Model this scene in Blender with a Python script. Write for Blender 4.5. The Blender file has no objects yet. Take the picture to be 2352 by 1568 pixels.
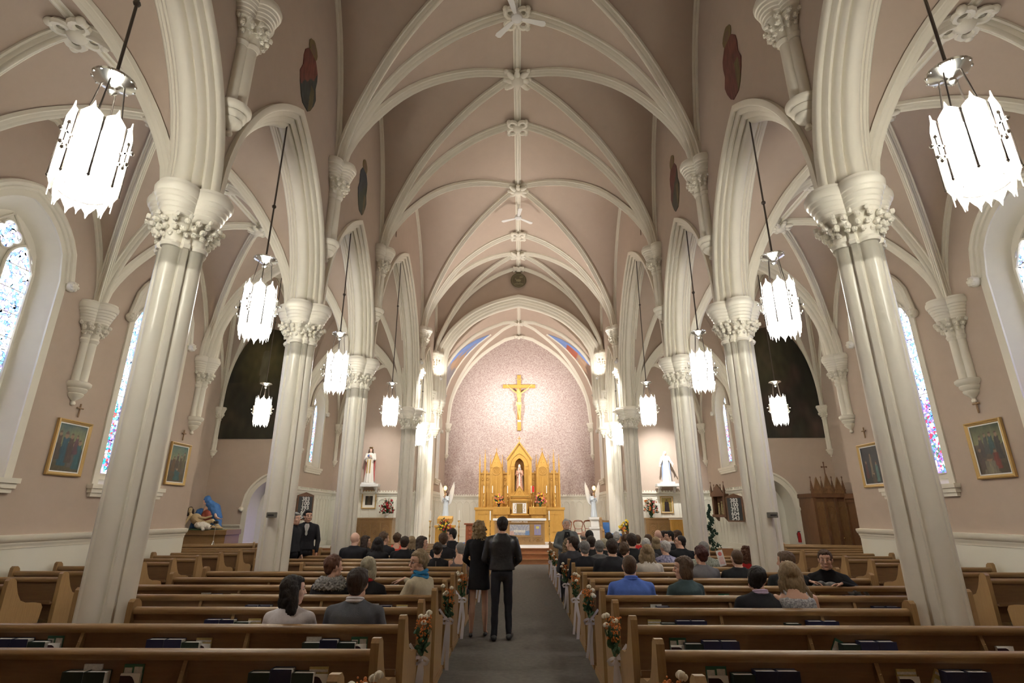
import bpy, math, random
from mathutils import Vector, Matrix, Quaternion, noise
PI = math.pi
sc = bpy.context.scene
COL = sc.collection
# ------------------------------------------------------------------ camera
F_PX, PITCH, YAW, CAMX, CAMH = 1219.0, 0.3149, 0.0145, 0.024, 1.75
cam = bpy.data.cameras.new('camera')
cam.sensor_width = 36.0
cam.lens = 36.0 * F_PX / 2352.0
cam.clip_start = 0.05
cam.clip_end = 200
co = bpy.data.objects.new('camera', cam)
COL.objects.link(co)
co.location = (CAMX, 0.0, CAMH)
co.rotation_euler = (PI / 2 + PITCH, 0, YAW)
sc.camera = co
# ------------------------------------------------------------------ world, exposure
w = bpy.data.worlds.new('world')
sc.world = w
w.use_nodes = True
w.node_tree.nodes['Background'].inputs[0].default_value = (0.75, 0.82, 1.0, 1)
w.node_tree.nodes['Background'].inputs[1].default_value = 0.6
vs = sc.view_settings
vs.view_transform = 'Standard'
vs.look = 'None'
vs.exposure = 1.15
vs.gamma = 1.0
vs.use_curve_mapping = False
LAMP = 80.0          # emission of the chandelier cores
SPOT = 1.0


def spot_light(name, loc, target, power, angle, blend=0.6, size=0.05, color=(1, 0.93, 0.84)):
    l = bpy.data.lights.new(name, 'SPOT')
    l.energy = power * SPOT
    l.spot_size = math.radians(angle)
    l.spot_blend = blend
    l.shadow_soft_size = size
    l.color = color
    o = bpy.data.objects.new(name, l)
    o.location = loc
    d = Vector(target) - Vector(loc)
    o.rotation_euler = d.to_track_quat('-Z', 'Y').to_euler()
    COL.objects.link(o)
    return o


spot_light('apse_spotlight_beam', (-3.25, 23.75, 6.9), (0.3, 28, 6.6), 300, 120, 1.0, color=(1, 0.95, 0.9))
spot_light('apse_spotlight_beam', (3.25, 23.75, 6.9), (-0.3, 28, 6.6), 300, 120, 1.0, color=(1, 0.95, 0.9))
spot_light('crucifix_spotlight_beam', (-3.2, 23.8, 6.8), (0.0, 27.9, 7.4), 260, 48, 1.0, color=(1, 0.96, 0.92))
spot_light('crucifix_spotlight_beam', (3.2, 23.8, 6.8), (0.0, 27.9, 7.4), 260, 48, 1.0, color=(1, 0.96, 0.92))
spot_light('chancel_uplight_beam', (-3.3, 23.7, 7.0), (0.5, 26.0, 11.2), 150, 130, 1.0, color=(1, 0.94, 0.9))
spot_light('chancel_uplight_beam', (3.3, 23.7, 7.0), (-0.5, 26.0, 11.2), 150, 130, 1.0, color=(1, 0.94, 0.9))
spot_light('altar_spotlight_beam', (-0.9, 23.7, 9.0), (0, 27, 3.2), 430, 50, 0.9, color=(1, 0.88, 0.7))
spot_light('statue_spotlight_beam', (-5.3, 20.1, 6.6), (-6.35, 23.5, 3.9), 260, 46, 1.0, color=(1, .97, .94))
spot_light('statue_spotlight_beam', (5.2, 20.1, 6.6), (6.2, 23.5, 3.8), 800, 44, 1.0, color=(1, .98, .96))
spot_light('sanctuary_spotlight_beam', (-3.45, 19.15, 7.1), (-2.0, 24.5, 1.0), 420, 100, 1.0, color=(1, .95, .9))
spot_light('sanctuary_spotlight_beam', (3.45, 19.15, 7.1), (2.0, 24.5, 1.0), 420, 100, 1.0, color=(1, .95, .9))
spot_light('capital_spotlight_beam', (-3.3, 22.35, 7.45), (-3.75, 22.95, 9.2), 30, 110, 1.0)
spot_light('capital_spotlight_beam', (3.3, 22.35, 7.45), (3.75, 22.95, 9.2), 36, 110, 1.0)
spot_light('nave_uplight_beam', (-3.5, 19.3, 7.3), (0.8, 18.2, 12.8), 240, 95, 1.0, color=(1, 0.93, 0.88))
spot_light('nave_uplight_beam', (3.5, 19.3, 7.3), (-0.8, 18.2, 12.8), 240, 95, 1.0, color=(1, 0.93, 0.88))

# ------------------------------------------------------------------ materials
M = {}


def mat(name, col, rough=0.6, metal=0.0, spec=0.4, noise_amt=0.0, nscale=8.0, bump=0.0, bscale=60.0,
        stretch=(1, 1, 1), col2=None, emis=None, estr=0.0, coat=0.0):
    m = bpy.data.materials.new(name)
    m.use_nodes = True
    nt = m.node_tree
    N, L = nt.nodes, nt.links
    b = N['Principled BSDF']
    b.inputs['Base Color'].default_value = (*col, 1)
    b.inputs['Roughness'].default_value = rough
    b.inputs['Metallic'].default_value = metal
    b.inputs['Specular IOR Level'].default_value = spec
    b.inputs['Coat Weight'].default_value = coat
    tc = mp = None
    if noise_amt or bump or col2:
        tc = N.new('ShaderNodeTexCoord')
        mp = N.new('ShaderNodeMapping')
        mp.inputs['Scale'].default_value = stretch
        L.new(tc.outputs['Object'], mp.inputs['Vector'])
    if noise_amt or col2:
        n = N.new('ShaderNodeTexNoise')
        n.inputs['Scale'].default_value = nscale
        n.inputs['Detail'].default_value = 5
        n.inputs['Roughness'].default_value = 0.65
        L.new(mp.outputs[0], n.inputs['Vector'])
        r = N.new('ShaderNodeValToRGB')
        c2 = col2 if col2 else tuple(c * (1 - noise_amt) for c in col)
        r.color_ramp.elements[0].position = 0.32
        r.color_ramp.elements[1].position = 0.68
        r.color_ramp.elements[0].color = (*c2, 1)
        r.color_ramp.elements[1].color = (*col, 1)
        L.new(n.outputs['Fac'], r.inputs[0])
        L.new(r.outputs[0], b.inputs['Base Color'])
    if bump:
        n2 = N.new('ShaderNodeTexNoise')
        n2.inputs['Scale'].default_value = bscale
        n2.inputs['Detail'].default_value = 3
        L.new(mp.outputs[0], n2.inputs['Vector'])
        bp = N.new('ShaderNodeBump')
        bp.inputs['Strength'].default_value = bump
        bp.inputs['Distance'].default_value = 0.01
        L.new(n2.outputs['Fac'], bp.inputs['Height'])
        L.new(bp.outputs[0], b.inputs['Normal'])
    if emis:
        b.inputs['Emission Color'].default_value = (*emis, 1)
        b.inputs['Emission Strength'].default_value = estr
    M[name] = m
    return m


def mat_attr(name, rough=0.5, emis=0.0, spec=0.3):
    m = bpy.data.materials.new(name)
    m.use_nodes = True
    N, L = m.node_tree.nodes, m.node_tree.links
    b = N['Principled BSDF']
    b.inputs['Roughness'].default_value = rough
    b.inputs['Specular IOR Level'].default_value = spec
    a = N.new('ShaderNodeAttribute')
    a.attribute_name = 'art'
    L.new(a.outputs['Color'], b.inputs['Base Color'])
    if emis:
        L.new(a.outputs['Color'], b.inputs['Emission Color'])
        b.inputs['Emission Strength'].default_value = emis
    M[name] = m
    return m


mat('plaster', (0.52, 0.42, 0.34), 0.85, spec=0.2, noise_amt=0.05, nscale=3)
mat('cream', (0.83, 0.785, 0.67), 0.45, spec=0.4, noise_amt=0.03, nscale=5)
mat('cream_gloss', (0.84, 0.80, 0.70), 0.28, spec=0.5, noise_amt=0.04, nscale=4)
mat('white_paint', (0.80, 0.78, 0.68), 0.4)
mat('carpet', (0.155, 0.14, 0.125), 0.95, spec=0.05, col2=(0.115, 0.105, 0.095), nscale=14, bump=0.5, bscale=300)
mat('oak', (0.29, 0.172, 0.07), 0.38, spec=0.45, col2=(0.215, 0.12, 0.048), nscale=5, stretch=(1, 14, 14), bump=0.05, bscale=20)
mat('oak_end', (0.34, 0.205, 0.085), 0.38, spec=0.45, col2=(0.27, 0.155, 0.062), nscale=5, stretch=(14, 14, 1))
mat('oak_panel', (0.20, 0.11, 0.048), 0.5, spec=0.35, col2=(0.17, 0.09, 0.042), nscale=4, stretch=(1, 10, 10))
mat('gold_oak', (0.62, 0.36, 0.085), 0.4, spec=0.4, col2=(0.52, 0.29, 0.06), nscale=6, stretch=(8, 8, 1))
mat('gold_oak_dark', (0.36, 0.19, 0.05), 0.5, spec=0.3)
mat('walnut', (0.17, 0.078, 0.035), 0.45, col2=(0.11, 0.05, 0.024), nscale=5, stretch=(8, 8, 1))
mat('red_wood', (0.26, 0.075, 0.03), 0.3, col2=(0.18, 0.05, 0.02), nscale=6, coat=0.3)
mat('step_wood', (0.38, 0.17, 0.07), 0.4, col2=(0.28, 0.12, 0.05), nscale=6, stretch=(1, 8, 8))
mat('brass', (0.75, 0.52, 0.2), 0.25, metal=1.0)
mat('bronze', (0.12, 0.10, 0.085), 0.45, metal=0.6)
mat('silver', (0.75, 0.75, 0.72), 0.2, metal=1.0)
mat('black', (0.03, 0.03, 0.032), 0.5)
mat('white', (0.8, 0.79, 0.76), 0.5)
mat('wax', (0.85, 0.82, 0.74), 0.5)
mat('gilt', (0.55, 0.36, 0.13), 0.4, metal=0.3, spec=0.5, bump=0.3, bscale=80)
mat_attr('painting', 0.45)
mat('dark_void', (0.02, 0.018, 0.016), 0.9)
mat('foliage', (0.06, 0.13, 0.05), 0.6, col2=(0.03, 0.07, 0.03), nscale=20)
mat('red_flower', (0.42, 0.02, 0.03), 0.6)
mat('white_flower', (0.82, 0.76, 0.62), 0.6)
mat('orange_flower', (0.75, 0.26, 0.06), 0.6, col2=(0.55, 0.17, 0.04), nscale=40)
mat('yellow_flower', (0.85, 0.62, 0.05), 0.6)
mat('pink_flower', (0.75, 0.22, 0.2), 0.6)
mat('ribbon', (0.80, 0.77, 0.84), 0.3, spec=0.6)


def damask():
    m = bpy.data.materials.new('damask_wallpaper')
    m.use_nodes = True
    N, L = m.node_tree.nodes, m.node_tree.links
    b = N['Principled BSDF']
    b.inputs['Roughness'].default_value = 0.6
    tc = N.new('ShaderNodeTexCoord')
    n = N.new('ShaderNodeTexNoise')
    n.inputs['Scale'].default_value = 17.0
    n.inputs['Detail'].default_value = 3
    n.inputs['Distortion'].default_value = 1.5
    L.new(tc.outputs['Object'], n.inputs['Vector'])
    r = N.new('ShaderNodeValToRGB')
    r.color_ramp.elements[0].position = 0.44
    r.color_ramp.elements[1].position = 0.56
    r.color_ramp.elements[0].color = (0.43, 0.31, 0.28, 1)
    r.color_ramp.elements[1].color = (0.64, 0.545, 0.50, 1)
    L.new(n.outputs['Fac'], r.inputs[0])
    L.new(r.outputs[0], b.inputs['Base Color'])
    M['damask'] = m


damask()


def stained(name, seed, low, strength=2.2):
    m = bpy.data.materials.new(name)
    m.use_nodes = True
    N, L = m.node_tree.nodes, m.node_tree.links
    N.clear()
    out = N.new('ShaderNodeOutputMaterial')
    tc = N.new('ShaderNodeTexCoord')
    mp = N.new('ShaderNodeMapping')
    mp.inputs['Location'].default_value = (seed, seed * 1.7, seed * 0.3)
    L.new(tc.outputs['Object'], mp.inputs['Vector'])
    vo = N.new('ShaderNodeTexVoronoi')
    vo.inputs['Scale'].default_value = 21
    L.new(mp.outputs[0], vo.inputs['Vector'])
    sep = N.new('ShaderNodeSeparateColor')
    L.new(vo.outputs['Color'], sep.inputs[0])

    def ramp(cols):
        r = N.new('ShaderNodeValToRGB')
        r.color_ramp.interpolation = 'CONSTANT'
        e = r.color_ramp.elements
        while len(e) < len(cols):
            e.new(0.5)
        for i, c in enumerate(cols):
            e[i].position = i / len(cols)
            e[i].color = (*c, 1)
        L.new(sep.outputs[0], r.inputs[0])
        return r
    up = ramp([(0.9, 0.95, 1.0), (0.15, 0.25, 0.95), (0.95, 0.97, 0.9), (0.9, 0.95, 1.0), (1.0, 0.98, 0.95), (0.12, 0.25, 0.9), (0.8, 0.9, 1.0), (0.35, 0.3, 0.9), (0.9, 0.93, 1.0), (0.2, 0.5, 0.95)])
    lo = ramp(low)
    sp = N.new('ShaderNodeSeparateXYZ')
    L.new(tc.outputs['Object'], sp.inputs[0])
    mr = N.new('ShaderNodeMapRange')
    mr.inputs['From Min'].default_value = 1.6
    mr.inputs['From Max'].default_value = 1.9
    L.new(sp.outputs['Z'], mr.inputs['Value'])
    mx = N.new('ShaderNodeMix')
    mx.data_type = 'RGBA'
    L.new(mr.outputs[0], mx.inputs[0])
    L.new(lo.outputs[0], mx.inputs[6])
    L.new(up.outputs[0], mx.inputs[7])
    ve = N.new('ShaderNodeTexVoronoi')
    ve.feature = 'DISTANCE_TO_EDGE'
    ve.inputs['Scale'].default_value = 21
    L.new(mp.outputs[0], ve.inputs['Vector'])
    gt = N.new('ShaderNodeMath')
    gt.operation = 'GREATER_THAN'
    gt.inputs[1].default_value = 0.045
    L.new(ve.outputs['Distance'], gt.inputs[0])
    mu = N.new('ShaderNodeMath')
    mu.operation = 'MULTIPLY'
    mu.inputs[1].default_value = strength
    L.new(gt.outputs[0], mu.inputs[0])
    em = N.new('ShaderNodeEmission')
    L.new(mx.outputs[2], em.inputs[0])
    L.new(mu.outputs[0], em.inputs[1])
    L.new(em.outputs[0], out.inputs[0])
    M[name] = m


stained('stained_violet', 3.1, [(0.25, 0.15, 0.7), (0.5, 0.4, 0.9), (0.02, 0.25, 0.3), (0.8, 0.85, 0.95), (0.1, 0.35, 0.4), (0.45, 0.06, 0.05), (0.08, 0.06, 0.15), (0.3, 0.5, 0.6)])
stained('stained_red', 8.7, [(0.5, 0.03, 0.06), (0.1, 0.15, 0.8), (0.7, 0.75, 0.95), (0.3, 0.15, 0.7), (0.05, 0.12, 0.1), (0.15, 0.1, 0.5), (0.08, 0.2, 0.7), (0.7, 0.78, 0.85)])


def lamp_mats():
    m = bpy.data.materials.new('lamp_core')
    m.use_nodes = True
    b = m.node_tree.nodes['Principled BSDF']
    b.inputs['Base Color'].default_value = (1, 1, 1, 1)
    b.inputs['Emission Color'].default_value = (1.0, 0.96, 0.87, 1)
    b.inputs['Emission Strength'].default_value = LAMP
    M['lamp_core'] = m
    m = bpy.data.materials.new('lamp_glass')
    m.use_nodes = True
    N, L = m.node_tree.nodes, m.node_tree.links
    N.clear()
    out = N.new('ShaderNodeOutputMaterial')
    tr = N.new('ShaderNodeBsdfTransparent')
    tr.inputs[0].default_value = (1.0, 1.0, 0.99, 1)
    tl = N.new('ShaderNodeBsdfTranslucent')
    tl.inputs[0].default_value = (0.96, 0.97, 0.95, 1)
    gl = N.new('ShaderNodeBsdfGlossy')
    gl.inputs[0].default_value = (0.8, 0.85, 0.83, 1)
    gl.inputs[1].default_value = 0.25
    a = N.new('ShaderNodeMixShader')
    a.inputs[0].default_value = 0.55
    L.new(tr.outputs[0], a.inputs[1])
    L.new(tl.outputs[0], a.inputs[2])
    c = N.new('ShaderNodeMixShader')
    c.inputs[0].default_value = 0.10
    L.new(a.outputs[0], c.inputs[1])
    L.new(gl.outputs[0], c.inputs[2])
    L.new(c.outputs[0], out.inputs[0])
    M['lamp_glass'] = m


lamp_mats()


# ------------------------------------------------------------------ mesh builder
class MB:
    def __init__(s):
        s.v = []
        s.f = []

    def n(s):
        return len(s.v)

    def tr(s, m, start=0):
        for i in range(start, len(s.v)):
            s.v[i] = tuple(m @ Vector(s.v[i]))
        return s

    def box(s, x0, y0, z0, x1, y1, z1, ch=0.0):
        if ch > 0:
            c = min(ch, (x1 - x0) / 2.1, (y1 - y0) / 2.1, (z1 - z0) / 2.1)
            lv = [(z0, c), (z0 + c, 0), (z1 - c, 0), (z1, c)]
            rings = []
            for z, k in lv:
                a, b, d, e = x0 + k, x1 - k, y0 + k, y1 - k
                rings.append([(a + c, d, z), (b - c, d, z), (b, d + c, z), (b, e - c, z), (b - c, e, z), (a + c, e, z), (a, e - c, z), (a, d + c, z)])
            return s.loft(rings)
        k = s.n()
        s.v += [(x0, y0, z0), (x1, y0, z0), (x1, y1, z0), (x0, y1, z0), (x0, y0, z1), (x1, y0, z1), (x1, y1, z1), (x0, y1, z1)]
        s.f += [tuple(k + i for i in q) for q in ((3, 2, 1, 0), (4, 5, 6, 7), (0, 1, 5, 4), (1, 2, 6, 5), (2, 3, 7, 6), (3, 0, 4, 7))]
        return s

    def loft(s, rings, caps=True, closed=False):
        k = s.n()
        m = len(rings[0])
        for r in rings:
            s.v += [tuple(p) for p in r]
        R = len(rings)
        for i in range(R if closed else R - 1):
            a, b = k + i * m, k + ((i + 1) % R) * m
            for j in range(m):
                j2 = (j + 1) % m
                s.f.append((a + j, a + j2, b + j2, b + j))
        if caps and not closed:
            s.f.append(tuple(k + j for j in reversed(range(m))))
            s.f.append(tuple(k + (R - 1) * m + j for j in range(m)))
        return s

    def strip(s, A, B):
        k = s.n()
        s.v += [tuple(p) for p in A] + [tuple(p) for p in B]
        n = len(A)
        for i in range(n - 1):
            s.f.append((k + i, k + i + 1, k + n + i + 1, k + n + i))
        return s

    def prism(s, poly, lo, hi, axis='y'):
        def P(a, b, t):
            return {'y': (a, t, b), 'x': (t, a, b), 'z': (a, b, t)}[axis]
        k = s.n()
        m = len(poly)
        s.v += [P(a, b, lo) for a, b in poly] + [P(a, b, hi) for a, b in poly]
        s.f.append(tuple(k + j for j in range(m)))
        s.f.append(tuple(k + m + j for j in reversed(range(m))))
        for j in range(m):
            j2 = (j + 1) % m
            s.f.append((k + j2, k + j, k + m + j, k + m + j2))
        return s

    def lathe(s, prof, c=(0, 0, 0), n=16, sx=1, sy=1):
        rings = []
        for r, z in prof:
            r = max(r, 1e-4)
            rings.append([(c[0] + sx * r * math.cos(2 * PI * j / n), c[1] + sy * r * math.sin(2 * PI * j / n), c[2] + z) for j in range(n)])
        return s.loft(rings)

    def ell(s, c, r, n=12, m=8, rot=None):
        if not hasattr(r, '__len__'):
            r = (r, r, r)
        k = s.n()
        rings = []
        for i in range(m + 1):
            a = PI * i / m
            q = max(math.sin(a), 1e-3)
            rings.append([(q * math.cos(2 * PI * j / n) * r[0], q * math.sin(2 * PI * j / n) * r[1], -math.cos(a) * r[2]) for j in range(n)])
        s.loft(rings)
        mt = Matrix.Translation(c)
        if rot is not None:
            mt = mt @ (rot if isinstance(rot, Matrix) else Matrix.Rotation(rot[0], 4, 'X') @ Matrix.Rotation(rot[1], 4, 'Y') @ Matrix.Rotation(rot[2], 4, 'Z'))
        s.tr(mt, k)
        return s

    def tube(s, path, r, n=8, flat=1.0, up=None):
        P = [Vector(p) for p in path]
        rs = r if hasattr(r, '__len__') else [r] * len(P)
        T = []
        for i in range(len(P)):
            a = P[max(i - 1, 0)]
            b = P[min(i + 1, len(P) - 1)]
            t = (b - a)
            T.append(t.normalized() if t.length > 1e-9 else Vector((0, 0, 1)))
        u = Vector(up) if up else (Vector((0, 0, 1)) if abs(T[0].z) < 0.9 else Vector((1, 0, 0)))
        rings = []
        for i in range(len(P)):
            sd = T[i].cross(u)
            if sd.length < 1e-6:
                sd = Vector((1, 0, 0))
            sd.normalize()
            u2 = sd.cross(T[i]).normalized()
            u = u2
            rings.append([P[i] + (sd * math.cos(2 * PI * j / n) + u2 * math.sin(2 * PI * j / n) * flat) * rs[i] for j in range(n)])
        return s.loft(rings)

    def cap(s, p0, r0, p1, r1, n=10):
        p0, p1 = Vector(p0), Vector(p1)
        d = p1 - p0
        L = d.length
        if L < 1e-6:
            return s.ell(p0, r0, n, 6)
        prof = [(r0 * math.cos(a), -r0 * math.sin(a)) for a in (PI / 2 * .98, PI / 3, PI / 6)] + [(r0, 0), (r1, L)] + [(r1 * math.cos(a), L + r1 * math.sin(a)) for a in (PI / 6, PI / 3, PI / 2 * .98)]
        k = s.n()
        s.lathe(prof, n=n)
        q = Vector((0, 0, 1)).rotation_difference(d)
        s.tr(Matrix.Translation(p0) @ q.to_matrix().to_4x4(), k)
        return s

    def sweep(s, path, B, prof, inward):
        """profile (w along B, d along inward normal) swept along path; B const, inward(i)->Vector"""
        P = [Vector(p) for p in path]
        B = Vector(B).normalized()
        rings = []
        for i in range(len(P)):
            a = P[max(i - 1, 0)]
            b = P[min(i + 1, len(P) - 1)]
            t = (b - a).normalized()
            nrm = t.cross(B)
            if nrm.dot(inward(i)) < 0:
                nrm = -nrm
            if 0 < i < len(P) - 1:
                t0 = (P[i] - P[i - 1]).normalized()
                t1 = (P[i + 1] - P[i]).normalized()
                c = max(math.sqrt(max((1 + t0.dot(t1)) / 2, 0)), 0.6)
                nrm = nrm / c
            rings.append([P[i] + B * w_ + nrm * d for w_, d in prof])
        return s.loft(rings)


def link_mesh(name, mb, m, smooth=40, art=None):
    me = bpy.data.meshes.new(name)
    me.from_pydata([tuple(v) for v in mb.v], [], mb.f)
    me.materials.append(M[m] if isinstance(m, str) else m)
    if art:
        ca = me.color_attributes.new('art', 'FLOAT_COLOR', 'POINT')
        for i, c in enumerate(art):
            ca.data[i].color = (*c, 1)
    me.validate()
    if smooth:
        me.polygons.foreach_set('use_smooth', [True] * len(me.polygons))
        me.set_sharp_from_angle(angle=math.radians(smooth))
    me.update()
    return me


def tag(o, label=None, cat=None, group=None, kind=None):
    if label:
        o['label'] = label
    if cat:
        o['category'] = cat
    if group:
        o['group'] = group
    if kind:
        o['kind'] = kind
    return o


def obj(name, mb, m, parent=None, label=None, cat=None, group=None, kind=None, smooth=40, art=None, world=False, loc=None, rot=None):
    me = link_mesh(name, mb, m, smooth, art) if isinstance(mb, MB) else mb
    o = bpy.data.objects.new(name, me)
    COL.objects.link(o)
    if parent is not None:
        o.parent = parent
        if world:
            p = parent
            q = Vector(p.location)
            while p.parent is not None:
                p = p.parent
                q = q + p.location
            o.location = -q
    if loc is not None:
        o.location = loc
    if rot is not None:
        o.rotation_euler = rot
    return tag(o, label, cat, group, kind)


def thing(name, label, cat, loc=(0, 0, 0), rotz=0, group=None, kind=None):
    o = bpy.data.objects.new(name, None)
    COL.objects.link(o)
    o.empty_display_size = 0.1
    o.location = loc
    o.rotation_euler = (0, 0, rotz)
    return tag(o, label, cat, group, kind)


def dup(root, loc, rotz=0, label=None, group=None, scale=None):
    r = root.copy()
    COL.objects.link(r)
    r.location = loc
    r.rotation_euler = (0, 0, rotz)
    if scale:
        r.scale = scale
    if label:
        r['label'] = label
    if group:
        r['group'] = group

    def rec(src, dst):
        for ch in list(src.children):
            c = ch.copy()
            COL.objects.link(c)
            c.parent = dst
            rec(ch, c)
    rec(root, r)
    return r


# ------------------------------------------------------------------ arch curves
def gb(t):
    T_ = [0, .2, .415, .55, .65, .75, .83, .9, .95, .98, 1.0]
    S_ = [1, .957, .853, .77, .692, .597, .50, .395, .29, .19, 0]
    t = min(abs(t), 1.0)
    for i in range(len(T_) - 1):
        if t <= T_[i + 1]:
            return S_[i] + (S_[i + 1] - S_[i]) * (t - T_[i]) / (T_[i + 1] - T_[i])
    return 0.0


CT = [0, .12, .35, .62, .83, .93, .98, 1.0]
CS = [1, .975, .91, .775, .585, .44, .31, 0.0]


def carch(t):
    t = min(abs(t), 1.0)
    for i in range(len(CT) - 1):
        if t <= CT[i + 1]:
            k = (t - CT[i]) / (CT[i + 1] - CT[i])
            # smooth interpolation through the table
            m0 = (CS[i + 1] - CS[max(i - 1, 0)]) / max(CT[i + 1] - CT[max(i - 1, 0)], 1e-6) if i else (CS[1] - CS[0]) / CT[1]
            j = min(i + 2, len(CT) - 1)
            m1 = (CS[j] - CS[i]) / (CT[j] - CT[i])
            h_ = CT[i + 1] - CT[i]
            if i == len(CT) - 2:
                return CS[i] * math.sqrt(max(0, 1 - k * k))
            return (2 * k ** 3 - 3 * k ** 2 + 1) * CS[i] + (k ** 3 - 2 * k ** 2 + k) * h_ * m0 + (-2 * k ** 3 + 3 * k ** 2) * CS[i + 1] + (k ** 3 - k ** 2) * h_ * m1
    return 0.0


GT = [0, .057, .15, .25, .35, .458, .55, .624, .70, .771, .83, .877, .92, .95, .975, .99, 1.0]
GS = [1, .988, .958, .922, .872, .807, .74, .678, .602, .513, .428, .355, .275, .21, .14, .08, 0.0]


def g(t):
    t = min(abs(t), 1.0)
    for i in range(len(GT) - 1):
        if t <= GT[i + 1]:
            k = (t - GT[i]) / (GT[i + 1] - GT[i])
            return GS[i] + (GS[i + 1] - GS[i]) * k
    return 0.0


def circ(x, a, h):
    """height at x of a pointed circular arch, half-span a, rise h"""
    R = (a * a + h * h) / (2 * a)
    if R < a:
        R = a
        return h * math.sqrt(max(1 - (x / a) ** 2, 0))
    x = min(abs(x), a)
    return math.sqrt(max(R * R - (x + R - a) ** 2, 0))


def tsamples(n):
    """samples -1..1, denser towards the ends"""
    return [math.sin(PI / 2 * (2 * i / n - 1)) * 0.35 + (2 * i / n - 1) * 0.65 for i in range(n + 1)]
# ================================================================== structure
YC = [-1.61, 2.05, 5.71, 9.37, 13.03, 19.53, 22.98]
XC = 4.06           # column line
XN = 3.80           # nave face of the arcade wall
XA = 4.32           # aisle face
XW = 8.10           # aisle outer wall
XT = 11.2           # transept outer wall
ZR = 12.86
S = dict(kind='structure')


def plane_strip(mb, to3, s0, s1, zlo, zhi, n=24, brk=()):
    ss = sorted(set([s0 + (s1 - s0) * i / n for i in range(n + 1)] + [b for b in brk if s0 < b < s1]))
    mb.strip([to3(s_, zlo(s_)) for s_ in ss], [to3(s_, zhi(s_)) for s_ in ss])


def wall(name, to3, s0, s1, z0, z1, ops=(), m='plaster'):
    mb = MB()
    edges = [s0]
    for (c, a, zs, zp, h) in ops:
        plane_strip(mb, to3, edges[-1], c - a, lambda s_: z0, lambda s_: z1, 2)
        if zs > z0:
            plane_strip(mb, to3, c - a, c + a, lambda s_: z0, lambda s_: zs, 2)
        plane_strip(mb, to3, c - a, c + a, lambda s_: zp + circ(s_ - c, a, h), lambda s_: z1, 30, (c,))
        edges.append(c + a)
    plane_strip(mb, to3, edges[-1], s1, lambda s_: z0, lambda s_: z1, 2)
    return obj(name, mb, m, **S)


# floor
mb = MB()
mb.box(-11.6, -1.9, -0.2, 11.6, 28.4, 0)
obj('floor', mb, 'carpet', **S)
# side walls of the aisles, with their windows cut out
WN = [(7.6, 0.86, 2.3, 5.67, 1.1), (11.26, 0.86, 2.3, 5.67, 1.1)]
for sg, nm in ((-1, 'wall_left'), (1, 'wall_right')):
    wall(nm, lambda s_, z: (sg * XW, s_, z), -1.7, 13.5, 0, 9.2, WN)
    wall(nm + '_chapel', lambda s_, z: (sg * XW, s_, z), 19.53, 23.6, 0, 9.2, [(21.15, 0.62, 3.5, 5.75, 0.95)])
    wall(nm + '_chapel_end', lambda s_, z: (s_, 23.6, z), min(sg * 3.9, sg * XW), max(sg * 3.9, sg * XW), 0, 9.2)
    wall(nm + '_transept', lambda s_, z: (sg * XT, s_, z), 13.5, 19.53, 0, 11)
    wall(nm + '_transept_return', lambda s_, z: (s_, 13.5, z), min(sg * XW, sg * XT), max(sg * XW, sg * XT), 0, 11)
    wall(nm + '_transept_end', lambda s_, z: (s_, 19.53, z), min(sg * XW, sg * XT), max(sg * XW, sg * XT), 0, 11,
         [(sg * 9.0, 0.6, 0.0, 1.95, 0.95)])
    wall(nm + '_chancel', lambda s_, z: (sg * 3.85, s_, z), 22.9, 28.0, 0, 12.4, [(25.2, 0.42, 3.3, 5.6, 0.7)])
wall('wall_back', lambda s_, z: (s_, -1.7, z), -8.2, 8.2, 0, 13.2)
wall('wall_apse', lambda s_, z: (s_, 28.0, z), -3.9, 3.9, 0, 12.4, m='damask')

# arcade walls above the columns
AH = 2.98           # extrados rise of an ordinary arcade arch
for sg, nm in ((-1, 'left'), (1, 'right')):
    mb = MB()
    for i in range(len(YC) - 1):
        y0, y1 = YC[i], YC[i + 1]
        yc, a = (y0 + y1) / 2, (y1 - y0) / 2
        h = 4.72 if i == 4 else AH
        zx = lambda s_: 5.45 + circ(s_ - yc, a - 0.01, h)
        plane_strip(mb, lambda s_, z: (sg * XN, s_, z), y0, y1, zx, lambda s_: 12.95, 40, (yc,))
        plane_strip(mb, lambda s_, z: (sg * XA, s_, z), y0, y1, zx, lambda s_: 12.95, 40, (yc,))
    obj('wall_arcade_' + nm, mb, 'plaster', **S)

# cross walls of the aisles at the crossing (above the transverse arches)
for sg, nm in ((-1, 'left'), (1, 'right')):
    for k, y in enumerate((13.03, 19.53)):
        mb = MB()
        c, a = sg * (XA + XW) / 2, (XW - XA) / 2
        for dy in (-0.14, 0.14):
            plane_strip(mb, lambda s_, z: (s_, y + dy, z), c - a, c + a, lambda s_: 5.45 + circ(s_ - c, a, 2.95), lambda s_: 10.6, 30, (c,))
        obj('wall_aisle_cross_' + nm, mb, 'plaster', **S)
# chancel arch wall
mb = MB()
for y in (22.8, 23.45):
    ext = lambda s_: (7.5 + 3.84 * carch(s_ / 3.62)) if abs(s_) < 3.62 else 5.5
    plane_strip(mb, lambda s_, z: (s_, y, z), -3.85, 3.85, lambda s_: ext(s_) if y < 23 else min(ext(s_), 6.28 + 4.95 * gb(s_ / 3.85)), lambda s_: 13.0, 60, (0, 3.62, -3.62))
obj('wall_chancel_arch', mb, 'plaster', **S)


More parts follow.
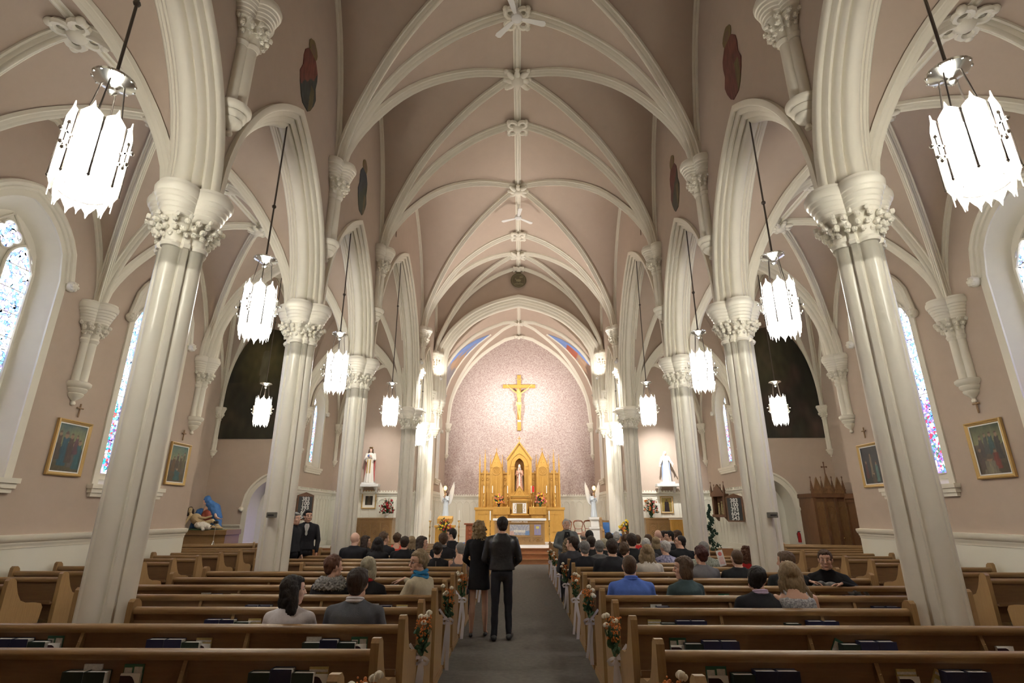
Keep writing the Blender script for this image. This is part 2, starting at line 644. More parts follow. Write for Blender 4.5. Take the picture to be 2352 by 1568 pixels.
# vaults
def groin(mb, x0, x1, y0, y1, zs, zh, n=26):
    ts = tsamples(n)
    k = mb.n()
    for i in range(n + 1):
        for j in range(n + 1):
            z = zs + (zh - zs) * max(g(ts[i]), g(ts[j]))
            mb.v.append(((x0 + x1) / 2 + ts[i] * (x1 - x0) / 2, (y0 + y1) / 2 + ts[j] * (y1 - y0) / 2, z))
    I = lambda i, j: k + i * (n + 1) + j
    for i in range(n):
        for j in range(n):
            a, b, c, d = I(i, j), I(i + 1, j), I(i + 1, j + 1), I(i, j + 1)
            if i == j:
                mb.f += [(a, b, c), (a, c, d)]
            elif i + j == n - 1:
                mb.f += [(a, b, d), (b, c, d)]
            else:
                mb.f.append((a, b, c, d))


mb = MB()
for i in range(len(YC) - 1):
    groin(mb, -XN, XN, YC[i], YC[i + 1], 8.45, ZR)
obj('ceiling', mb, 'plaster', smooth=28, **S)
for sg, nm in ((-1, 'left'), (1, 'right')):
    mb = MB()
    xs = sorted((sg * XA, sg * XW))
    for i in range(len(YC) - 2):
        groin(mb, xs[0], xs[1], YC[i], YC[i + 1], 5.5, 10.2 if i == 4 else 8.36, 20)
    groin(mb, xs[0], xs[1], 19.53, 23.6, 5.5, 8.36, 20)
    xs = sorted((sg * XW, sg * XT))
    groin(mb, xs[0], xs[1], 13.5, 19.53, 5.5, 10.2, 20)
    obj('ceiling_aisle_' + nm, mb, 'plaster', smooth=28, **S)
mb = MB()
bz = lambda x: 6.3 + 4.95 * gb(x / 3.85)
xs_ = [3.85 * t_ for t_ in tsamples(60)]
for i_ in range(12):
    ya, yb_ = 23.4 + 4.6 * i_ / 12, 23.4 + 4.6 * (i_ + 1) / 12
    mb.strip([(x, ya, bz(x)) for x in xs_], [(x, yb_, bz(x)) for x in xs_])
CHC = obj('ceiling_chancel', mb, 'plaster', smooth=40, **S)

# ------------------------------------------------------------------ ribs
RIB = [(-.13, -.03), (-.13, .05), (-.105, .065), (-.085, .05), (-.075, .10), (-.05, .125), (-.04, .11), (-.03, .165), (0, .185), (.03, .165), (.04, .11), (.05, .125), (.075, .10), (.085, .05), (.105, .065), (.13, .05), (.13, -.03)]
RIDGE = [(-.075, -.03), (-.075, .035), (-.045, .045), (-.03, .035), (-.028, .08), (0, .095), (.028, .08), (.03, .035), (.045, .045), (.075, .035), (.075, -.03)]


def sc_prof(p, w_, d):
    return [(a * w_, b * d) for a, b in p]


def rib_line(mb, pts, prof):
    p0, p1 = Vector(pts[0]), Vector(pts[-1])
    d = p1 - p0
    d.z = 0
    B = Vector((-d.y, d.x, 0))
    c = (p0 + p1) / 2
    # inward = downwards / towards the chord
    mb.sweep(pts, B, prof, lambda i: Vector((c.x - pts[i][0], c.y - pts[i][1], -1.5)))


NR = 36
trim_n = [0]


def trim(mb, m='cream', smooth=50, nm=None):
    trim_n[0] += 1
    return obj('trim_%d' % trim_n[0], mb, m, smooth=smooth, **S)


def vault_ribs(x0, x1, y0, y1, zs, zh, w_=1.0, trans=(True, True), walls=(True, True), ridge=True, g=g):
    xm, ym = (x0 + x1) / 2, (y0 + y1) / 2
    ts = [math.sin(PI / 2 * (2 * i / NR - 1)) * 0.55 + (2 * i / NR - 1) * 0.45 for i in range(NR + 1)]
    prof = sc_prof(RIB, w_, w_)
    mb = MB()
    for sgn in (1, -1):
        rib_line(mb, [(xm + t * (x1 - x0) / 2, ym + sgn * t * (y1 - y0) / 2, zs + (zh - zs) * g(t)) for t in ts], sc_prof(RIB, w_ * .8, w_ * .9))
    trim(mb)
    for k, y in enumerate((y0, y1)):
        if trans[k]:
            mb = MB()
            rib_line(mb, [(xm + t * (x1 - x0) / 2, y, zs + (zh - zs) * g(t)) for t in ts], prof)
            trim(mb)
    for k, x in enumerate((x0, x1)):
        if walls[k]:
            mb = MB()
            rib_line(mb, [(x, ym + t * (y1 - y0) / 2, zs + (zh - zs) * g(t)) for t in ts], sc_prof(RIDGE, w_ * 1.25, w_))
            trim(mb)
    if ridge:
        mb = MB()
        mb.sweep([(xm, y0, zh), (xm, y1, zh)], (1, 0, 0), sc_prof(RIDGE, w_ * 1.3, w_ * 1.2), lambda i: Vector((0, 0, -1)))
        trim(mb)


for i in range(1, len(YC) - 1):
    vault_ribs(-XN, XN, YC[i], YC[i + 1], 8.45, ZR, trans=(True, False))
for sg in (-1, 1):
    xs = sorted((sg * XA, sg * XW))
    for i in range(1, len(YC) - 2):
        hh = 10.2 if i == 4 else 8.36
        vault_ribs(xs[0], xs[1], YC[i], YC[i + 1], 5.5, hh, 0.8, trans=(i < 4, False), walls=(sg < 0 and i != 4, sg > 0 and i != 4))
    vault_ribs(xs[0], xs[1], 19.53, 23.6, 5.5, 8.36, 0.8, trans=(False, True), walls=(sg < 0, sg > 0))
    xs = sorted((sg * XW, sg * XT))
    vault_ribs(xs[0], xs[1], 13.5, 19.53, 5.5, 10.2, 0.8, trans=(False, True), walls=(sg < 0, sg > 0))
vault_ribs(-3.85, 3.85, 23.45, 28.0, 6.3, 11.25, 0.85, trans=(False, True), walls=(False, False), g=gb)
mb = MB()
rib_line(mb, [(XN * t_, 22.72, 8.45 + (ZR - 8.45) * g(t_)) for t_ in tsamples(44)], sc_prof(RIB, .8, .8))
trim(mb)
for sg in (-1, 1):
    mb = MB()
    pts = [(sg * x, 26.0, bz(x)) for x in [1.45 + 2.3 * i / 24 for i in range(25)]]
    mb.sweep(pts, (0, 1, 0), sc_prof(RIDGE, .7, .7), lambda i: Vector((-sg * 1, 0, -1)))
    trim(mb)


# big moulded arches
def big_prof(hw, d):
    p = [(-1, -.1), (-1, .18), (-.93, .26), (-.84, .26), (-.80, .2), (-.76, .42), (-.70, .5), (-.62, .5), (-.56, .42), (-.53, .56), (-.48, .7), (-.4, .76), (-.33, .7), (-.30, .62), (-.26, .86), (-.18, .97), (0, 1.0)]
    p = p + [(-a, b) for a, b in reversed(p[:-1])]
    return [(a * hw, b * d) for a, b in p]


def arch_pts(axis, c, fixed, a, zs, h, n=44, stilt=0.0):
    pts = []
    if stilt:
        pts.append((c - a, zs - stilt))
    for i in range(n + 1):
        t = math.sin(PI / 2 * (2 * i / n - 1)) * 0.6 + (2 * i / n - 1) * 0.4
        pts.append((c + a * t, zs + circ(a * t, a, h)))
    if stilt:
        pts.append((c + a, zs - stilt))
    return [(p, fixed, z) if axis == 'x' else (fixed, p, z) for p, z in pts]


def big_arch(axis, c, fixed, a, zs, h, hw, d, stilt=0.0):
    pts = arch_pts(axis, c, fixed, a, zs, h, stilt=stilt)
    mb = MB()
    B = (0, 1, 0) if axis == 'x' else (1, 0, 0)
    cc = Vector(((pts[0][0] + pts[-1][0]) / 2, (pts[0][1] + pts[-1][1]) / 2, zs))
    mb.sweep(pts, B, big_prof(hw, d), lambda i: cc - Vector(pts[i]))
    trim(mb)


for sg in (-1, 1):
    for i in range(len(YC) - 1):
        y0, y1 = YC[i], YC[i + 1]
        big_arch('y', (y0 + y1) / 2, sg * XC, (y1 - y0) / 2 - 0.02, 5.45, (4.72 if i == 4 else AH) + 0.02, 0.33, 0.30)
    for y in (13.03, 19.53):
        big_arch('x', sg * (XA + XW) / 2, y, (XW - XA) / 2, 5.45, 2.97, 0.24, 0.26)
    big_arch('y', 16.28, sg * XW, 3.2, 5.45, 4.2, 0.28, 0.3)
pts = [(-3.66, 23.1, 6.45)] + [(3.66 * t_, 23.1, 7.5 + 3.88 * carch(t_)) for t_ in [math.sin(PI / 2 * (2 * i / 60 - 1)) * .8 + (2 * i / 60 - 1) * .2 for i in range(61)]] + [(3.66, 23.1, 6.45)]
mb = MB()
mb.sweep(pts, (0, 1, 0), big_prof(.42, .42), lambda i: Vector((0, 23.1, 7.5)) - Vector(pts[i]))
trim(mb)

# bosses on the vaults (leafy at bay centres, pierced at transverse ribs)
def boss(x, y, z, r, leafy):
    mb = MB()
    mb.lathe([(0.02, -.16), (.5, -.14), (.75, -.05), (.6, .1), (.3, .2)], (x, y, z), 12) if False else None
    mb.ell((x, y, z), (r * .45, r * .45, r * .4))
    nn = 8 if leafy else 4
    for k in range(nn):
        a = 2 * PI * k / nn + (PI / 4 if not leafy else 0)
        if leafy:
            rr = r * (1.0 if k % 2 else .8)
            mb.ell((x + math.cos(a) * rr * .6, y + math.sin(a) * rr * .6, z - .02), (rr * .42, r * .2, r * .16), 8, 6, (0, .3, a))
            mb.ell((x + math.cos(a) * rr * .95, y + math.sin(a) * rr * .95, z + .01), (r * .16, r * .16, r * .13), 8, 6)
        else:
            px, py = x + math.cos(a) * r * .62, y + math.sin(a) * r * .62
            mb.tube([(px + math.cos(b) * r * .34, py + math.sin(b) * r * .34, z) for b in [2 * PI * q / 12 for q in range(13)]], r * .17, 6)
            mb.ell((px + math.cos(a) * r * .42, py + math.sin(a) * r * .42, z), r * .22, 8, 6)
    trim(mb)


for i in range(1, len(YC)):
    if i < len(YC) - 1:
        boss(0, YC[i], ZR - .2, .34, False)
        boss(0, (YC[i] + YC[i + 1]) / 2, ZR - .2, .42, True)
for sg in (-1, 1):
    xm = sg * (XA + XW) / 2
    for i in range(2, len(YC) - 2):
        if i < 4:
            boss(xm, YC[i], 8.2, .30, False)
        boss(xm, (YC[i] + YC[i + 1]) / 2, 10.0 if i == 4 else 8.2, .30, True)
    boss(xm, 21.56, 8.2, .24, False)
boss(0, 25.72, 11.08, .30, True)
boss(0, 22.62, ZR - .2, .28, False)
boss(0, 27.85, 11.05, .26, False)


# ------------------------------------------------------------------ moulded four-lobed members
def q_ring(cx, cy, z, d, r, core, n=64, half=0):
    ring = []
    for j in range(n):
        th = 2 * PI * j / n
        best = core
        for k in range(4):
            ph = th - k * PI / 2
            s2 = r * r - (d * math.sin(ph)) ** 2
            if s2 > 0 and math.cos(ph) > 0:
                best = max(best, d * math.cos(ph) + math.sqrt(s2))
        ring.append((cx + best * math.cos(th), cy + best * math.sin(th), z))
    return ring


def shaft_ring(z, s_=1.0, n=96):
    ring = []
    for j in range(n):
        th = 2 * PI * j / n
        best = .145
        for k in range(4):
            ph = th - k * PI / 2
            dd, rr = .172, .098
            s2 = rr * rr - (dd * math.sin(ph)) ** 2
            if s2 > 0 and math.cos(ph) > 0:
                best = max(best, dd * math.cos(ph) + math.sqrt(s2))
            ph2 = abs((th - k * PI / 2 - PI / 4 + PI) % (2 * PI) - PI)
            if ph2 < 0.15:
                best = max(best, .232)
            elif ph2 < 0.30:
                best = max(best, .195)
        ring.append((best * s_ * math.cos(th), best * s_ * math.sin(th), z))
    return ring


_T = [(4.93, .26), (4.98, .28), (5.03, .31), (5.06, .33), (5.075, .355), (5.11, .36), (5.12, .375), (5.165, .385), (5.175, .402), (5.22, .41), (5.23, .428), (5.28, .44), (5.29, .458), (5.335, .468), (5.345, .49), (5.38, .505), (5.42, .508), (5.45, .495), (5.46, .475), (5.50, .47)]
CAPL = [(z, t_ * .52, t_ * .48, t_ * .62) for z, t_ in _T]


def foliage_ring(mb, rings, seed, s_=1.0, half=None, c=(0, 0)):
    rnd = random.Random(seed)
    for (z, rad, cnt, br) in rings:
        for k in range(cnt):
            a = 2 * PI * (k + rnd.random() * .3) / cnt
            if half is not None and math.cos(a - half) < -0.15:
                continue
            x, y = c[0] + math.cos(a) * rad * s_, c[1] + math.sin(a) * rad * s_
            zz = z + rnd.uniform(-.015, .015)
            mb.ell((x, y, zz), (br, br * .8, br * rnd.uniform(.8, 1.2)), 7, 5, (0, 0, a))
            for q in range(3):
                b = rnd.random() * 2 * PI
                mb.ell((x + math.cos(a) * br * .5 + .6 * br * math.cos(b) * -math.sin(a), y + math.sin(a) * br * .5 + .6 * br * math.cos(b) * math.cos(a), zz + .7 * br * math.sin(b)), br * .42, 6, 4)


def make_column():
    t = thing('column', '', 'column')
    mb = MB()
    mb.loft([shaft_ring(0.55), shaft_ring(4.72)])
    obj('shaft', mb, 'cream_gloss', t, smooth=30)
    mb = MB()
    mb.loft([q_ring(0, 0, z, d, r, c) for z, d, r, c in [(0, .22, .24, .3), (.2, .22, .24, .3), (.24, .2, .2, .26), (.3, .2, .2, .25), (.34, .19, .17, .22), (.42, .18, .15, .2), (.46, .175, .11, .17), (.56, .172, .10, .15)]])
    obj('base', mb, 'cream_gloss', t, smooth=30)
    mb = MB()
    mb.loft([shaft_ring(4.5), shaft_ring(4.72, 1.0), shaft_ring(4.725, 1.1), shaft_ring(4.76, 1.16), shaft_ring(4.79, 1.1), shaft_ring(4.80, .98), shaft_ring(4.94, 1.02)])
    mb.loft([q_ring(0, 0, z, d, r, c) for z, d, r, c in CAPL])
    foliage_ring(mb, [(4.88, .27, 20, .034), (4.95, .30, 18, .042), (5.03, .35, 18, .042), (5.07, .40, 14, .032)], 5)
    obj('capital', mb, 'cream_gloss', t, smooth=28)
    return t


ORD = ['nearest', 'second', 'third', 'fourth', 'fifth']
col0 = make_column()
ci = 0
for sg, side in ((-1, 'left'), (1, 'right')):
    for k, y in enumerate(YC[2:]):
        lab = 'cream clustered column with carved capital, %s of the %s-hand row' % (ORD[k], side)
        if k == 4:
            lab = 'cream clustered column beside the chancel arch, at the %s end' % side
        p = (sg * XC, y, 0)
        if ci == 0:
            col0.location = p
            col0['label'] = lab
            col0['group'] = 'clustered nave columns'
        else:
            dup(col0, p, 0, lab, 'clustered nave columns')
        ci += 1


# wall shafts: capital, twin shaft and pendant, half sunk in the wall
def make_wall_shaft(name, zc, zb, s_=1.0):
    """origin at wall face, facing +x ; zc = top of capital, zb = bottom of pendant"""
    t = thing(name, '', 'wall shaft')
    mb = MB()
    L = zc - 5.5
    mb.loft([q_ring(0, 0, (z - 5.5) * s_ + zc, d * s_ * .74, r * s_ * .88, c * s_ * .85, 48) for z, d, r, c in CAPL])
    mb.loft([q_ring(0, 0, z, d * s_, r * s_, c * s_, 48) for z, d, r, c in [(zc - .82 * s_, .085, .085, .09), (zc - .76 * s_, .095, .10, .11), (zc - .72 * s_, .09, .085, .1), (zc - .55 * s_, .1, .1, .11)]])
    foliage_ring(mb, [(zc - .62 * s_, .20, 13, .036), (zc - .54 * s_, .24, 13, .045), (zc - .46 * s_, .28, 12, .04)], 9, s_)
    obj('capital', mb, 'cream', t, smooth=28)
    mb = MB()
    mb.loft([q_ring(0, 0, z, .082 * s_, .078 * s_, .07 * s_, 48) for z in (zb + .42 * s_, zc - .78 * s_)])
    obj('shaft', mb, 'cream', t, smooth=30)
    mb = MB()
    prof = [(.01, 0), (.04, .02), (.045, .05), (.03, .08), (.035, .1), (.11, .16), (.135, .2), (.14, .22), (.125, .235), (.165, .27), (.18, .31), (.17, .33), (.2, .35), (.225, .39), (.225, .43), (.19, .455), (.10, .47)]
    mb.lathe([(r * s_, zb + z * s_) for r, z in prof], n=24)
    obj('pendant', mb, 'cream', t)
    return t


ws = make_wall_shaft('wall_shaft', 8.66, 6.45)
first = True
for sg, side in ((-1, 'left'), (1, 'right')):
    for k, y in enumerate(YC[2:]):
        lab = 'cream corbelled shaft high on the %s nave wall, %s away' % (side, ORD[k])
        if k == 4:
            lab = 'cream corbelled shaft at the %s shoulder of the chancel arch, lit by a spotlight' % side
        p = (sg * (XN - .03), y if k < 4 else y - .18, 0)
        if first:
            ws.location = p
            ws['label'] = lab
            ws['group'] = 'corbelled shafts of the nave vault'
            first = False
        else:
            dup(ws, p, 0 if sg < 0 else PI, lab, 'corbelled shafts of the nave vault')
ws2 = make_wall_shaft('wall_shaft', 5.56, 3.62, 0.95)
first = True
for sg, side in ((-1, 'left'), (1, 'right')):
    for y, lab in ((9.37, 'cream corbelled shaft on the %s aisle wall between the tall windows'), (13.03, 'cream corbelled shaft at the end of the %s aisle wall by the transept opening'),
                   (19.53, 'cream corbelled shaft where the far %s transept meets the chapel')):
        p = (sg * (XW - .03), y, 0)
        if first:
            ws2.location = p
            ws2['label'] = lab % side
            ws2['group'] = 'corbelled shafts of the aisle walls'
            first = False
        else:
            dup(ws2, p, 0 if sg < 0 else PI, lab % side, 'corbelled shafts of the aisle walls')
ws3 = make_wall_shaft('wall_shaft', 5.55, 3.7, 0.62)
first = True
for sg, side in ((-1, 'left'), (1, 'right')):
    for x, y, lab in ((XT - .04, 19.48, 'small cream corbel shaft in the far outer corner of the %s transept'), (XW - .04, 23.5, 'small cream corbel shaft in the outer corner of the %s side chapel')):
        p = (sg * x, y, 0)
        if first:
            ws3.location = p
            ws3['label'] = lab % side
            ws3['group'] = 'small corner corbel shafts'
            first = False
        else:
            dup(ws3, p, 0, lab % side, 'small corner corbel shafts')
ws4 = make_wall_shaft('wall_shaft', 6.3, 4.4, 0.66)
ws4.location = (-3.8, 27.9, 0)
ws4['label'] = 'small cream corbel shaft in the left corner of the apse wall'
ws4['group'] = 'apse corner shafts'
dup(ws4, (3.8, 27.9, 0), 0, 'small cream corbel shaft in the right corner of the apse wall')
ws5 = make_wall_shaft('wall_shaft', 6.5, 4.85, 1.0)
ws5.location = (-3.62, 22.95, 0)
ws5['label'] = 'cream corbel shaft carrying the left foot of the chancel arch'
ws5['group'] = 'chancel arch corbels'
dup(ws5, (3.62, 22.95, 0), 0, 'cream corbel shaft carrying the right foot of the chancel arch')
# chancel piers
mb = MB()
mb.box(-3.95, 22.85, 0, -3.68, 23.45, 6.6)
mb.box(3.68, 22.85, 0, 3.95, 23.45, 6.6)
trim(mb)

# ------------------------------------------------------------------ chair rail, wainscot
RAILP = [(0, 0), (.03, .01), (.03, .05), (.05, .07), (.05, .10), (.08, .12), (.10, .17), (.10, .21), (.0, .22)]


def rail(p0, p1, z, nrm, s_=1.0):
    mb = MB()
    p0, p1, nrm = Vector(p0), Vector(p1), Vector(nrm)
    mb.loft([[(p.x + nrm.x * a * s_, p.y + nrm.y * a * s_, z + (b - .11) * s_) for a, b in RAILP] for p in (p0, p1)])
    trim(mb)


bi = 0
for sg in (-1, 1):
    rail((sg * XW, -1.7, 0), (sg * XW, 13.5, 0), 1.33, (-sg, 0, 0))
    mb = MB()
    x0, x1 = sorted((sg * (XW - .02), sg * (XW + .01)))
    mb.box(x0, -1.7, 0, x1, 13.5, 1.25)
    obj('baseboard_%s' % ('left' if sg < 0 else 'right'), mb, 'white_paint', **S)
    rail((sg * 11.2, 19.5, 0), (sg * 9.75, 19.5, 0), 1.33, (0, -1, 0), .8)
    rail((sg * 8.25, 19.5, 0), (sg * 8.1, 19.5, 0), 1.33, (0, -1, 0), .8)
    mb = MB()
    x0, x1 = sorted((sg * 11.2, sg * 9.75))
    mb.box(x0, 19.46, 0, x1, 19.53, 1.28)
    obj('baseboard_transept_%s' % ('left' if sg < 0 else 'right'), mb, 'white_paint', **S)


def wainscot(p0, p1, nrm, ztop, nm, z0=0.0):
    """panelled gothic wainscot along p0->p1"""
    p0, p1, nrm = Vector(p0), Vector(p1), Vector(nrm)
    d = (p1 - p0)
    L = d.length
    d.normalize()
    P = lambda s_, o, z: tuple(p0 + d * s_ + nrm * o + Vector((0, 0, z)))
    mb = MB()
    k = mb.n()
    mb.loft([[P(0, 0, z0), P(0, .04, z0), P(0, .04, ztop - .1), P(0, 0, ztop - .1)], [P(L, 0, z0), P(L, .04, z0), P(L, .04, ztop - .1), P(L, 0, ztop - .1)]])
    # base mouldings
    for zz, o in ((z0 + .25, .07), (z0 + .55, .06), (z0 + .72, .055)):
        mb.loft([[P(q, .0, zz - .03), P(q, o, zz - .03), P(q, o, zz + .02), P(q, 0, zz + .04)] for q in (0, L)])
    mb.loft([[P(q, 0, ztop - .14), P(q, .07, ztop - .12), P(q, .09, ztop - .04), P(q, .14, ztop - .02), P(q, .14, ztop + .03), P(q, 0, ztop + .05)] for q in (0, L)])
    n = max(1, round(L / .34))
    wd = L / n
    for i in range(n + 1):
        s_ = i * wd
        mb.tube([P(s_, .045, z0 + .72), P(s_, .045, ztop - .42)], .018, 6)
        if i < n:
            pts = []
            for q in range(9):
                t = q / 8 * 2 - 1
                pts.append(P(s_ + wd / 2 + t * wd / 2, .045, ztop - .42 + circ(t * wd / 2, wd / 2, .17)))
            mb.tube(pts, .016, 5)
            mb.tube([P(s_ + wd / 2, .045, ztop - .42 + .17), P(s_ + wd / 2, .045, ztop - .14)], .012, 5)
        # little brattishing blocks on top
    m = max(1, round(L / .12))
    for i in range(m):
        s_ = (i + .5) * L / m
        a, b = P(s_ - .035, .09, ztop + .02), P(s_ + .035, .09, ztop + .02)
        mb.loft([[P(s_ - .03, .05, z), P(s_ + .03, .05, z), P(s_ + .03, .11, z), P(s_ - .03, .11, z)] for z in (ztop + .03, ztop + .10)])
    o = obj(nm, mb, 'white_paint', smooth=30, **S)
    return o


for sg, side in ((-1, 'left'), (1, 'right')):
    a, b = ((-XW, 19.6, 0), (-XW, 23.6, 0)) if sg < 0 else ((XW, 23.6, 0), (XW, 19.6, 0))
    wainscot(a, b, (-sg, 0, 0), 2.62, 'trim_wainscot_chapel_' + side)
    a, b = ((-XW, 23.6, 0), (-3.95, 23.6, 0)) if sg < 0 else ((3.95, 23.6, 0), (XW, 23.6, 0))
    wainscot(a, b, (0, -1, 0), 2.62, 'trim_wainscot_chapel_end_' + side)
    a, b = ((-3.85, 23.4, 0), (-3.85, 28, 0)) if sg < 0 else ((3.85, 28, 0), (3.85, 23.4, 0))
    wainscot(a, b, (-sg, 0, 0), 2.62, 'trim_wainscot_chancel_' + side, .5)
wainscot((-3.85, 28, 0), (3.85, 28, 0), (0, -1, 0), 2.62, 'trim_wainscot_apse', .5)

# sanctuary platform and steps
mb = MB()
mb.box(-8.1, 21.65, 0, -4.6, 28, .54)
mb.box(-4.6, 21.65, 0, 4.6, 28, .54)
mb.box(4.6, 21.65, 0, 8.1, 28, .54)
obj('floor_sanctuary', mb, 'white', smooth=0, **S)
mb = MB()
mb.box(-2.6, 21.12, 0, 2.6, 21.66, .18)
mb.box(-2.6, 21.30, .18, 2.6, 21.66, .36)
mb.box(-2.6, 21.48, .36, 2.6, 21.66, .53)
mb.box(-8.05, 21.55, 0, -2.6, 21.66, .53)
mb.box(2.6, 21.55, 0, 8.05, 21.66, .53)
for i, z in enumerate((.18, .36, .535)):
    mb.box(-2.62, 21.09 + .18 * i, z - .025, 2.62, 21.16 + .18 * i, z + .004)
obj('floor_steps', mb, 'step_wood', smooth=0, **S)


# ------------------------------------------------------------------ windows
win_n = [0]


def arch_poly(a, zs, h, z0, n=18, inset=0.0):
    pts = [(-a, z0)] + [(a * (2 * i / n - 1), zs + circ(a * (2 * i / n - 1), a, h)) for i in range(n + 1)] + [(a, z0)]
    return pts


def window(loc, rotz, a, zsill, zs, h, glass, lancets=2, depth=.26, hood=True):
    win_n[0] += 1
    t = thing('window_%d' % win_n[0], None, None, (loc[0], loc[1], zsill), rotz, kind='structure')
    zs, H = zs - zsill, h
    mb = MB()
    ai, hi = a - .2, h * (a - .2) / a + .03
    outer, inner = arch_poly(a, zs, H, 0), arch_poly(ai, zs, hi, 0.12)
    mb.strip([(x, 0, z) for x, z in outer], [(x, depth, z) for x, z in inner])
    # casing band
    o2 = arch_poly(a + .14, zs, H + .17, 0)
    mb.strip([(x, -.03, z) for x, z in outer], [(x, -.03, z) for x, z in o2])
    mb.strip([(x, -.03, z) for x, z in o2], [(x, .01, z) for x, z in o2])
    mb.strip([(x, -.03, z) for x, z in outer], [(x, .02, z) for x, z in outer])
    # tracery plate
    k = mb.n()
    pl = [(-ai, 0.12)] + inner[1:-1] + [(ai, .12)]
    mb.prism(inner, depth, depth + .03, 'y')
    if hood:
        pts = [(x, -.05, z) for x, z in arch_poly(a + .2, zs, H + .23, zs)[1:-1]]
        mb.tube(pts, .055, 8, up=(0, 1, 0))
        pts = [(x, -.03, z) for x, z in arch_poly(a + .12, zs, H + .16, zs)[1:-1]]
        mb.tube(pts, .04, 8, up=(0, 1, 0))
        for sx in (-1, 1):
            mb.ell((sx * (a + .2), -.07, zs - .03), .10, 10, 8)
            for q in range(6):
                mb.ell((sx * (a + .2) + .06 * math.cos(q), -.13, zs - .03 + .06 * math.sin(q)), .035, 6, 4)
    obj('frame', mb, 'cream', t, smooth=35)
    mb = MB()
    mb.box(-a - .22, -.12, -.08, a + .22, .06, .0)
    mb.box(-a - .19, -.09, -.16, a + .19, .06, -.08)
    mb.box(-a - .16, -.06, -.23, a + .16, .06, -.16)
    mb.v += [(-a, 0, 0), (a, 0, 0), (ai, depth, .12), (-ai, depth, .12)]
    q = mb.n() - 4
    mb.f.append((q, q + 1, q + 2, q + 3))
    obj('sill', mb, 'cream', t, smooth=20)
    if lancets == 2:
        off, la = ai * .5, ai * .37
        ltop = zs + .02
        cents = (-off, off)
    else:
        off, la, ltop, cents = 0, ai * .72, zs, (0,)
    for c in cents:
        mb = MB()
        pp = arch_poly(la, ltop, la * 1.55, .22, 14)
        mb.prism([(c + x, z) for x, z in pp], depth - .012, depth + .002, 'y')
        obj('stained_glass', mb, glass, t, smooth=0)
        mb = MB()
        loop = [(c + x * 1.06, depth - .02, z) for x, z in pp]
        mb.tube(loop + [loop[0]], .025, 6, up=(0, 1, 0))
        for q in range(1, 9):
            zz = .22 + q * (ltop - .22) / 8
            mb.box(c - la, depth - .022, zz - .006, c + la, depth - .012, zz + .006)
        obj('glazing_bars', mb, 'cream', t)
    if lancets == 2:
        zq = zs + hi * .52
        mb = MB()
        r = ai * .17
        n = 48
        ring = []
        for j in range(n):
            th = 2 * PI * j / n
            best = r * .7
            for kk in range(4):
                ph = th - kk * PI / 2
                s2 = r * r - (r * 1.0 * math.sin(ph)) ** 2
                if s2 > 0 and math.cos(ph) > 0:
                    best = max(best, r * math.cos(ph) + math.sqrt(s2))
            ring.append((best * math.cos(th), zq + best * math.sin(th)))
        mb.prism(ring, depth - .014, depth, 'y')
        obj('stained_glass', mb, glass, t, smooth=0)
        mb = MB()
        loop = [(x * 1.08, depth - .02, (z - zq) * 1.08 + zq) for x, z in ring]
        mb.tube(loop + [loop[0]], .02, 6, up=(0, 1, 0))
        for sx in (-1, 1):
            mb.tube([(sx * ai * .95, depth - .02, zs - .1), (sx * ai * .55, depth - .02, zs + hi * .5), (sx * .02, depth - .02, zs + hi * .93)], .02, 6, up=(0, 1, 0))
        obj('tracery', mb, 'cream', t)
    return t


for sg in (-1, 1):
    rz = PI / 2 if sg < 0 else -PI / 2
    gl = 'stained_violet' if sg < 0 else 'stained_red'
    for (c, a, zsl, zsp, h) in WN:
        window((sg * XW, c), rz, a, zsl, zsp, h, gl)
    window((sg * XW, 21.15), rz, .62, 3.5, 5.75, .95, 'stained_violet', 2, .22)
    window((sg * 3.85, 25.2), rz, .42, 3.3, 5.6, .7, 'stained_violet', 1, .22)

# doorways in the transept ends
for sg in (-1, 1):
    t = thing('door_%d' % (1 if sg < 0 else 2), None, None, (sg * 9.0, 19.53, 0), kind='structure')
    mb = MB()
    a, zs, h = .6, 1.95, .95
    o1, o2 = arch_poly(a, zs, h, 0), arch_poly(a + .18, zs, h + .2, 0)
    mb.strip([(x, -.03, z) for x, z in o1], [(x, -.03, z) for x, z in o2])
    mb.strip([(x, -.03, z) for x, z in o1], [(x * .88, .6, z * .97) for x, z in o1])
    mb.strip([(x, -.03, z) for x, z in o2], [(x, .01, z) for x, z in o2])
    mb.tube([(x, -.06, z) for x, z in arch_poly(a + .2, zs, h + .22, zs)[1:-1]], .045, 8, up=(0, 1, 0))
    for sx in (-1, 1):
        mb.ell((sx * (a + .2), -.07, zs - .02), .09, 10, 8)
    obj('frame', mb, 'cream', t)
    mb = MB()
    mb.prism([(x * .88, z * .97) for x, z in o1], .6, .63, 'y')
    obj('back_panel', mb, 'white_paint', t, smooth=0)
    mb = MB()
    if sg < 0:
        mb.box(-.25, .5, 0, .5, .56, 1.95)
        mat('lavender', (0.42, 0.38, 0.78), .5, emis=(0.42, 0.38, 0.9), estr=0.35)  # violet light falling on this door, put into its colour and a glow
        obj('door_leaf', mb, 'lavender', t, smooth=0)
        mb = MB()
        mb.box(-.2, .46, .95, -.14, .5, 1.1)
        obj('lock_plate', mb, 'black', t)
    else:
        mb.box(-.5, .42, 0, .12, .48, 2.1)
        for q in range(3):
            mb.box(-.45 + q * .19, .40, .15, -.31 + q * .19, .42, 1.95)
        obj('door_leaf', mb, 'walnut', t, smooth=0)
        mb = MB()
        mb.ell((.05, .38, 1.0), .035)
        obj('door_knob', mb, 'brass', t)
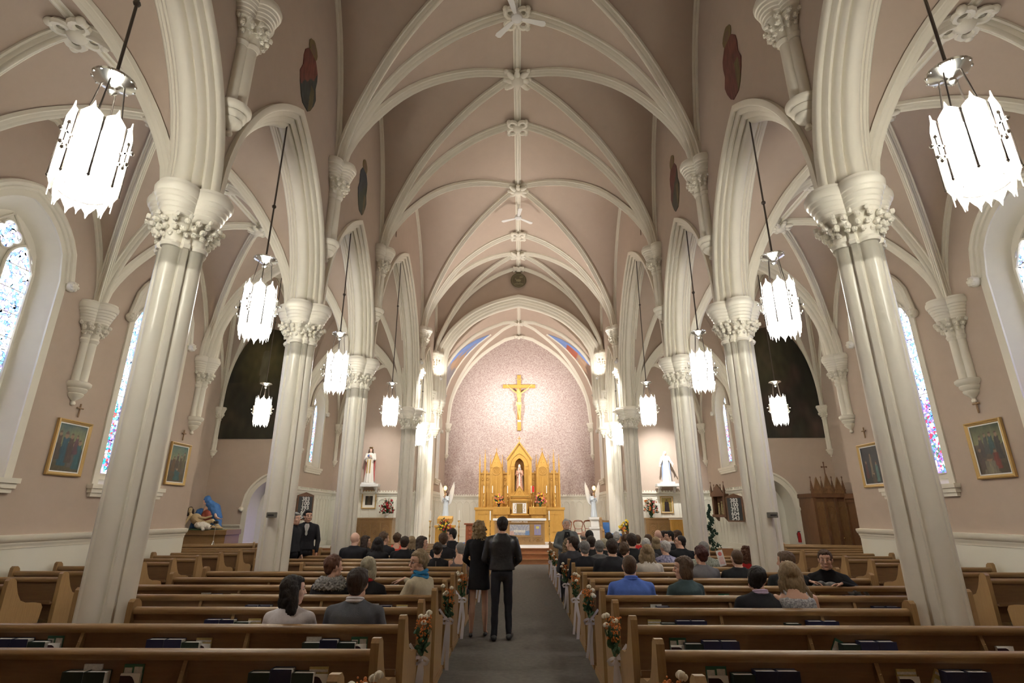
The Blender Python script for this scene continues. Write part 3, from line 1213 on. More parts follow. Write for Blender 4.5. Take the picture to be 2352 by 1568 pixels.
# ================================================================== chandeliers
def make_chandelier(rod_top):
    """origin at the middle of the glass shade"""
    t = thing('chandelier', '', 'chandelier')
    mb = MB()
    mb.tube([(0, 0, .86), (0, 0, rod_top)], .014, 8)
    for zz in (rod_top - 1.6,):
        mb.ell((0, 0, zz), .035, 8, 6)
    mb.ell((0, 0, .90), (.03, .03, .05), 8, 6)
    obj('rod', mb, 'bronze', t)
    mb = MB()
    mb.lathe([(.01, .73), (.02, .70), (.045, .72), (.03, .76), (.07, .79), (.10, .80), (.17, .84), (.175, .86), (.13, .86), (.04, .89), (.01, .9)], n=24)
    for q in range(12):
        a = 2 * PI * q / 12
        mb.ell((.165 * math.cos(a), .165 * math.sin(a), .845), .017, 6, 4)
    obj('canopy', mb, 'silver', t)
    mb = MB()
    for q in range(4):
        a = 2 * PI * q / 4 + .4
        mb.tube([(.09 * math.cos(a), .09 * math.sin(a), .80), (.15 * math.cos(a), .15 * math.sin(a), .31)], .007, 6)
        obj('hanger', mb, 'bronze', t)
        mb = MB()
    for zz in (.31, -.12, -.36):
        mb = MB()
        mb.tube([(.17 * math.cos(2 * PI * q / 16), .17 * math.sin(2 * PI * q / 16), zz) for q in range(17)], .008, 5)
        obj('ring', mb, 'bronze', t)
    mb = MB()
    mb.lathe([(.01, -.42), (.11, -.37), (.13, -.32), (.13, .18), (.11, .23), (.01, .24)], n=20)
    obj('lamp', mb, 'lamp_core', t)
    R = .225
    n = 8
    hw = R * math.tan(PI / n) * .86

    def panel(r, hw_, z0, z1, tip0, tip1, th=.008):
        # flat glass blade with pointed scalloped ends
        pts = [(-hw_, z0), (-hw_ * .55, z0 - tip0 * .35), (-hw_ * .25, z0 - tip0 * .55), (0, z0 - tip0), (hw_ * .25, z0 - tip0 * .55), (hw_ * .55, z0 - tip0 * .35), (hw_, z0),
               (hw_, z1), (hw_ * .6, z1 + tip1 * .28), (hw_ * .22, z1 + tip1 * .5), (0, z1 + tip1), (-hw_ * .22, z1 + tip1 * .5), (-hw_ * .6, z1 + tip1 * .28), (-hw_, z1)]
        m = MB()
        m.prism([(x, z) for x, z in pts], r - th / 2, r + th / 2, 'y')
        return m
    for q in range(n):
        a = 2 * PI * (q + .5) / n
        rot = Matrix.Rotation(a - PI / 2, 4, 'Z')
        mb = panel(R, hw, -.30, .31, .07, .13)
        mb.tr(rot)
        obj('glass_panel', mb, 'lamp_glass', t, smooth=0)
        mb = panel(R * .8, hw * .72, -.39, -.1, .12, .02)
        mb.tr(rot)
        obj('glass_drop', mb, 'lamp_glass', t, smooth=0)
        mb = panel(R * .96, hw * .42, -.38, -.24, .09, .05)
        mb.tr(Matrix.Rotation(a - PI / 2 + PI / n, 4, 'Z'))
        obj('glass_drop', mb, 'lamp_glass', t, smooth=0)
    for q in range(n):
        a = 2 * PI * q / n
        x, y = math.cos(a) * R * 1.09, math.sin(a) * R * 1.09
        mb = MB()
        mb.tube([(x, y, -.31), (x, y, -.28), (x, y, .26), (x, y, .30)], [.003, .010, .007, .003], 6)
        mb.ell((x, y, -.29), .014, 6, 5)
        obj('mullion', mb, 'bronze', t)
    for q in range(4):
        a = 2 * PI * q / 4
        mb = MB()
        x, y = R * 1.28, 0
        mb.box(x - .010, -.007, -.10, x + .010, .007, .13)
        mb.box(x - .055, -.007, .03, x + .055, .007, .05)
        for dx, dz in ((0, .14), (-.06, .04), (.06, .04), (0, -.105), (-.03, -.07), (.03, -.07)):
            mb.ell((x + dx, 0, dz), .02, 6, 5)
        mb.tube([(R * 1.1, 0, .0), (x, 0, .0)], .005, 5)
        mb.tr(Matrix.Rotation(a, 4, 'Z'))
        obj('cross_ornament', mb, 'silver', t)
    return t


HANG = {}
CH = []
for sg, side in ((-1, 'left'), (1, 'right')):
    CH += [(-3.74 if sg < 0 else 3.95, 3.9, 'glowing glass chandelier nearest the camera on the %s' % side, 8.15),
           (sg * 3.99, 7.54, 'glowing glass chandelier hanging from the second arcade arch on the %s' % side, 8.15),
           (sg * 3.99, 11.2, 'glowing glass chandelier hanging from the third arcade arch on the %s' % side, 8.15),
           (sg * 3.99, 16.28, 'glowing glass chandelier beside the crossing arch on the %s, near the statue' % side, 9.9),
           (sg * 3.95, 21.3, 'small distant glowing chandelier next to the chancel pier on the %s' % side, 8.15),
           (sg * 8.0, 16.28, 'glowing glass chandelier in front of the dark painting in the %s transept' % side, 9.35)]
protos = {}
for x, y, lab, top in CH:
    z = 4.83 if y > 15 else 4.74
    key = round(top - z, 2)
    if key not in protos:
        protos[key] = make_chandelier(key)
        protos[key].location = (x, y, z)
        protos[key]['label'] = lab
        protos[key]['group'] = 'glass chandeliers'
    else:
        dup(protos[key], (x, y, z), 0.0, lab, 'glass chandeliers')
# ================================================================== pews
PY0, PDY, PZ = 3.948, 0.835, 0.90
rowY = lambda k: PY0 + k * PDY
ENDP = [(-.06, 0), (.50, 0), (.50, .07), (.45, .09), (.44, .30), (.46, .44), (.47, .56), (.44, .61), (.36, .635), (.24, .65), (.16, .69), (.11, .77), (.085, .87), (.06, .94), (.02, .972), (-.03, .975), (-.055, .95), (-.06, .88)]


def pew_meshes(L):
    """pew of length L along x (0..L); back plane at y=0; seat towards +y; parts in local coordinates"""
    P = {}
    mb = MB()
    mb.prism([(-.03, PZ - .058), (.045, PZ - .058), (.05, PZ - .02), (.04, PZ - .002), (.0, PZ + .004), (-.03, PZ - .004), (-.042, PZ - .026)], .05, L - .05, 'x')
    P['top_rail'] = ('oak', link_mesh('top_rail', mb, 'oak', 50))
    mb = MB()
    mb.prism([(.0, .36), (.03, .36), (.022, PZ - .055), (-.004, PZ - .055)], .05, L - .05, 'x')
    P['backrest'] = ('oak_panel', link_mesh('backrest', mb, 'oak_panel', 30))
    mb = MB()
    mb.prism([(.02, .40), (.40, .42), (.43, .41), (.43, .385), (.02, .365)], .05, L - .05, 'x')
    P['seat'] = ('oak', link_mesh('seat', mb, 'oak', 30))
    mb = MB()
    mb.box(.05, -.10, .568, L - .05, -.0, .588)
    mb.box(.05, -.11, .568, L - .05, -.098, .61)
    P['book_rack'] = ('oak_panel', link_mesh('book_rack', mb, 'oak_panel', 30))
    return P


ENDP = [(a * 1.2 if a > .1 else a, b) for a, b in ENDP]
PEWM = {}
ENDM = {}


def end_mesh():
    mb = MB()
    mb.prism(ENDP, 0, .055, 'x')
    mb.box(-.01, -.08, 0, .065, .63, .05)
    mb.box(-.006, -.07, .05, .061, .61, .075)
    return link_mesh('end_panel', mb, 'oak_end', 35)


def bracket_mesh():
    mb = MB()
    mb.prism([(-.11, .54), (0, .54), (0, PZ - .06), (-.02, PZ - .06), (-.05, .74)], -.014, .014, 'x')
    mb.ell((0, -.05, .78), (.006, .006, .006), 6, 4)
    return link_mesh('bracket', mb, 'oak', 30)


EM, BM = end_mesh(), bracket_mesh()


def pew(x0, x1, y, label, group, brk=True):
    L = round(x1 - x0, 2)
    if L not in PEWM:
        PEWM[L] = pew_meshes(L)
    t = thing('pew', label, 'pew', (x0, y, 0), 0, group)
    for nme, (m, me) in PEWM[L].items():
        obj(nme, me, m, t)
    obj('end_panel', EM, 'oak_end', t)
    obj('end_panel', EM, 'oak_end', t, loc=(L - .055, 0, 0))
    if brk:
        n = max(1, int(L / 1.35))
        for i in range(1, n + 1):
            obj('bracket', BM, 'oak', t, loc=(L * i / (n + 1) + .07, 0, 0))
    return t


ROWN = ['first', 'second', 'third', 'fourth', 'fifth', 'sixth', 'seventh', 'eighth', 'ninth', 'tenth', 'eleventh', 'twelfth', 'thirteenth', 'fourteenth', 'fifteenth', 'sixteenth', 'seventeenth', 'eighteenth']
for k in range(-1, 17):
    for sg, side in ((-1, 'left'), (1, 'right')):
        out = 4.93
        if k in (2, 7, 11):
            out = 3.74
        elif k in (6,):
            out = 4.93
        inn = .90
        x0, x1 = (-out, -inn) if sg < 0 else (inn, out)
        n = k + 1
        lab = 'oak pew on the %s of the aisle, %s row from the camera' % (side, ROWN[n])
        if k == 2:
            lab = 'shortened oak pew on the %s, ending at the nearest column' % side
        if k == -1:
            lab = 'oak pew on the %s at the very bottom of the picture, nearest row' % side
        pew(x0, x1, rowY(k), lab, 'oak pews of the nave, %s block' % side)
    if 2 <= k <= 13:
        for sg, side in ((-1, 'left'), (1, 'right')):
            x0, x1 = (-7.98, -6.45) if sg < 0 else (6.45, 7.98)
            if k > 10:
                x0, x1 = (-9.6, -6.45) if sg < 0 else (6.45, 9.6)
            pew(x0, x1, rowY(k), 'oak pew in the %s side aisle, %s row beyond the camera' % (side, ROWN[k - 2]), 'oak pews of the %s side aisle' % side, brk=k < 6)
    if k in (0, 1):
        for sg, side in ((-1, 'left'), (1, 'right')):
            x0, x1 = (-7.98, -6.45) if sg < 0 else (6.45, 7.98)
            pew(x0, x1, rowY(k), 'oak pew at the wall of the %s aisle, %s of the two nearest' % (side, 'first' if k == 0 else 'second'), 'oak pews of the %s side aisle' % side)
# pews turned towards the altar in the transepts
for sg, side in ((-1, 'left'), (1, 'right')):
    for q in range(2):
        p = pew(0, 3.0, 0, 'oak pew set at an angle in the %s transept, %s of two' % (side, ('nearer', 'farther')[q]), 'angled pews of the %s transept' % side, brk=False)
        ang = -.38 * sg
        if sg < 0:
            p.location = (-10.7 + .2 * q, 15.75 + q * .9, 0)
        else:
            p.location = (7.6 - .2 * q, 16.5 + q * .95, 0)
        p.rotation_euler = (0, 0, .38 if sg < 0 else -.38)


# ------------------------------------------------------------------ books in the racks
def book_set(name, cover, w_, h_, d_, pages='white', tilt=0.0, label=''):
    t = thing(name, label, 'book')
    mb = MB()
    mb.box(-w_ / 2, -d_, 0, w_ / 2, -d_ + .004, h_)
    mb.box(-w_ / 2, -.004, 0, w_ / 2, 0, h_)
    mb.box(-w_ / 2, -d_, 0, -w_ / 2 + .005, 0, h_)
    obj('cover', mb, cover, t, smooth=0)
    mb = MB()
    mb.box(-w_ / 2 + .005, -d_ + .004, .004, w_ / 2 - .004, -.004, h_ - .005)
    obj('pages', mb, pages, t, smooth=0)
    return t


mat('navy_cover', (0.022, 0.026, 0.075), .4)
mat('green_cover', (0.018, 0.035, 0.03), .4)
mat('maroon_cover', (0.04, 0.015, 0.022), .4)
mat('magazine_green', (0.03, 0.12, 0.07), .4)
mat('paper', (0.72, 0.70, 0.66), .7, col2=(0.5, 0.49, 0.46), nscale=60)
mat('tan_paper', (0.62, 0.42, 0.17), .6, col2=(0.3, 0.32, 0.12), nscale=30)
PROT = {}


def soft_book(label):
    """soft-cover missal whose front page curls over"""
    t = thing('missal', label, 'book')
    mb = MB()
    mb.box(-.062, -.02, 0, .062, 0, .175)
    obj('pages', mb, 'paper', t, smooth=0)
    mb = MB()
    A, B = [], []
    for i in range(9):
        x = -.063 + .126 * i / 8
        A.append((x, -.024, 0))
        B.append((x, -.026, .165 - .11 * max(0, (i - 4) / 4) ** 2))
    mb.strip(A, B)
    mb.strip([(a[0], a[1] + .003, a[2]) for a in A], [(b[0], b[1] + .003, b[2]) for b in B])
    obj('cover', mb, 'maroon_cover', t)
    mb = MB()
    A, B = [], []
    for i in range(9):
        x = -.063 + .128 * i / 8
        z = .165 - .11 * max(0, (i - 4) / 4) ** 2
        A.append((x, -.0265, z))
        B.append((x, -.021, .178))
    mb.strip(A, B)
    obj('curled_page', mb, 'white', t)
    return t


def magazine(label):
    t = thing('songbook', label, 'book')
    mb = MB()
    mb.box(-.066, -.006, 0, .066, 0, .225)
    obj('cover', mb, 'magazine_green', t, smooth=0)
    mb = MB()
    mb.box(-.06, -.0075, .13, -.01, -.006, .205)
    mb.box(.004, -.0075, .14, .058, -.006, .21)
    mb.box(-.06, -.0075, .02, .058, -.006, .12)
    obj('printed_panel', mb, 'paper', t, smooth=0)
    return t


def tan_mag(label):
    t = thing('songbook', label, 'book')
    mb = MB()
    mb.box(-.062, -.012, 0, .062, 0, .215)
    obj('cover', mb, 'tan_paper', t, smooth=0)
    mb = MB()
    mb.box(-.06, -.0135, .185, .06, -.012, .2)
    mb.box(-.054, -.0135, .03, -.005, -.012, .16)
    mb.box(.005, -.0135, .03, .054, -.012, .16)
    obj('printed_panel', mb, 'paper', t, smooth=0)
    return t


KN = {'N': 'navy hymnal', 'G': 'dark green hymnal', 'S': 'maroon soft-cover missal', 'M': 'green songbook with white panels', 'T': 'tan songbook', 'W': 'white leaflet book'}


def place_book(kind, x, k, lab, lean=0.0, dy=0.0):
    y = rowY(k) - .012 - dy
    z = .590
    if kind not in PROT:
        if kind == 'N':
            PROT[kind] = book_set('hymnal', 'navy_cover', .137, .215, .072)
        elif kind == 'G':
            PROT[kind] = book_set('hymnal', 'green_cover', .136, .195, .068)
        elif kind == 'S':
            PROT[kind] = soft_book('')
        elif kind == 'M':
            PROT[kind] = magazine('')
        elif kind == 'W':
            PROT[kind] = book_set('booklet', 'paper', .12, .225, .012)
        else:
            PROT[kind] = tan_mag('')
        t = PROT[kind]
        t.location = (x, y, z)
        t['label'] = lab
    else:
        t = dup(PROT[kind], (x, y, z), 0, lab)
    t['group'] = {'N': 'navy hymnals', 'G': 'dark green hymnals', 'S': 'soft-cover missals', 'M': 'green songbooks', 'T': 'tan songbooks', 'W': 'white booklets'}[kind] + ' in the pew racks'
    if lean:
        t.rotation_euler = (0, lean, 0)
    return t


def px_x(u, y, z):
    """world x of picture column u at depth y, height z (used to read positions off the photograph)"""
    c, s = math.cos(YAW), math.sin(YAW)
    Z = z - CAMH
    xr = (u - 1176) / F_PX
    # iterate: camera-space x / depth = xr
    X = 0.0
    for _ in range(12):
        Yc_ = -X * s + y * c
        d = Yc_ * math.cos(PITCH) + Z * math.sin(PITCH)
        X = (xr * d - y * s) / c
    return X + CAMX


# (row, first pixel x, kinds left to right)
CL = [(0, 176, 'GG', 'W1'), (0, 298, 'S', 'M0'), (0, 600, 'GNG', ''), (0, 728, 'S', 'T0'), (0, 1650, 'S', 'M0'), (0, 1705, 'GNN', ''), (0, 2090, 'S', 'T0'), (0, 2190, 'NN', 'T-'),
      (1, 12, 'NNG', ''), (1, 118, 'S', 'M0'), (1, 362, 'NNG', ''), (1, 463, 'S', 'T0'), (1, 717, 'GNG', 'W0'), (1, 822, 'S', 'M0'), (1, 1560, 'S', 'M0'), (1, 1592, 'GNN', ''), (1, 1950, 'GNN', 'M-'), (1, 2310, 'S', ''),
      (2, 490, 'NNG', ''), (2, 582, 'T', ''), (2, 1505, 'S', 'T0'), (2, 1535, 'GNN', ''), (2, 1820, 'G', ''), (2, 1871, 'NN', ''),
      (3, 580, 'NN', ''), (3, 856, 'WNG', ''), (3, 922, 'T', ''), (3, 1492, 'GNG', 'W1'), (3, 1989, 'GNN', ''),
      (4, 470, 'WNG', ''), (4, 538, 'T', ''), (4, 1500, 'N', ''), (4, 1665, 'MG', ''), (4, 1898, 'T', ''), (4, 1926, 'GNN', ''),
      (5, 526, 'N', ''), (5, 566, 'T', ''), (5, 905, 'W', ''), (5, 975, 'T', ''), (5, 1647, 'GNN', ''),
      (6, 568, 'GG', ''), (6, 985, 'W', ''), (6, 1420, 'WG', ''), (7, 667, 'GG', '')]
cnt = 0
for (k, u, kinds, extra) in CL:
    y = rowY(k)
    x = px_x(u, y - .04, .76)
    side = 'left' if u < 1176 else 'right'
    rn = ROWN[k + 1]
    n = len(kinds)
    where = 'aisle end' if abs(x) < 1.75 else ('middle' if abs(x) < 3.1 else 'outer end')
    seen = {}
    for q, kd in enumerate(kinds):
        seen[kd] = seen.get(kd, 0) + 1
        same = kinds.count(kd)
        pre = ('' if same == 1 else ('left-hand ' if seen[kd] == 1 else 'right-hand '))
        place_book(kd, x + q * .141, k, '%s%s in the rack of the %s pew on the %s, %s' % (pre, KN[kd], rn, side, where))
    if extra:
        dx = {'0': 0, '1': .08, '-': -.13}[extra[1]]
        place_book(extra[0], x + dx, k, '%s behind the other books, %s pew on the %s, %s' % (KN[extra[0]] + (' leaning' if extra[1] == '-' else ''), rn, side, where), lean=(.5 if extra[1] == '-' else 0), dy=-.008)
for (x, k, sd) in ((-6.9, 1, 'left'), (-7.5, 3, 'left'), (7.2, 1, 'right'), (6.9, 3, 'right')):
    place_book('N', x, k, 'navy hymnal in the %s side-aisle pew rack, %s' % (sd, 'nearer' if k == 1 else 'farther'))


# ------------------------------------------------------------------ pew bows and posies
def bow(x, y, side, lab, seed, roses):
    rnd = random.Random(seed)
    sg = -1 if side == 'left' else 1
    t = thing('pew_posy', lab, 'flower decoration', (x, y, .53), 0, 'posies tied to the aisle pew ends')
    mb = MB()
    for q in range(14):
        a, b = rnd.uniform(-.5, .5), rnd.uniform(-.3, .3)
        mb.tube([(0, 0, .0), (a * .08, b * .08, .12), (a * .17, b * .12, rnd.uniform(.2, .33))], [.004, .003, .002], 4)
    for q in range(26):
        a = rnd.uniform(0, 2 * PI)
        r = rnd.uniform(.02, .06)
        mb.ell((r * math.cos(a), r * math.sin(a), rnd.uniform(.05, .25)), (.022, .009, .035), 6, 4, (rnd.uniform(-1, 1), rnd.uniform(-1, 1), a))
    obj('greenery', mb, 'foliage', t)
    mb = MB()
    for q in range(110):
        a = rnd.uniform(0, 2 * PI)
        r = rnd.uniform(.0, .075)
        mb.ell((r * math.cos(a), r * math.sin(a), rnd.uniform(.13, .34)), rnd.uniform(.006, .011), 6, 4)
    obj('orange_blossom', mb, 'orange_flower', t)
    for q in range(roses):
        mb = MB()
        cx, cy, cz = rnd.uniform(-.08, .08), rnd.uniform(-.06, .0), rnd.uniform(.24, .38)
        mb.ell((cx, cy, cz), (.021, .021, .02), 10, 8)
        for j in range(6):
            a = j * PI / 3
            mb.ell((cx + .014 * math.cos(a), cy + .014 * math.sin(a), cz - .004), (.015, .007, .018), 7, 5, (0, .2, a))
        obj('rose', mb, 'white_flower', t)
    mb = MB()

    def rib_(pts, w0=.022):
        P = [Vector(p) for p in pts]
        A, B = [], []
        for i, p in enumerate(P):
            tt = (P[min(i + 1, len(P) - 1)] - P[max(i - 1, 0)]).normalized()
            sd = tt.cross(Vector((0, -1, .15))).normalized()
            A.append(p + sd * w0)
            B.append(p - sd * w0)
        mb.strip(A, B)
        mb.strip([a + Vector((0, .0015, 0)) for a in A], [b + Vector((0, .0015, 0)) for b in B])
    for s_ in (-1, 1):
        c = Vector((s_ * .055, -.045, .0))
        rib_([(s_ * .005, -.045, -.01)] + [(s_ * (.038 - .036 * math.cos(a)) * (1 if a < PI else .8), -.06 - .015 * math.sin(a), .006 + .026 * math.sin(a) - .012 * (1 - math.cos(a))) for a in [2 * PI * i / 12 for i in range(13)]], .013)
    L1 = rnd.uniform(.42, .55)
    rib_([(0, -.05, 0), (.012, -.06, -.1), (.02 + rnd.uniform(-.02, .02), -.065, -.25), (.008, -.06, -L1)])
    rib_([(0, -.055, 0), (-.015, -.07, -.12), (-.03, -.07, -.28), (-.05, -.06, -L1 + .07)], .016)
    rib_([(0, -.05, .0), (-sg * -.05, -.045, .05), (sg * .11, -.03, .12)], .013)
    mb.ell((0, -.055, 0), (.018, .012, .016), 8, 6)
    obj('ribbon', mb, 'ribbon', t)
    return t


LN = ['nearest to the camera', 'second from the camera', 'third from the camera', 'fourth from the camera', 'fifth from the camera', 'sixth from the camera', 'seventh from the camera', 'eighth from the camera', 'ninth from the camera']
for i, k in enumerate((-.6, 1.7, 3.9, 5.9, 8, 10, 12)):
    bow(-.86, rowY(k), 'left', 'posy of orange blossom and white roses with ribbon, left aisle side, %s' % LN[i], int(40 + k), 5 if k < 0 else 4)
for i, k in enumerate((-.6, 1.7, 3.9, 5.9, 8, 10, 12, 14)):
    bow(.86, rowY(k), 'right', 'posy of orange blossom and white roses with ribbon, right aisle side, %s' % LN[i], int(70 + k), 4)
# ================================================================== people machinery
mat('skin', (0.60, 0.36, 0.26), .5, spec=.35)
mat('skin_pale', (0.68, 0.44, 0.34), .5, spec=.35)
mat('skin_tan', (0.50, 0.29, 0.20), .5, spec=.35)
HAIRC = {'black': (.018, .014, .013), 'dark': (.045, .028, .02), 'brown': (.11, .062, .035), 'auburn': (.16, .07, .04), 'redblack': (.085, .025, .02), 'blond': (.40, .29, .15), 'dirty': (.33, .235, .13),
         'grey': (.26, .25, .24), 'white': (.62, .60, .57), 'ash': (.45, .40, .28)}
for k_, c_ in HAIRC.items():
    mat('hair_' + k_, c_, .55, spec=.3, col2=tuple(x * .55 for x in c_), nscale=34, stretch=(3, 3, .7), bump=.6, bscale=90)
CL_ = {'black_cloth': (.018, .018, .02), 'suit_black': (.022, .022, .026), 'charcoal': (.05, .05, .058), 'grey_suit': (.105, .108, .125), 'grey_cloth': (.16, .155, .165), 'white_cloth': (.72, .68, .70),
       'beige_coat': (.50, .44, .32), 'blue_shirt': (.10, .19, .62), 'red_cloth': (.45, .03, .03), 'coral_cloth': (.75, .10, .07), 'teal_jacket': (.055, .085, .095), 'taupe_cloth': (.17, .14, .14),
       'maroon_cloth': (.10, .02, .025), 'lavender_cloth': (.55, .45, .62), 'grey_cardigan': (.14, .15, .15), 'cream_knit': (.6, .56, .5), 'denim_black': (.02, .02, .024), 'fur': (.32, .31, .30)}
for k_, c_ in CL_.items():
    mat(k_, c_, .85, spec=.15, noise_amt=.15, nscale=25, bump=.25, bscale=180)
mat('leather', (.02, .02, .022), .35, spec=.5, bump=.5, bscale=30)
mat('scarf_blue', (.02, .22, .42), .8, col2=(.01, .12, .3), nscale=30)
mat('tweed', (.14, .14, .14), .9, noise_amt=.5, nscale=120)
mat('plaid', (.34, .33, .31), .9, col2=(.04, .05, .05), nscale=14)
mat('floral', (.45, .43, .6), .8, col2=(.03, .03, .09), nscale=26)
mat('pattern_bw', (.62, .62, .64), .8, col2=(.05, .05, .07), nscale=70)
mat('pattern_green', (.42, .44, .38), .8, col2=(.06, .07, .05), nscale=60)
mat('eye_white', (.75, .72, .68), .3)
mat('iris', (.05, .035, .03), .2)
mat('lips', (.42, .16, .14), .5)


def fuse(name, mb, m, parent, voxel, amp=0.0, nsc=(9, 9, 9), smooth=3, label=None, **kw):
    me = bpy.data.meshes.new('tmp')
    me.from_pydata([tuple(v) for v in mb.v], [], mb.f)
    me.validate()
    o = bpy.data.objects.new('tmp', me)
    COL.objects.link(o)
    r = o.modifiers.new('r', 'REMESH')
    r.mode = 'VOXEL'
    r.voxel_size = voxel
    if smooth:
        sm = o.modifiers.new('s', 'SMOOTH')
        sm.iterations = smooth
        sm.factor = .5
    dg = bpy.context.evaluated_depsgraph_get()
    dg.update()
    me2 = bpy.data.meshes.new_from_object(o.evaluated_get(dg))
    bpy.data.objects.remove(o)
    bpy.data.meshes.remove(me)
    if amp:
        nr = [v.normal.copy() for v in me2.vertices]
        for v, n_ in zip(me2.vertices, nr):
            p = v.co
            v.co = p + n_ * (amp * noise.noise(Vector((p.x * nsc[0], p.y * nsc[1], p.z * nsc[2]))))
    me2.materials.clear()
    me2.materials.append(M[m])
    me2.polygons.foreach_set('use_smooth', [True] * len(me2.polygons))
    me2.name = name
    o = bpy.data.objects.new(name, me2)
    COL.objects.link(o)
    if parent is not None:
        o.parent = parent
    return tag(o, label, **kw)


def hand(mb, wrist, d, pn, curl=.4, side=1, s_=1.0, spread=.12, point=False):
    """palm from wrist along d; pn = palm normal; side = +1 thumb on d x pn side"""
    w_ = Vector(wrist)
    d = Vector(d).normalized()
    pn = Vector(pn)
    pn = (pn - d * pn.dot(d)).normalized()
    sd = d.cross(pn).normalized() * side
    L = .085 * s_
    for q in (-1, -.33, .33, 1):
        mb.cap(w_ + sd * .012 * q * s_, .015 * s_, w_ + d * L + sd * .027 * q * s_, .0125 * s_, 8)
    for q, ln in ((1, .07), (.33, .08), (-.33, .075), (-1, .058)):
        p = w_ + d * L + sd * .027 * q * s_
        dd = (d + sd * spread * q).normalized()
        c = curl * (.25 if (point and q in (1, .33)) else 1)
        for j, (fr, rr) in enumerate(((.45, .0092), (.32, .0085), (.23, .0075))):
            dd = (dd * math.cos(c * (.6 + .3 * j)) + pn * math.sin(c * (.6 + .3 * j))).normalized()
            p2 = p + dd * ln * fr * s_
            mb.cap(p, rr * s_, p2, rr * .92 * s_, 8)
            p = p2
    p = w_ + d * .02 * s_ + sd * .022 * s_
    dd = (d * .75 + sd * .6 + pn * .25).normalized()
    for ln, rr in ((.04, .0125), (.032, .011), (.025, .0095)):
        p2 = p + dd * ln * s_
        mb.cap(p, rr * s_, p2, rr * .9 * s_, 8)
        p = p2
        dd = (dd + d * .35 + pn * .12).normalized()


def head_shape(mb, T, f=1.0):
    k = mb.n()
    mb.ell((0, -.014, .022), (.073, .092, .093), 20, 14)
    mb.ell((0, .012, -.045), (.058, .070, .072), 16, 12)
    mb.ell((0, .05, -.095), (.028, .03, .024), 12, 8)
    mb.ell((0, .03, .035), (.064, .058, .058), 14, 10)
    for s_ in (-1, 1):
        mb.ell((s_ * .034, .05, -.022), (.028, .03, .03), 10, 8)
        mb.ell((s_ * .074, -.004, -.008), (.009, .02, .032), 10, 8, (0, s_ * .2, s_ * -.35))
        mb.ell((s_ * .048, .0, -.07), (.018, .04, .025), 8, 6)
    mb.cap((0, .082, .018), .008, (0, .104, -.028), .0125, 8)
    mb.ell((0, .094, -.032), (.018, .014, .010), 8, 6)
    mb.cap((-.03, .075, .03), .010, (.03, .075, .03), .010, 8)
    mb.cap((-.018, .080, -.062), .006, (.018, .080, -.062), .006, 8)
    mb.cap((-.015, .078, -.073), .007, (.015, .078, -.073), .007, 8)
    mb.tr(T, k)


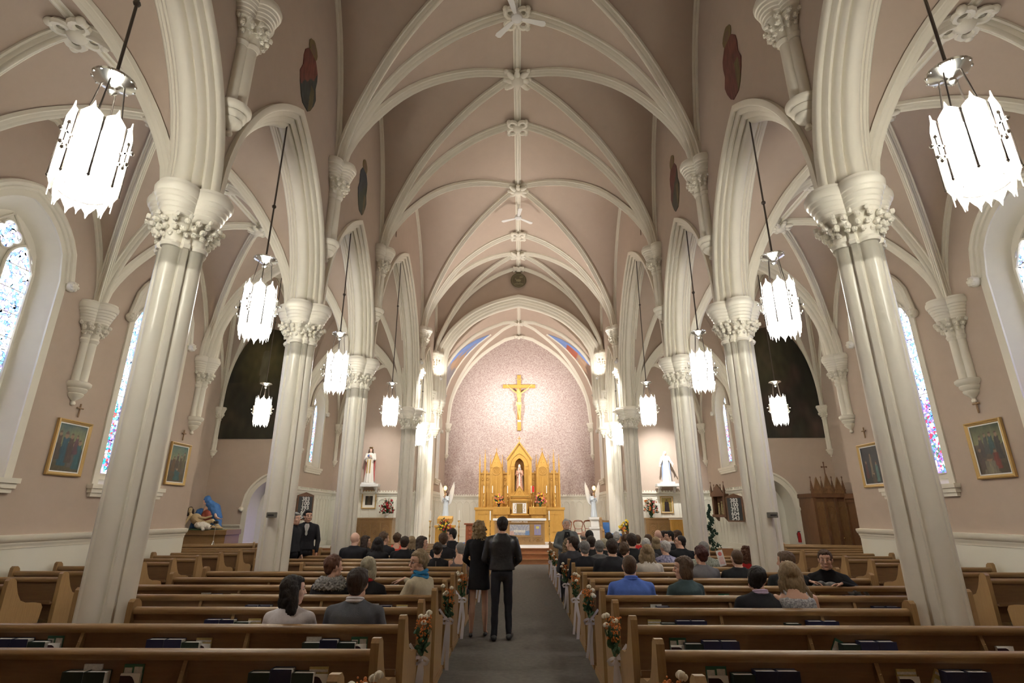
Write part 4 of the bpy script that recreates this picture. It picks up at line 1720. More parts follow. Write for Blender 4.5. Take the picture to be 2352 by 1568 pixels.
def hair_shape(mb, T, style, rnd):
    k = mb.n()
    n0 = (.082, .094, .090)
    if style == 'buzz':
        mb.ell((0, -.022, .032), (.0765, .090, .089), 20, 14)
        mb.ell((0, -.045, -.02), (.066, .055, .06), 16, 10)
    elif style == 'balding':
        mb.ell((0, -.05, -.015), (.078, .058, .05), 16, 10)
        for s_ in (-1, 1):
            mb.ell((s_ * .066, -.01, .01), (.014, .045, .03), 10, 8)
    else:
        mb.ell((0, -.026, .038), (.085, .097, .094), 20, 14)
        mb.ell((0, .012, .078), (.066, .070, .042), 14, 8)
        mb.ell((0, -.055, -.02), (.068, .052, .062), 14, 10)
    if style == 'short':
        mb.ell((.01, .03, .088), (.058, .055, .032), 12, 8)
    if style == 'fluffy':
        for q in range(26):
            a, b = rnd.uniform(0, 2 * PI), rnd.uniform(-.35, 1.4)
            if math.sin(a) > .35 and b < .75:
                continue
            mb.ell((.072 * math.cos(a) * math.cos(b), -.022 + .082 * math.sin(a) * math.cos(b), .03 + .088 * math.sin(b)), .03, 8, 6)
    if style in ('bob', 'bobcurl'):
        for s_ in (-1, 1):
            mb.ell((s_ * .064, -.018, -.035), (.034, .068, .095), 12, 10)
        mb.ell((0, -.065, -.055), (.082, .046, .09), 14, 10)
        mb.ell((0, -.03, .05), (.088, .098, .088), 14, 10)
    if style in ('long', 'longwavy'):
        wv = .018 if style == 'longwavy' else .004
        for s_ in (-1, -.6, -.2, .2, .6, 1):
            z, x, y = .03, s_ * .068, -.065 + .05 * abs(s_)
            for q in range(9):
                z2 = z - .044
                x2 = x + wv * math.sin(q * 1.5 + s_ * 3) + s_ * .006
                y2 = min(y, -.045) if q > 2 else y - .005
                mb.cap((x, y, z), .042, (x2, y2, z2), .041 - .0014 * q, 8)
                x, y, z = x2, y2, z2
    if style in ('long', 'longwavy'):
        mb.ell((0, -.045, -.07), (.105, .07, .10), 14, 10)
    if style in ('midlong', 'long', 'longwavy'):
        for s_ in (-1, 1):
            for y0_ in (.0, -.03):
                mb.cap((s_ * .070, y0_, .03), .026, (s_ * .080, y0_ - .01, -.06), .030, 8)
                mb.cap((s_ * .080, y0_ - .01, -.06), .030, (s_ * .088, y0_ - .015, -.145), .028, 8)
    if style in ('midlong',):
        mb.ell((0, -.045, -.085), (.108, .075, .085), 14, 10)
        mb.ell((0, -.035, -.02), (.098, .085, .09), 14, 10)
        for s_ in (-1, -.5, 0, .5, 1):
            z, x, y = .02, s_ * .074, -.060 + .05 * abs(s_)
            for q in range(4):
                z2 = z - .044
                x2 = x + s_ * .008
                mb.cap((x, y, z), .040, (x2, y - .003, z2), .041, 8)
                x = x2
                z = z2
    if style in ('curly',):
        for q in range(300):
            a, b = rnd.uniform(0, 2 * PI), rnd.uniform(-.9, 1.5)
            if math.sin(a) > .25 and b < .7:
                continue
            r = rnd.uniform(.9, 1.25)
            mb.ell((.096 * r * math.cos(a) * math.cos(b * .9), -.03 + .098 * r * math.sin(a) * math.cos(b * .9), .0 + .115 * r * math.sin(b)), rnd.uniform(.012, .021), 7, 5)
        for q in range(130):
            a = rnd.uniform(PI, 2 * PI)
            mb.ell((rnd.uniform(.85, 1.2) * .105 * math.cos(a), -.03 + .075 * math.sin(a), rnd.uniform(-.20, -.04)), rnd.uniform(.012, .021), 7, 5)
    if style == 'bun':
        mb.ell((0, -.115, .03), (.042, .035, .04), 10, 8)
    if style == 'pony':
        mb.cap((0, -.10, .02), .03, (0, -.13, -.12), .02, 8)
    mb.tr(T, k)


TOR = [(.08, .200, .150, .0), (.25, .190, .142, .0), (.42, .175, .135, .005), (.52, .172, .132, .01), (.60, .163, .122, .005), (.68, .156, .114, .0), (.76, .160, .115, .0), (.84, .172, .119, -.004),
       (.90, .180, .118, -.006), (.94, .178, .110, -.01), (.97, .160, .096, -.012), (1.0, .126, .080, -.014), (1.03, .092, .066, -.014), (1.06, .072, .058, -.013), (1.09, .055, .05, -.012)]


def torso(mb, V, s_, SW, G, k, lo, hi):
    rings = []
    n = 28
    for (z, a, b_, y) in TOR:
        if z < lo - 1e-6 or z > hi + .02:
            continue
        a = a * (SW / .18 if z > .8 else (SW / .18 + 1) / 2) * k * (G if z < .9 else 1)
        b_ = b_ * k * G
        ring = []
        for j in range(n):
            th = 2 * PI * j / n
            c_, q = math.cos(th), math.sin(th)
            e = .8
            ring.append(V(a * abs(c_) ** e * (1 if c_ > 0 else -1), y + b_ * abs(q) ** e * (1 if q > 0 else -1), z))
        rings.append(ring)
    mb.loft(rings)


def person(label, x, y, ztop, top='suit_black', bottom='denim_black', hair='dark', style='short', skin='skin', pose='sit', yaw=0.0, hyaw=0.0, hpitch=0.0, hroll=0.0,
           female=False, sleeve='long', face=False, fine=False, shoulder=1.0, arms=None, lean=0.0, collar=None, hands=None, extra=None, group=None, z0=0.0, garment='jacket', seed=0, girth=1.0, head_off=(0, 0)):
    """stands at (x, y, z0) or sits with the pelvis above it, facing +y turned by yaw"""
    rnd = random.Random(seed + int(x * 100))
    base = 1.30 if pose == 'sit' else 1.74
    s_ = (ztop - z0) / base
    dz = 0.0 if pose == 'sit' else .45
    t = thing('person', label, 'person', (x, y, z0), yaw, group)
    SW = (.155 if female else .180) * shoulder
    G = girth * (.92 if female else 1.0)
    leanv = Vector((0, lean, 0))

    def V(a, b, c):
        # torso point, bent forward by lean about the hip
        h = (c - .52)
        return Vector((a, b + lean * h, c + dz - abs(lean) * h * .15)) * s_
    HC = V(head_off[0], .032 + head_off[1], 1.172)
    T = Matrix.Translation(HC) @ Matrix.Rotation(hyaw, 4, 'Z') @ Matrix.Rotation(-hpitch, 4, 'X') @ Matrix.Rotation(hroll, 4, 'Y') @ Matrix.Scale(s_ * (1.03 if female else 1.07), 4)

    # arms: default hands in the lap / hanging
    A = {}
    for sd in (-1, 1):
        sh = V(sd * SW * 1.02, 0, .955)
        if pose == 'sit':
            el, wr = V(sd * (SW + .055), .05, .73), V(sd * .10, .30, .62)
        else:
            el, wr = V(sd * (SW + .06), .0, .70), V(sd * (SW + .05), .07, .46)
        if arms and sd in arms:
            el, wr = [Vector(p) * s_ for p in arms[sd]]
        A[sd] = (sh, el, wr)
    feet = []
    legs = []
    for sd in (-1, 1):
        if pose == 'sit':
            hip, kn, an = Vector((sd * .09, .02, .50)) * s_, Vector((sd * .11, .43, .50)) * s_, Vector((sd * .11, .40, .09)) * s_
            an.z = .09
        else:
            st = sd * .04
            hip, kn, an = Vector((sd * .09, 0, .92)) * s_, Vector((sd * .10, .01 + st * .5, .50)) * s_, Vector((sd * .11, -.02 + st, .09)) * s_
        legs.append((hip, kn, an, sd))
    # ---- body (one continuous surface)
    b = MB()
    head_shape(b, T)
    nb = V(0, -.012, 1.02)
    b.cap(nb, .058 * s_ * (.85 if female else 1), HC + Vector((0, -.022, -.055)) * s_, .05 * s_ * (.88 if female else 1), 12)
    bare = sleeve in ('none', 'short')
    k1 = .96 if bare else .72
    torso(b, V, s_, SW, G, k1, .48, 1.07)
    for sd in (-1, 1):
        sh, el, wr = A[sd]
        b.cap(sh, .047 * k1 * s_, el, .038 * k1 * s_, 10)
        b.cap(el, .037 * k1 * s_, wr, .025 * s_, 10)
        d = (wr - el).normalized()
        if hands and sd in hands:
            hh = hands[sd]
            hand(b, wr, hh[0], hh[1], hh[2], hh[3], s_, point=len(hh) > 4)
        else:
            hand(b, wr, d, Vector((-sd * .5, 0, -1)) if pose == 'sit' else Vector((-sd, 0, 0)), .5, -sd, s_ * .95)
    for hip, kn, an, sd in legs:
        if pose == 'stand' and female:
            b.cap(hip, .07 * s_, kn, .050 * s_, 10)
            b.cap(kn, .05 * s_, kn.lerp(an, .35) + Vector((0, -.012, 0)), .054 * s_, 10)
            b.cap(kn.lerp(an, .35) + Vector((0, -.012, 0)), .054 * s_, an, .03 * s_, 10)
        else:
            b.cap(hip, .06 * s_, kn, .045 * s_, 8)
            b.cap(kn, .042 * s_, an, .03 * s_, 8)
        b.cap(an, .03 * s_, an + Vector((sd * .02, .12, -.055)) * s_, .024 * s_, 8)
    b.v = [(p[0], p[1], max(p[2], .008)) for p in b.v]
    fuse('body', b, skin, t, .0065 if fine else .0105, smooth=2)
    # ---- upper garment
    c = MB()
    kk = 1.0
    if sleeve == 'none':
        torso(c, V, s_, SW, G, 1.06, .44, .945 if garment == 'lowback' else .975)
        for sd in (-1, 1):
            c.cap(V(sd * .085, -.10, .93), .024 * s_, V(sd * .10, -.02, 1.04), .02 * s_, 8)
            c.cap(V(sd * .085, .08, .95), .024 * s_, V(sd * .10, -.02, 1.04), .02 * s_, 8)
    else:
        torso(c, V, s_, SW, G, 1.08, .44 if garment != 'coat' else .10, 1.05)
        for sd in (-1, 1):
            sh, el, wr = A[sd]
            c.cap(V(sd * SW * .45, -.008, .995), .05 * s_, sh, .060 * s_ * G, 12)
            c.cap(sh, .062 * s_ * G, sh.lerp(el, .98), .052 * s_ * G, 12)
            if sleeve == 'long':
                c.cap(el, .052 * s_ * G, el.lerp(wr, .93), .038 * s_, 12)
    fuse('upper_garment', c, top, t, .011 if fine else .014, amp=.009, nsc=(11, 11, 7), smooth=5)
    # ---- lower garment
    if garment != 'coat':
        c = MB()
        c.ell((0, .01, (.50 if pose == 'sit' else .93) * s_), (.165 * s_ * G, .135 * s_ * G, .12 * s_), 14, 8)
        for hip, kn, an, sd in legs:
            c.cap(hip, .088 * s_, kn, .066 * s_, 10)
            c.cap(kn, .062 * s_, an + Vector((0, 0, -.02)), .048 * s_, 10)
        fuse('trousers', c, bottom, t, .016, amp=.01, smooth=3)
    # ---- hair
    if style not in ('bald',):
        c = MB()
        hair_shape(c, T, style, rnd)
        fuse('hair', c, 'hair_' + hair, t, .008 if style != 'buzz' else .007, amp=(.003 if style == 'buzz' else .012 if style == 'curly' else .009), nsc=(70, 70, 14) if style != 'curly' else (60, 60, 60), smooth=1)
    if face:
        for sd in (-1, 1):
            m = MB()
            m.ell((sd * .030, .0775, .006), (.0105, .008, .0052), 10, 8)
            m.tr(T)
            ey = obj('eye', m, 'eye_white', t)
            m = MB()
            m.ell((sd * .030, .0830, .006), (.0052, .0035, .0048), 8, 6)
            m.tr(T)
            obj('iris', m, 'iris', ey)
            m = MB()
            m.tube([T @ Vector(p) for p in ((sd * .016, .087, .030), (sd * .032, .084, .036), (sd * .048, .074, .029))], [.0028 * s_, .0036 * s_, .002 * s_], 6)
            obj('eyebrow', m, 'hair_' + ('dark' if hair in ('white', 'blond', 'ash') and not female else hair if hair not in ('white',) else 'grey'), t)
        m = MB()
        m.ell((0, .086, -.0665), (.020, .006, .0065), 10, 6)
        m.tr(T)
        obj('mouth', m, 'lips', t)
    if collar:
        c = MB()
        n = 20
        for zz, rr in ((1.045, .068), (1.065, .064)):
            pts = [tuple(V(rr * math.cos(2 * PI * q / n), -.012 + rr * math.sin(2 * PI * q / n) * .95, zz + .012 * -math.sin(2 * PI * q / n))) for q in range(n + 1)]
            c.tube(pts, .014 * s_, 8)
        obj('collar', c, collar, t)
    if extra:
        extra(t, T, V, s_, A)
    return t


def zt(v, y):
    """height of picture row v at depth y (on the central plane)"""
    q = (784 - v) / F_PX
    Yd = math.cos(PITCH) - q * math.sin(PITCH)
    return CAMH + y * (math.sin(PITCH) + q * math.cos(PITCH)) / Yd


def seated(label, u, vtop, k, **kw):
    y = rowY(k) + .21
    z = zt(vtop, y)
    x = px_x(u, y, z - .11)
    return person(label, x, y, z, pose='sit', **kw)


def lapels(t, T, V, s_, A):
    pass


# ---- near left group
def fur_collar(t, T, V, s_, A):
    c = MB()
    n = 20
    for zz, rr, tr_ in ((1.03, .10, .042), (1.0, .125, .042), (.975, .145, .035)):
        c.tube([tuple(V(rr * 1.1 * math.cos(2 * PI * q / n), -.015 + rr * .85 * math.sin(2 * PI * q / n), zz)) for q in range(n + 1)], tr_ * s_, 8)
    fuse('fur_collar', c, 'fur', t, .008, amp=.03, nsc=(70, 70, 70), smooth=1)
    return
    obj('fur_collar', c, 'fur', t)


def scarf_glasses(t, T, V, s_, A):
    c = MB()
    n = 24
    for q, (zz, rr) in enumerate(((1.03, .078), (1.055, .074), (1.08, .07))):
        c.tube([tuple(V(rr * math.cos(2 * PI * j / n + q), -.008 + rr * .95 * math.sin(2 * PI * j / n + q), zz + .012 * math.cos(2 * PI * j / n * 2))) for j in range(n + 1)], .021 * s_, 8)
    for dx in (-.02, .015, .04):
        c.tube([tuple(V(dx, .075, 1.04)), tuple(V(dx + .01, .12, .95)), tuple(V(dx + .02, .14, .85)), tuple(V(dx - .02, .145, .72))], [.02 * s_, .024 * s_, .026 * s_, .02 * s_], 8)
    obj('scarf', c, 'scarf_blue', t)
    g_ = MB()
    for sd in (-1, 1):
        g_.tube([T @ Vector((sd * .031 + .019 * math.cos(a), .095, .004 + .013 * math.sin(a))) for a in [2 * PI * j / 14 for j in range(15)]], .0014, 5)
        g_.tube([T @ Vector(p) for p in ((sd * .05, .095, .006), (sd * .077, .05, .006), (sd * .078, -.01, .0))], .0014, 5)
    g_.tube([T @ Vector(p) for p in ((-.012, .097, .008), (.012, .097, .008))], .0014, 5)
    obj('glasses', g_, 'black', t)


def strap_chain(t, T, V, s_, A):
    c = MB()
    c.tube([tuple(V(0, -.128, 1.0)), tuple(V(0.0, -.138, .9)), tuple(V(.0, -.132, .7))], .004, 6)
    obj('zip', c, 'silver', t)


def tie(t, T, V, s_, A):
    c = MB()
    c.prism([(-.035, 1.03), (.035, 1.03), (.05, .98), (0, .80), (-.05, .98)], .118, .134, 'y')
    c.v = [tuple(V(*p)) for p in c.v]
    obj('shirt_front', c, 'white_cloth', t)
    c = MB()
    c.prism([(-.014, 1.02), (.014, 1.02), (.012, .99), (.024, .82), (0, .79), (-.024, .82), (-.012, .99)], .134, .142, 'y')
    c.v = [tuple(V(*p)) for p in c.v]
    mat('silver_tie', (.5, .52, .5), .5) if 'silver_tie' not in M else None
    obj('necktie', c, 'silver_tie', t)


seated('woman with dark shoulder-length bob and white jacket, nearest on the left', 672, 1322, 1, top='white_cloth', hair='black', style='midlong', female=True, skin='skin_pale', hyaw=-1.0, face=True, shoulder=1.08, bottom='black_cloth')
seated('man with dark brown hair and dark grey suit, nearest on the left', 820, 1306, 1, top='grey_suit', hair='dark', style='short', collar='white_cloth', shoulder=1.05)
seated('person in a dark jacket with a grey fur collar and short auburn hair', 765, 1276, 3, top='charcoal', hair='auburn', style='fluffy', female=True, hyaw=-.85, extra=fur_collar, shoulder=1.1)
seated('person with short blond hair, black jacket and red collar', 845, 1280, 3, top='black_cloth', hair='ash', style='bob', female=True, collar='red_cloth', shoulder=1.05)
yb = rowY(3) + .26
person('woman in beige coat, glasses and blue scarf turning round in her pew', px_x(966, yb, 1.2), yb, zt(1264, yb), top='beige_coat', hair='dirty', style='fluffy', female=True, hyaw=1.1, yaw=1.15, face=True, fine=True,
       extra=scarf_glasses, shoulder=1.1, girth=1.1, arms={1: ((.26, .06, .80), (.22, .36, .965)), -1: ((-.22, .10, .74), (-.05, .28, .66))}, hands={1: (Vector((-.15, .9, -.25)), Vector((0, -.3, -1)), .3, 1, 'p')})

# ---- far left group
FL = [('bald man in a black suit at the left end of the far group', 815, 1222, 9, dict(hair='dark', style='bald', skin='skin_pale', top='suit_black', shoulder=1.15, hyaw=-.3)),
      ('woman with long dark hair in profile behind the bald man', 840, 1230, 10, dict(hair='dark', style='midlong', female=True, top='black_cloth', hyaw=-1.2, face=True)),
      ('woman with long straight black hair seen from behind, black jacket', 868, 1233, 9, dict(hair='black', style='long', female=True, top='black_cloth', shoulder=1.1)),
      ('young man with brown hair in a black suit turned to the right, far left group', 882, 1223, 10, dict(hair='brown', style='fluffy', top='suit_black', hyaw=-.9, face=True)),
      ('woman in a coral red dress with short brown hair', 912, 1224, 11, dict(hair='brown', style='fluffy', female=True, top='coral_cloth', sleeve='none')),
      ('broad man with dark hair in black, beside the coral dress', 929, 1232, 9, dict(hair='dark', style='short', top='black_cloth', shoulder=1.15, girth=1.1)),
      ('woman with wavy blond hair next to the broad man in black', 945, 1231, 10, dict(hair='dirty', style='longwavy', female=True, top='black_cloth')),
      ('woman with long brown hair turned right, raising her hand', 968, 1231, 8, dict(hair='dark', style='midlong', female=True, top='taupe_cloth', sleeve='none', hyaw=-1.1, yaw=-.5, face=True, fine=True, arms={1: ((.22, .16, .80), (.14, .34, .98))}, hands={1: (Vector((.1, .3, 1)), Vector((-1, .2, 0)), .3, 1)})),
      ('man with short brown hair and dark suit with grey collar by the lectern', 1018, 1224, 9, dict(hair='brown', style='short', top='suit_black', collar='grey_cloth')),
      ('man with black hair in profile facing left, in front of the lectern', 1037, 1214, 11, dict(hair='black', style='short', top='suit_black', hyaw=1.3, yaw=.5, face=True, shoulder=1.15)),
      ('woman in a black top with a silver zip, dark hair pinned up', 1005, 1246, 7, dict(hair='dark', style='bun', female=True, top='black_cloth', sleeve='short', extra=strap_chain, hpitch=.2)),
      ('woman with cropped grey-brown hair in a low-backed grey dress', 1056, 1244, 7, dict(hair='grey', style='buzz', female=True, skin='skin', top='taupe_cloth', sleeve='none', garment='lowback', hyaw=.6))]
for i, (lab, u, vt, k, kw) in enumerate(FL):
    seated(lab, u, vt, k, seed=i, group='guests seated in the far left pews', **kw)

# ---- right group
FR = [('young man in profile with dark hair and grey jacket at the aisle, right group', 1314, 1232, 8, dict(hair='dark', style='short', top='charcoal', hyaw=1.2, face=True, shoulder=1.1)),
      ('woman with short blond curls partly hidden at the aisle end of the right group', 1306, 1238, 9, dict(hair='dirty', style='curly', female=True, top='cream_knit')),
      ('man with grey hair and black suit, third pew row of the right group', 1343, 1242, 7, dict(hair='grey', style='short', top='suit_black', shoulder=1.15)),
      ('person with short dark hair in a black jacket behind the grey-haired man', 1358, 1231, 9, dict(hair='dark', style='short', top='black_cloth')),
      ('person with very dark hair in the far right rows near the chairs', 1354, 1218, 11, dict(hair='black', style='short', top='black_cloth')),
      ('balding man in black in the far right rows near the chairs', 1341, 1219, 12, dict(hair='grey', style='balding', top='black_cloth')),
      ('man with grey hair in a grey tweed jacket', 1377, 1241, 8, dict(hair='grey', style='short', top='tweed', shoulder=1.1)),
      ('large man with short brown hair in a black suit, seen from behind', 1406, 1238, 6, dict(hair='dark', style='short', top='suit_black', shoulder=1.2, girth=1.15)),
      ('person with dark hair behind the large man in black', 1399, 1223, 11, dict(hair='dark', style='short', top='black_cloth')),
      ('person with pale blond hair between two men in the right group', 1388, 1237, 10, dict(hair='ash', style='fluffy', female=True, top='black_cloth')),
      ('woman with white hair in a black top, far right rows', 1417, 1222, 12, dict(hair='white', style='fluffy', female=True, top='black_cloth', hyaw=-.5)),
      ('woman with short brown hair in a black top, pearls at her neck', 1436, 1246, 7, dict(hair='brown', style='fluffy', female=True, top='black_cloth', hyaw=-.7, face=True)),
      ('tall man with dark brown hair in a black jacket, right group', 1451, 1225, 8, dict(hair='dark', style='short', top='black_cloth', shoulder=1.1)),
      ('woman with brown hair beside the tall dark-haired man', 1438, 1227, 10, dict(hair='brown', style='bob', female=True, top='charcoal')),
      ('person in a red top mostly hidden behind the tall man', 1465, 1228, 12, dict(hair='brown', style='short', top='red_cloth', female=True)),
      ('man with thin white hair in the right group', 1484, 1236, 9, dict(hair='white', style='short', top='charcoal')),
      ('person with brown hair in front of the wooden side altar', 1489, 1227, 11, dict(hair='brown', style='short', top='charcoal')),
      ('woman with long wavy blond hair and cream knitted top', 1487, 1249, 6, dict(hair='dirty', style='longwavy', female=True, top='cream_knit', shoulder=1.1)),
      ('woman with shoulder-length blond hair in black, behind the white-haired lady', 1507, 1233, 10, dict(hair='dirty', style='bob', female=True, top='black_cloth')),
      ('woman with white wavy hair and a blue floral blouse', 1528, 1242, 8, dict(hair='white', style='fluffy', female=True, top='floral', sleeve='short', hyaw=.6, face=True)),
      ('bald man in a lavender shirt before the wooden side altar', 1512, 1216, 12, dict(style='bald', hair='grey', top='lavender_cloth', skin='skin_pale')),
      ('smiling man with dark hair and suit turned to the left, far right group', 1538, 1219, 11, dict(hair='black', style='short', top='suit_black', hyaw=1.4, yaw=.4, face=True, collar='white_cloth')),
      ('man mostly hidden beside the smiling man', 1524, 1219, 13, dict(hair='dark', style='short', top='black_cloth', hyaw=1.0, face=True)),
      ('woman with long brown hair turned left in the farthest right row', 1555, 1217, 12, dict(hair='brown', style='midlong', female=True, top='black_cloth', hyaw=1.1, face=True)),
      ('man with dark cropped hair and beard in black turned to the left', 1563, 1229, 9, dict(hair='black', style='buzz', top='black_cloth', hyaw=1.2, face=True, shoulder=1.15)),
      ('young man with cropped hair and bright blue shirt', 1447, 1274, 3, dict(hair='brown', style='buzz', top='blue_shirt', collar='blue_shirt', shoulder=1.12, hyaw=-.15, skin='skin')),
      ('woman with brown bob and teal-grey jacket talking to the left', 1571, 1278, 3, dict(hair='brown', style='bob', female=True, top='teal_jacket', hyaw=1.15, yaw=.3, face=True, fine=True, shoulder=1.1)),
      ('woman with dark red hair in a grey top', 1610, 1254, 5, dict(hair='redblack', style='fluffy', female=True, top='grey_cloth', hyaw=.4, shoulder=1.15)),
      ('man with grey hair and a grey checked shirt', 1617, 1244, 7, dict(hair='grey', style='short', top='pattern_green', shoulder=1.15)),
      ('bald man in a black jacket reading a white order of service', 1694, 1261, 5, dict(hair='brown', style='buzz', top='black_cloth', skin='skin_pale', shoulder=1.12)),
      ('person with curly brown hair and a red hooded top', 1717, 1255, 7, dict(hair='auburn', style='curly', female=True, top='red_cloth')),
      ('man in a black suit leaning towards the woman with long wavy hair', 1744, 1299, 2, dict(hair='black', style='short', top='suit_black', hyaw=-.5, hroll=.3, collar='lavender_cloth', shoulder=1.15, lean=.06)),
      ('woman with long wavy hair and a black and white sleeveless top', 1816, 1288, 2, dict(hair='dirty', style='longwavy', female=True, top='pattern_bw', sleeve='none', hroll=-.15, shoulder=1.15, girth=1.15)),
      ('man with brown hair in a black jacket turned left by the column', 1806, 1266, 4, dict(hair='brown', style='short', top='black_cloth', hyaw=.7, shoulder=1.15))]
for i, (lab, u, vt, k, kw) in enumerate(FR):
    seated(lab, u, vt, k, seed=i + 50, group='guests seated in the right pews', **kw)


def plaid_wrap(t, T, V, s_, A):
    c = MB()
    c.cap(V(.02, .17, .86), .07 * s_, V(-.22, .20, .84), .06 * s_, 12)
    c.cap(V(-.22, .20, .84), .06 * s_, V(-.36, .13, .80), .05 * s_, 12)
    c.ell(tuple(V(.12, .16, .86)), (.09, .07, .08))
    fuse('shawl', c, 'plaid', t, .012, amp=.03, nsc=(14, 14, 14))


y = rowY(4) + .30
person('woman in a black coat twisted round to face the camera, arm over the pew back', px_x(1893, y, 1.25), y, zt(1261, y), top='black_cloth', hair='brown', style='pony', female=True, yaw=2.75, hyaw=-.15, face=True, fine=True, shoulder=1.15,
       arms={1: ((.30, .10, .80), (.24, .24, .93)), -1: ((-.30, .16, .84), (-.12, .27, .92))}, hands={1: (Vector((-.9, .2, -.1)), Vector((0, .2, -1)), .4, -1), -1: (Vector((.9, .2, -.1)), Vector((0, .2, -1)), .4, 1)}, extra=plaid_wrap)

# ---- standing people
y = 12.62


def brooch(t, T, V, s_, A):
    c = MB()
    c.prism([(-.05, 1.02), (.05, 1.02), (.085, .85), (.09, .50), (-.09, .50), (-.085, .85)], .125, .168, 'y')
    c.v = [tuple(V(*p)) for p in c.v]
    obj('blouse_front', c, 'black_cloth', t)
    c = MB()
    c.ell(tuple(V(0, .172, .97)), .012)
    obj('brooch', c, 'silver', t)


person('woman with short white hair in a grey cardigan standing and facing the camera', px_x(1301, y, 1.5), y, 1.64, pose='stand', top='grey_cardigan', bottom='black_cloth', hair='white', style='fluffy', female=True, yaw=PI, hpitch=-.25, face=True, fine=True,
       shoulder=1.2, girth=1.25, arms={-1: ((-.27, .04, 1.17), (-.10, .25, 1.10)), 1: ((.27, .04, 1.17), (.10, .25, 1.10))}, hands={-1: (Vector((.7, .2, -.05)), Vector((0, .3, -1)), .5, 1), 1: (Vector((-.7, .2, -.05)), Vector((0, .3, -1)), .5, -1)}, extra=brooch)
y = 12.35
person('man in a black suit with pale tie standing in the left cross aisle', px_x(706, y, 1.6), y, zt(1172, y), pose='stand', top='suit_black', bottom='suit_black', hair='black', style='short', yaw=-2.75, hyaw=.3, face=True, fine=True, extra=tie, shoulder=1.05)
y = 12.0
person('man with grey hair in a dark suit half hidden behind the column, standing', px_x(676, y, 1.6), y, zt(1178, y), pose='stand', top='suit_black', bottom='suit_black', hair='grey', style='short', yaw=-1.9, face=True, shoulder=1.05)


def skirt_legs(t, T, V, s_, A):
    for sd in (-1, 1):
        c = MB()
        an = Vector((sd * .11, -.02 + sd * .04, .09)) * s_
        c.cap((an.x, an.y - .035, .04), .028, (an.x + sd * .01, an.y + .13, .03), .028, 8)
        c.v = [(p[0], p[1], max(p[2], .004)) for p in c.v]
        obj('shoe', c, 'black', t)


def man_shoes(t, T, V, s_, A):
    for sd in (-1, 1):
        c = MB()
        an = Vector((sd * .11, -.02 + sd * .04, .09)) * s_
        c.cap((an.x, an.y - .03, .045), .045, (an.x + sd * .03, an.y + .16, .035), .038, 10)
        c.v = [(p[0], p[1], max(p[2], .004)) for p in c.v]
        obj('shoe', c, 'black', t)


yw = 8.95
person('woman with curly blond hair in a knee-length black coat standing in the aisle', px_x(1102, yw, 1.5), yw, 1.63, pose='stand', top='black_cloth', hair='blond', style='curly', female=True, skin='skin_tan', hyaw=-.2, garment='coat', shoulder=1.12, fine=True, extra=skirt_legs,
       arms={-1: ((-.24, .02, 1.15), (-.12, .2, 1.02)), 1: ((.24, .02, 1.15), (.12, .2, 1.02))})
ym = 8.75
person('man with dark hair in a black leather jacket and black trousers standing in the aisle', px_x(1153, ym, 1.5), ym, 1.70, pose='stand', top='leather', bottom='denim_black', hair='black', style='short', hyaw=.25, shoulder=1.1, girth=1.05, fine=True, extra=man_shoes,
       arms={-1: ((-.27, .0, 1.13), (-.16, .2, 1.0)), 1: ((.27, .0, 1.13), (.16, .2, 1.0))})
# order of service held up by the bald man
y = rowY(5) + .50
t = thing('order_of_service', 'tall white printed card held up by the bald man in black', 'leaflet', (px_x(1660, y, 1.1), y, 1.02), 0)
mb = MB()
mb.box(-.05, -.002, 0, .05, .002, .22)
mb.tr(Matrix.Rotation(-.2, 4, 'Y'))
obj('card', mb, 'white', t)
mb = MB()
mb.ell((0, -.003, .17), (.03, .002, .03))
for q in range(6):
    mb.box(-.035, -.004, .03 + q * .017, .035, -.002, .035 + q * .017)
mb.tr(Matrix.Rotation(-.2, 4, 'Y'))
obj('printing', mb, 'pink_flower', t)
# ================================================================== painted surfaces
def lerp3(a, b, t):
    t = max(0, min(1, t))
    return tuple(a[i] + (b[i] - a[i]) * t for i in range(3))


def canvas(name, w_, h_, fn, parent, nx=60, ny=80, shape=None, m='painting', y=0.0, th=.01, kind=None):
    """picture grid in the local xz plane facing -y; fn(u, v, p) with u in -1..1, v in 0..1"""
    mb = MB()
    art = []
    for j in range(ny + 1):
        v = j / ny
        hw = (shape(v) if shape else 1.0) * w_ / 2
        for i in range(nx + 1):
            u = 2 * i / nx - 1
            x = u * hw
            mb.v.append((x, y, v * h_))
            art.append(fn(x / (w_ / 2), v))
    for j in range(ny):
        for i in range(nx):
            a = j * (nx + 1) + i
            mb.f.append((a, a + 1, a + nx + 2, a + nx + 1))
    # thin solid back
    k = len(mb.v)
    edge = [(0, j) for j in range(ny + 1)] + [(i, ny) for i in range(1, nx + 1)] + [(nx, j) for j in range(ny - 1, -1, -1)] + [(i, 0) for i in range(nx - 1, 0, -1)]
    for (i, j) in edge:
        p = mb.v[j * (nx + 1) + i]
        mb.v.append((p[0], p[1] + th, p[2]))
        art.append(art[j * (nx + 1) + i])
    n = len(edge)
    for q in range(n):
        i, j = edge[q]
        i2, j2 = edge[(q + 1) % n]
        mb.f.append((j * (nx + 1) + i, k + q, k + (q + 1) % n, j2 * (nx + 1) + i2))
    mb.f.append(tuple(k + q for q in range(n)))
    return obj(name, mb, m, parent, smooth=0, art=art, kind=kind)


def nz(x, y, s_=1.0, o=0.0):
    return noise.noise(Vector((x * s_ + o, y * s_, o)))


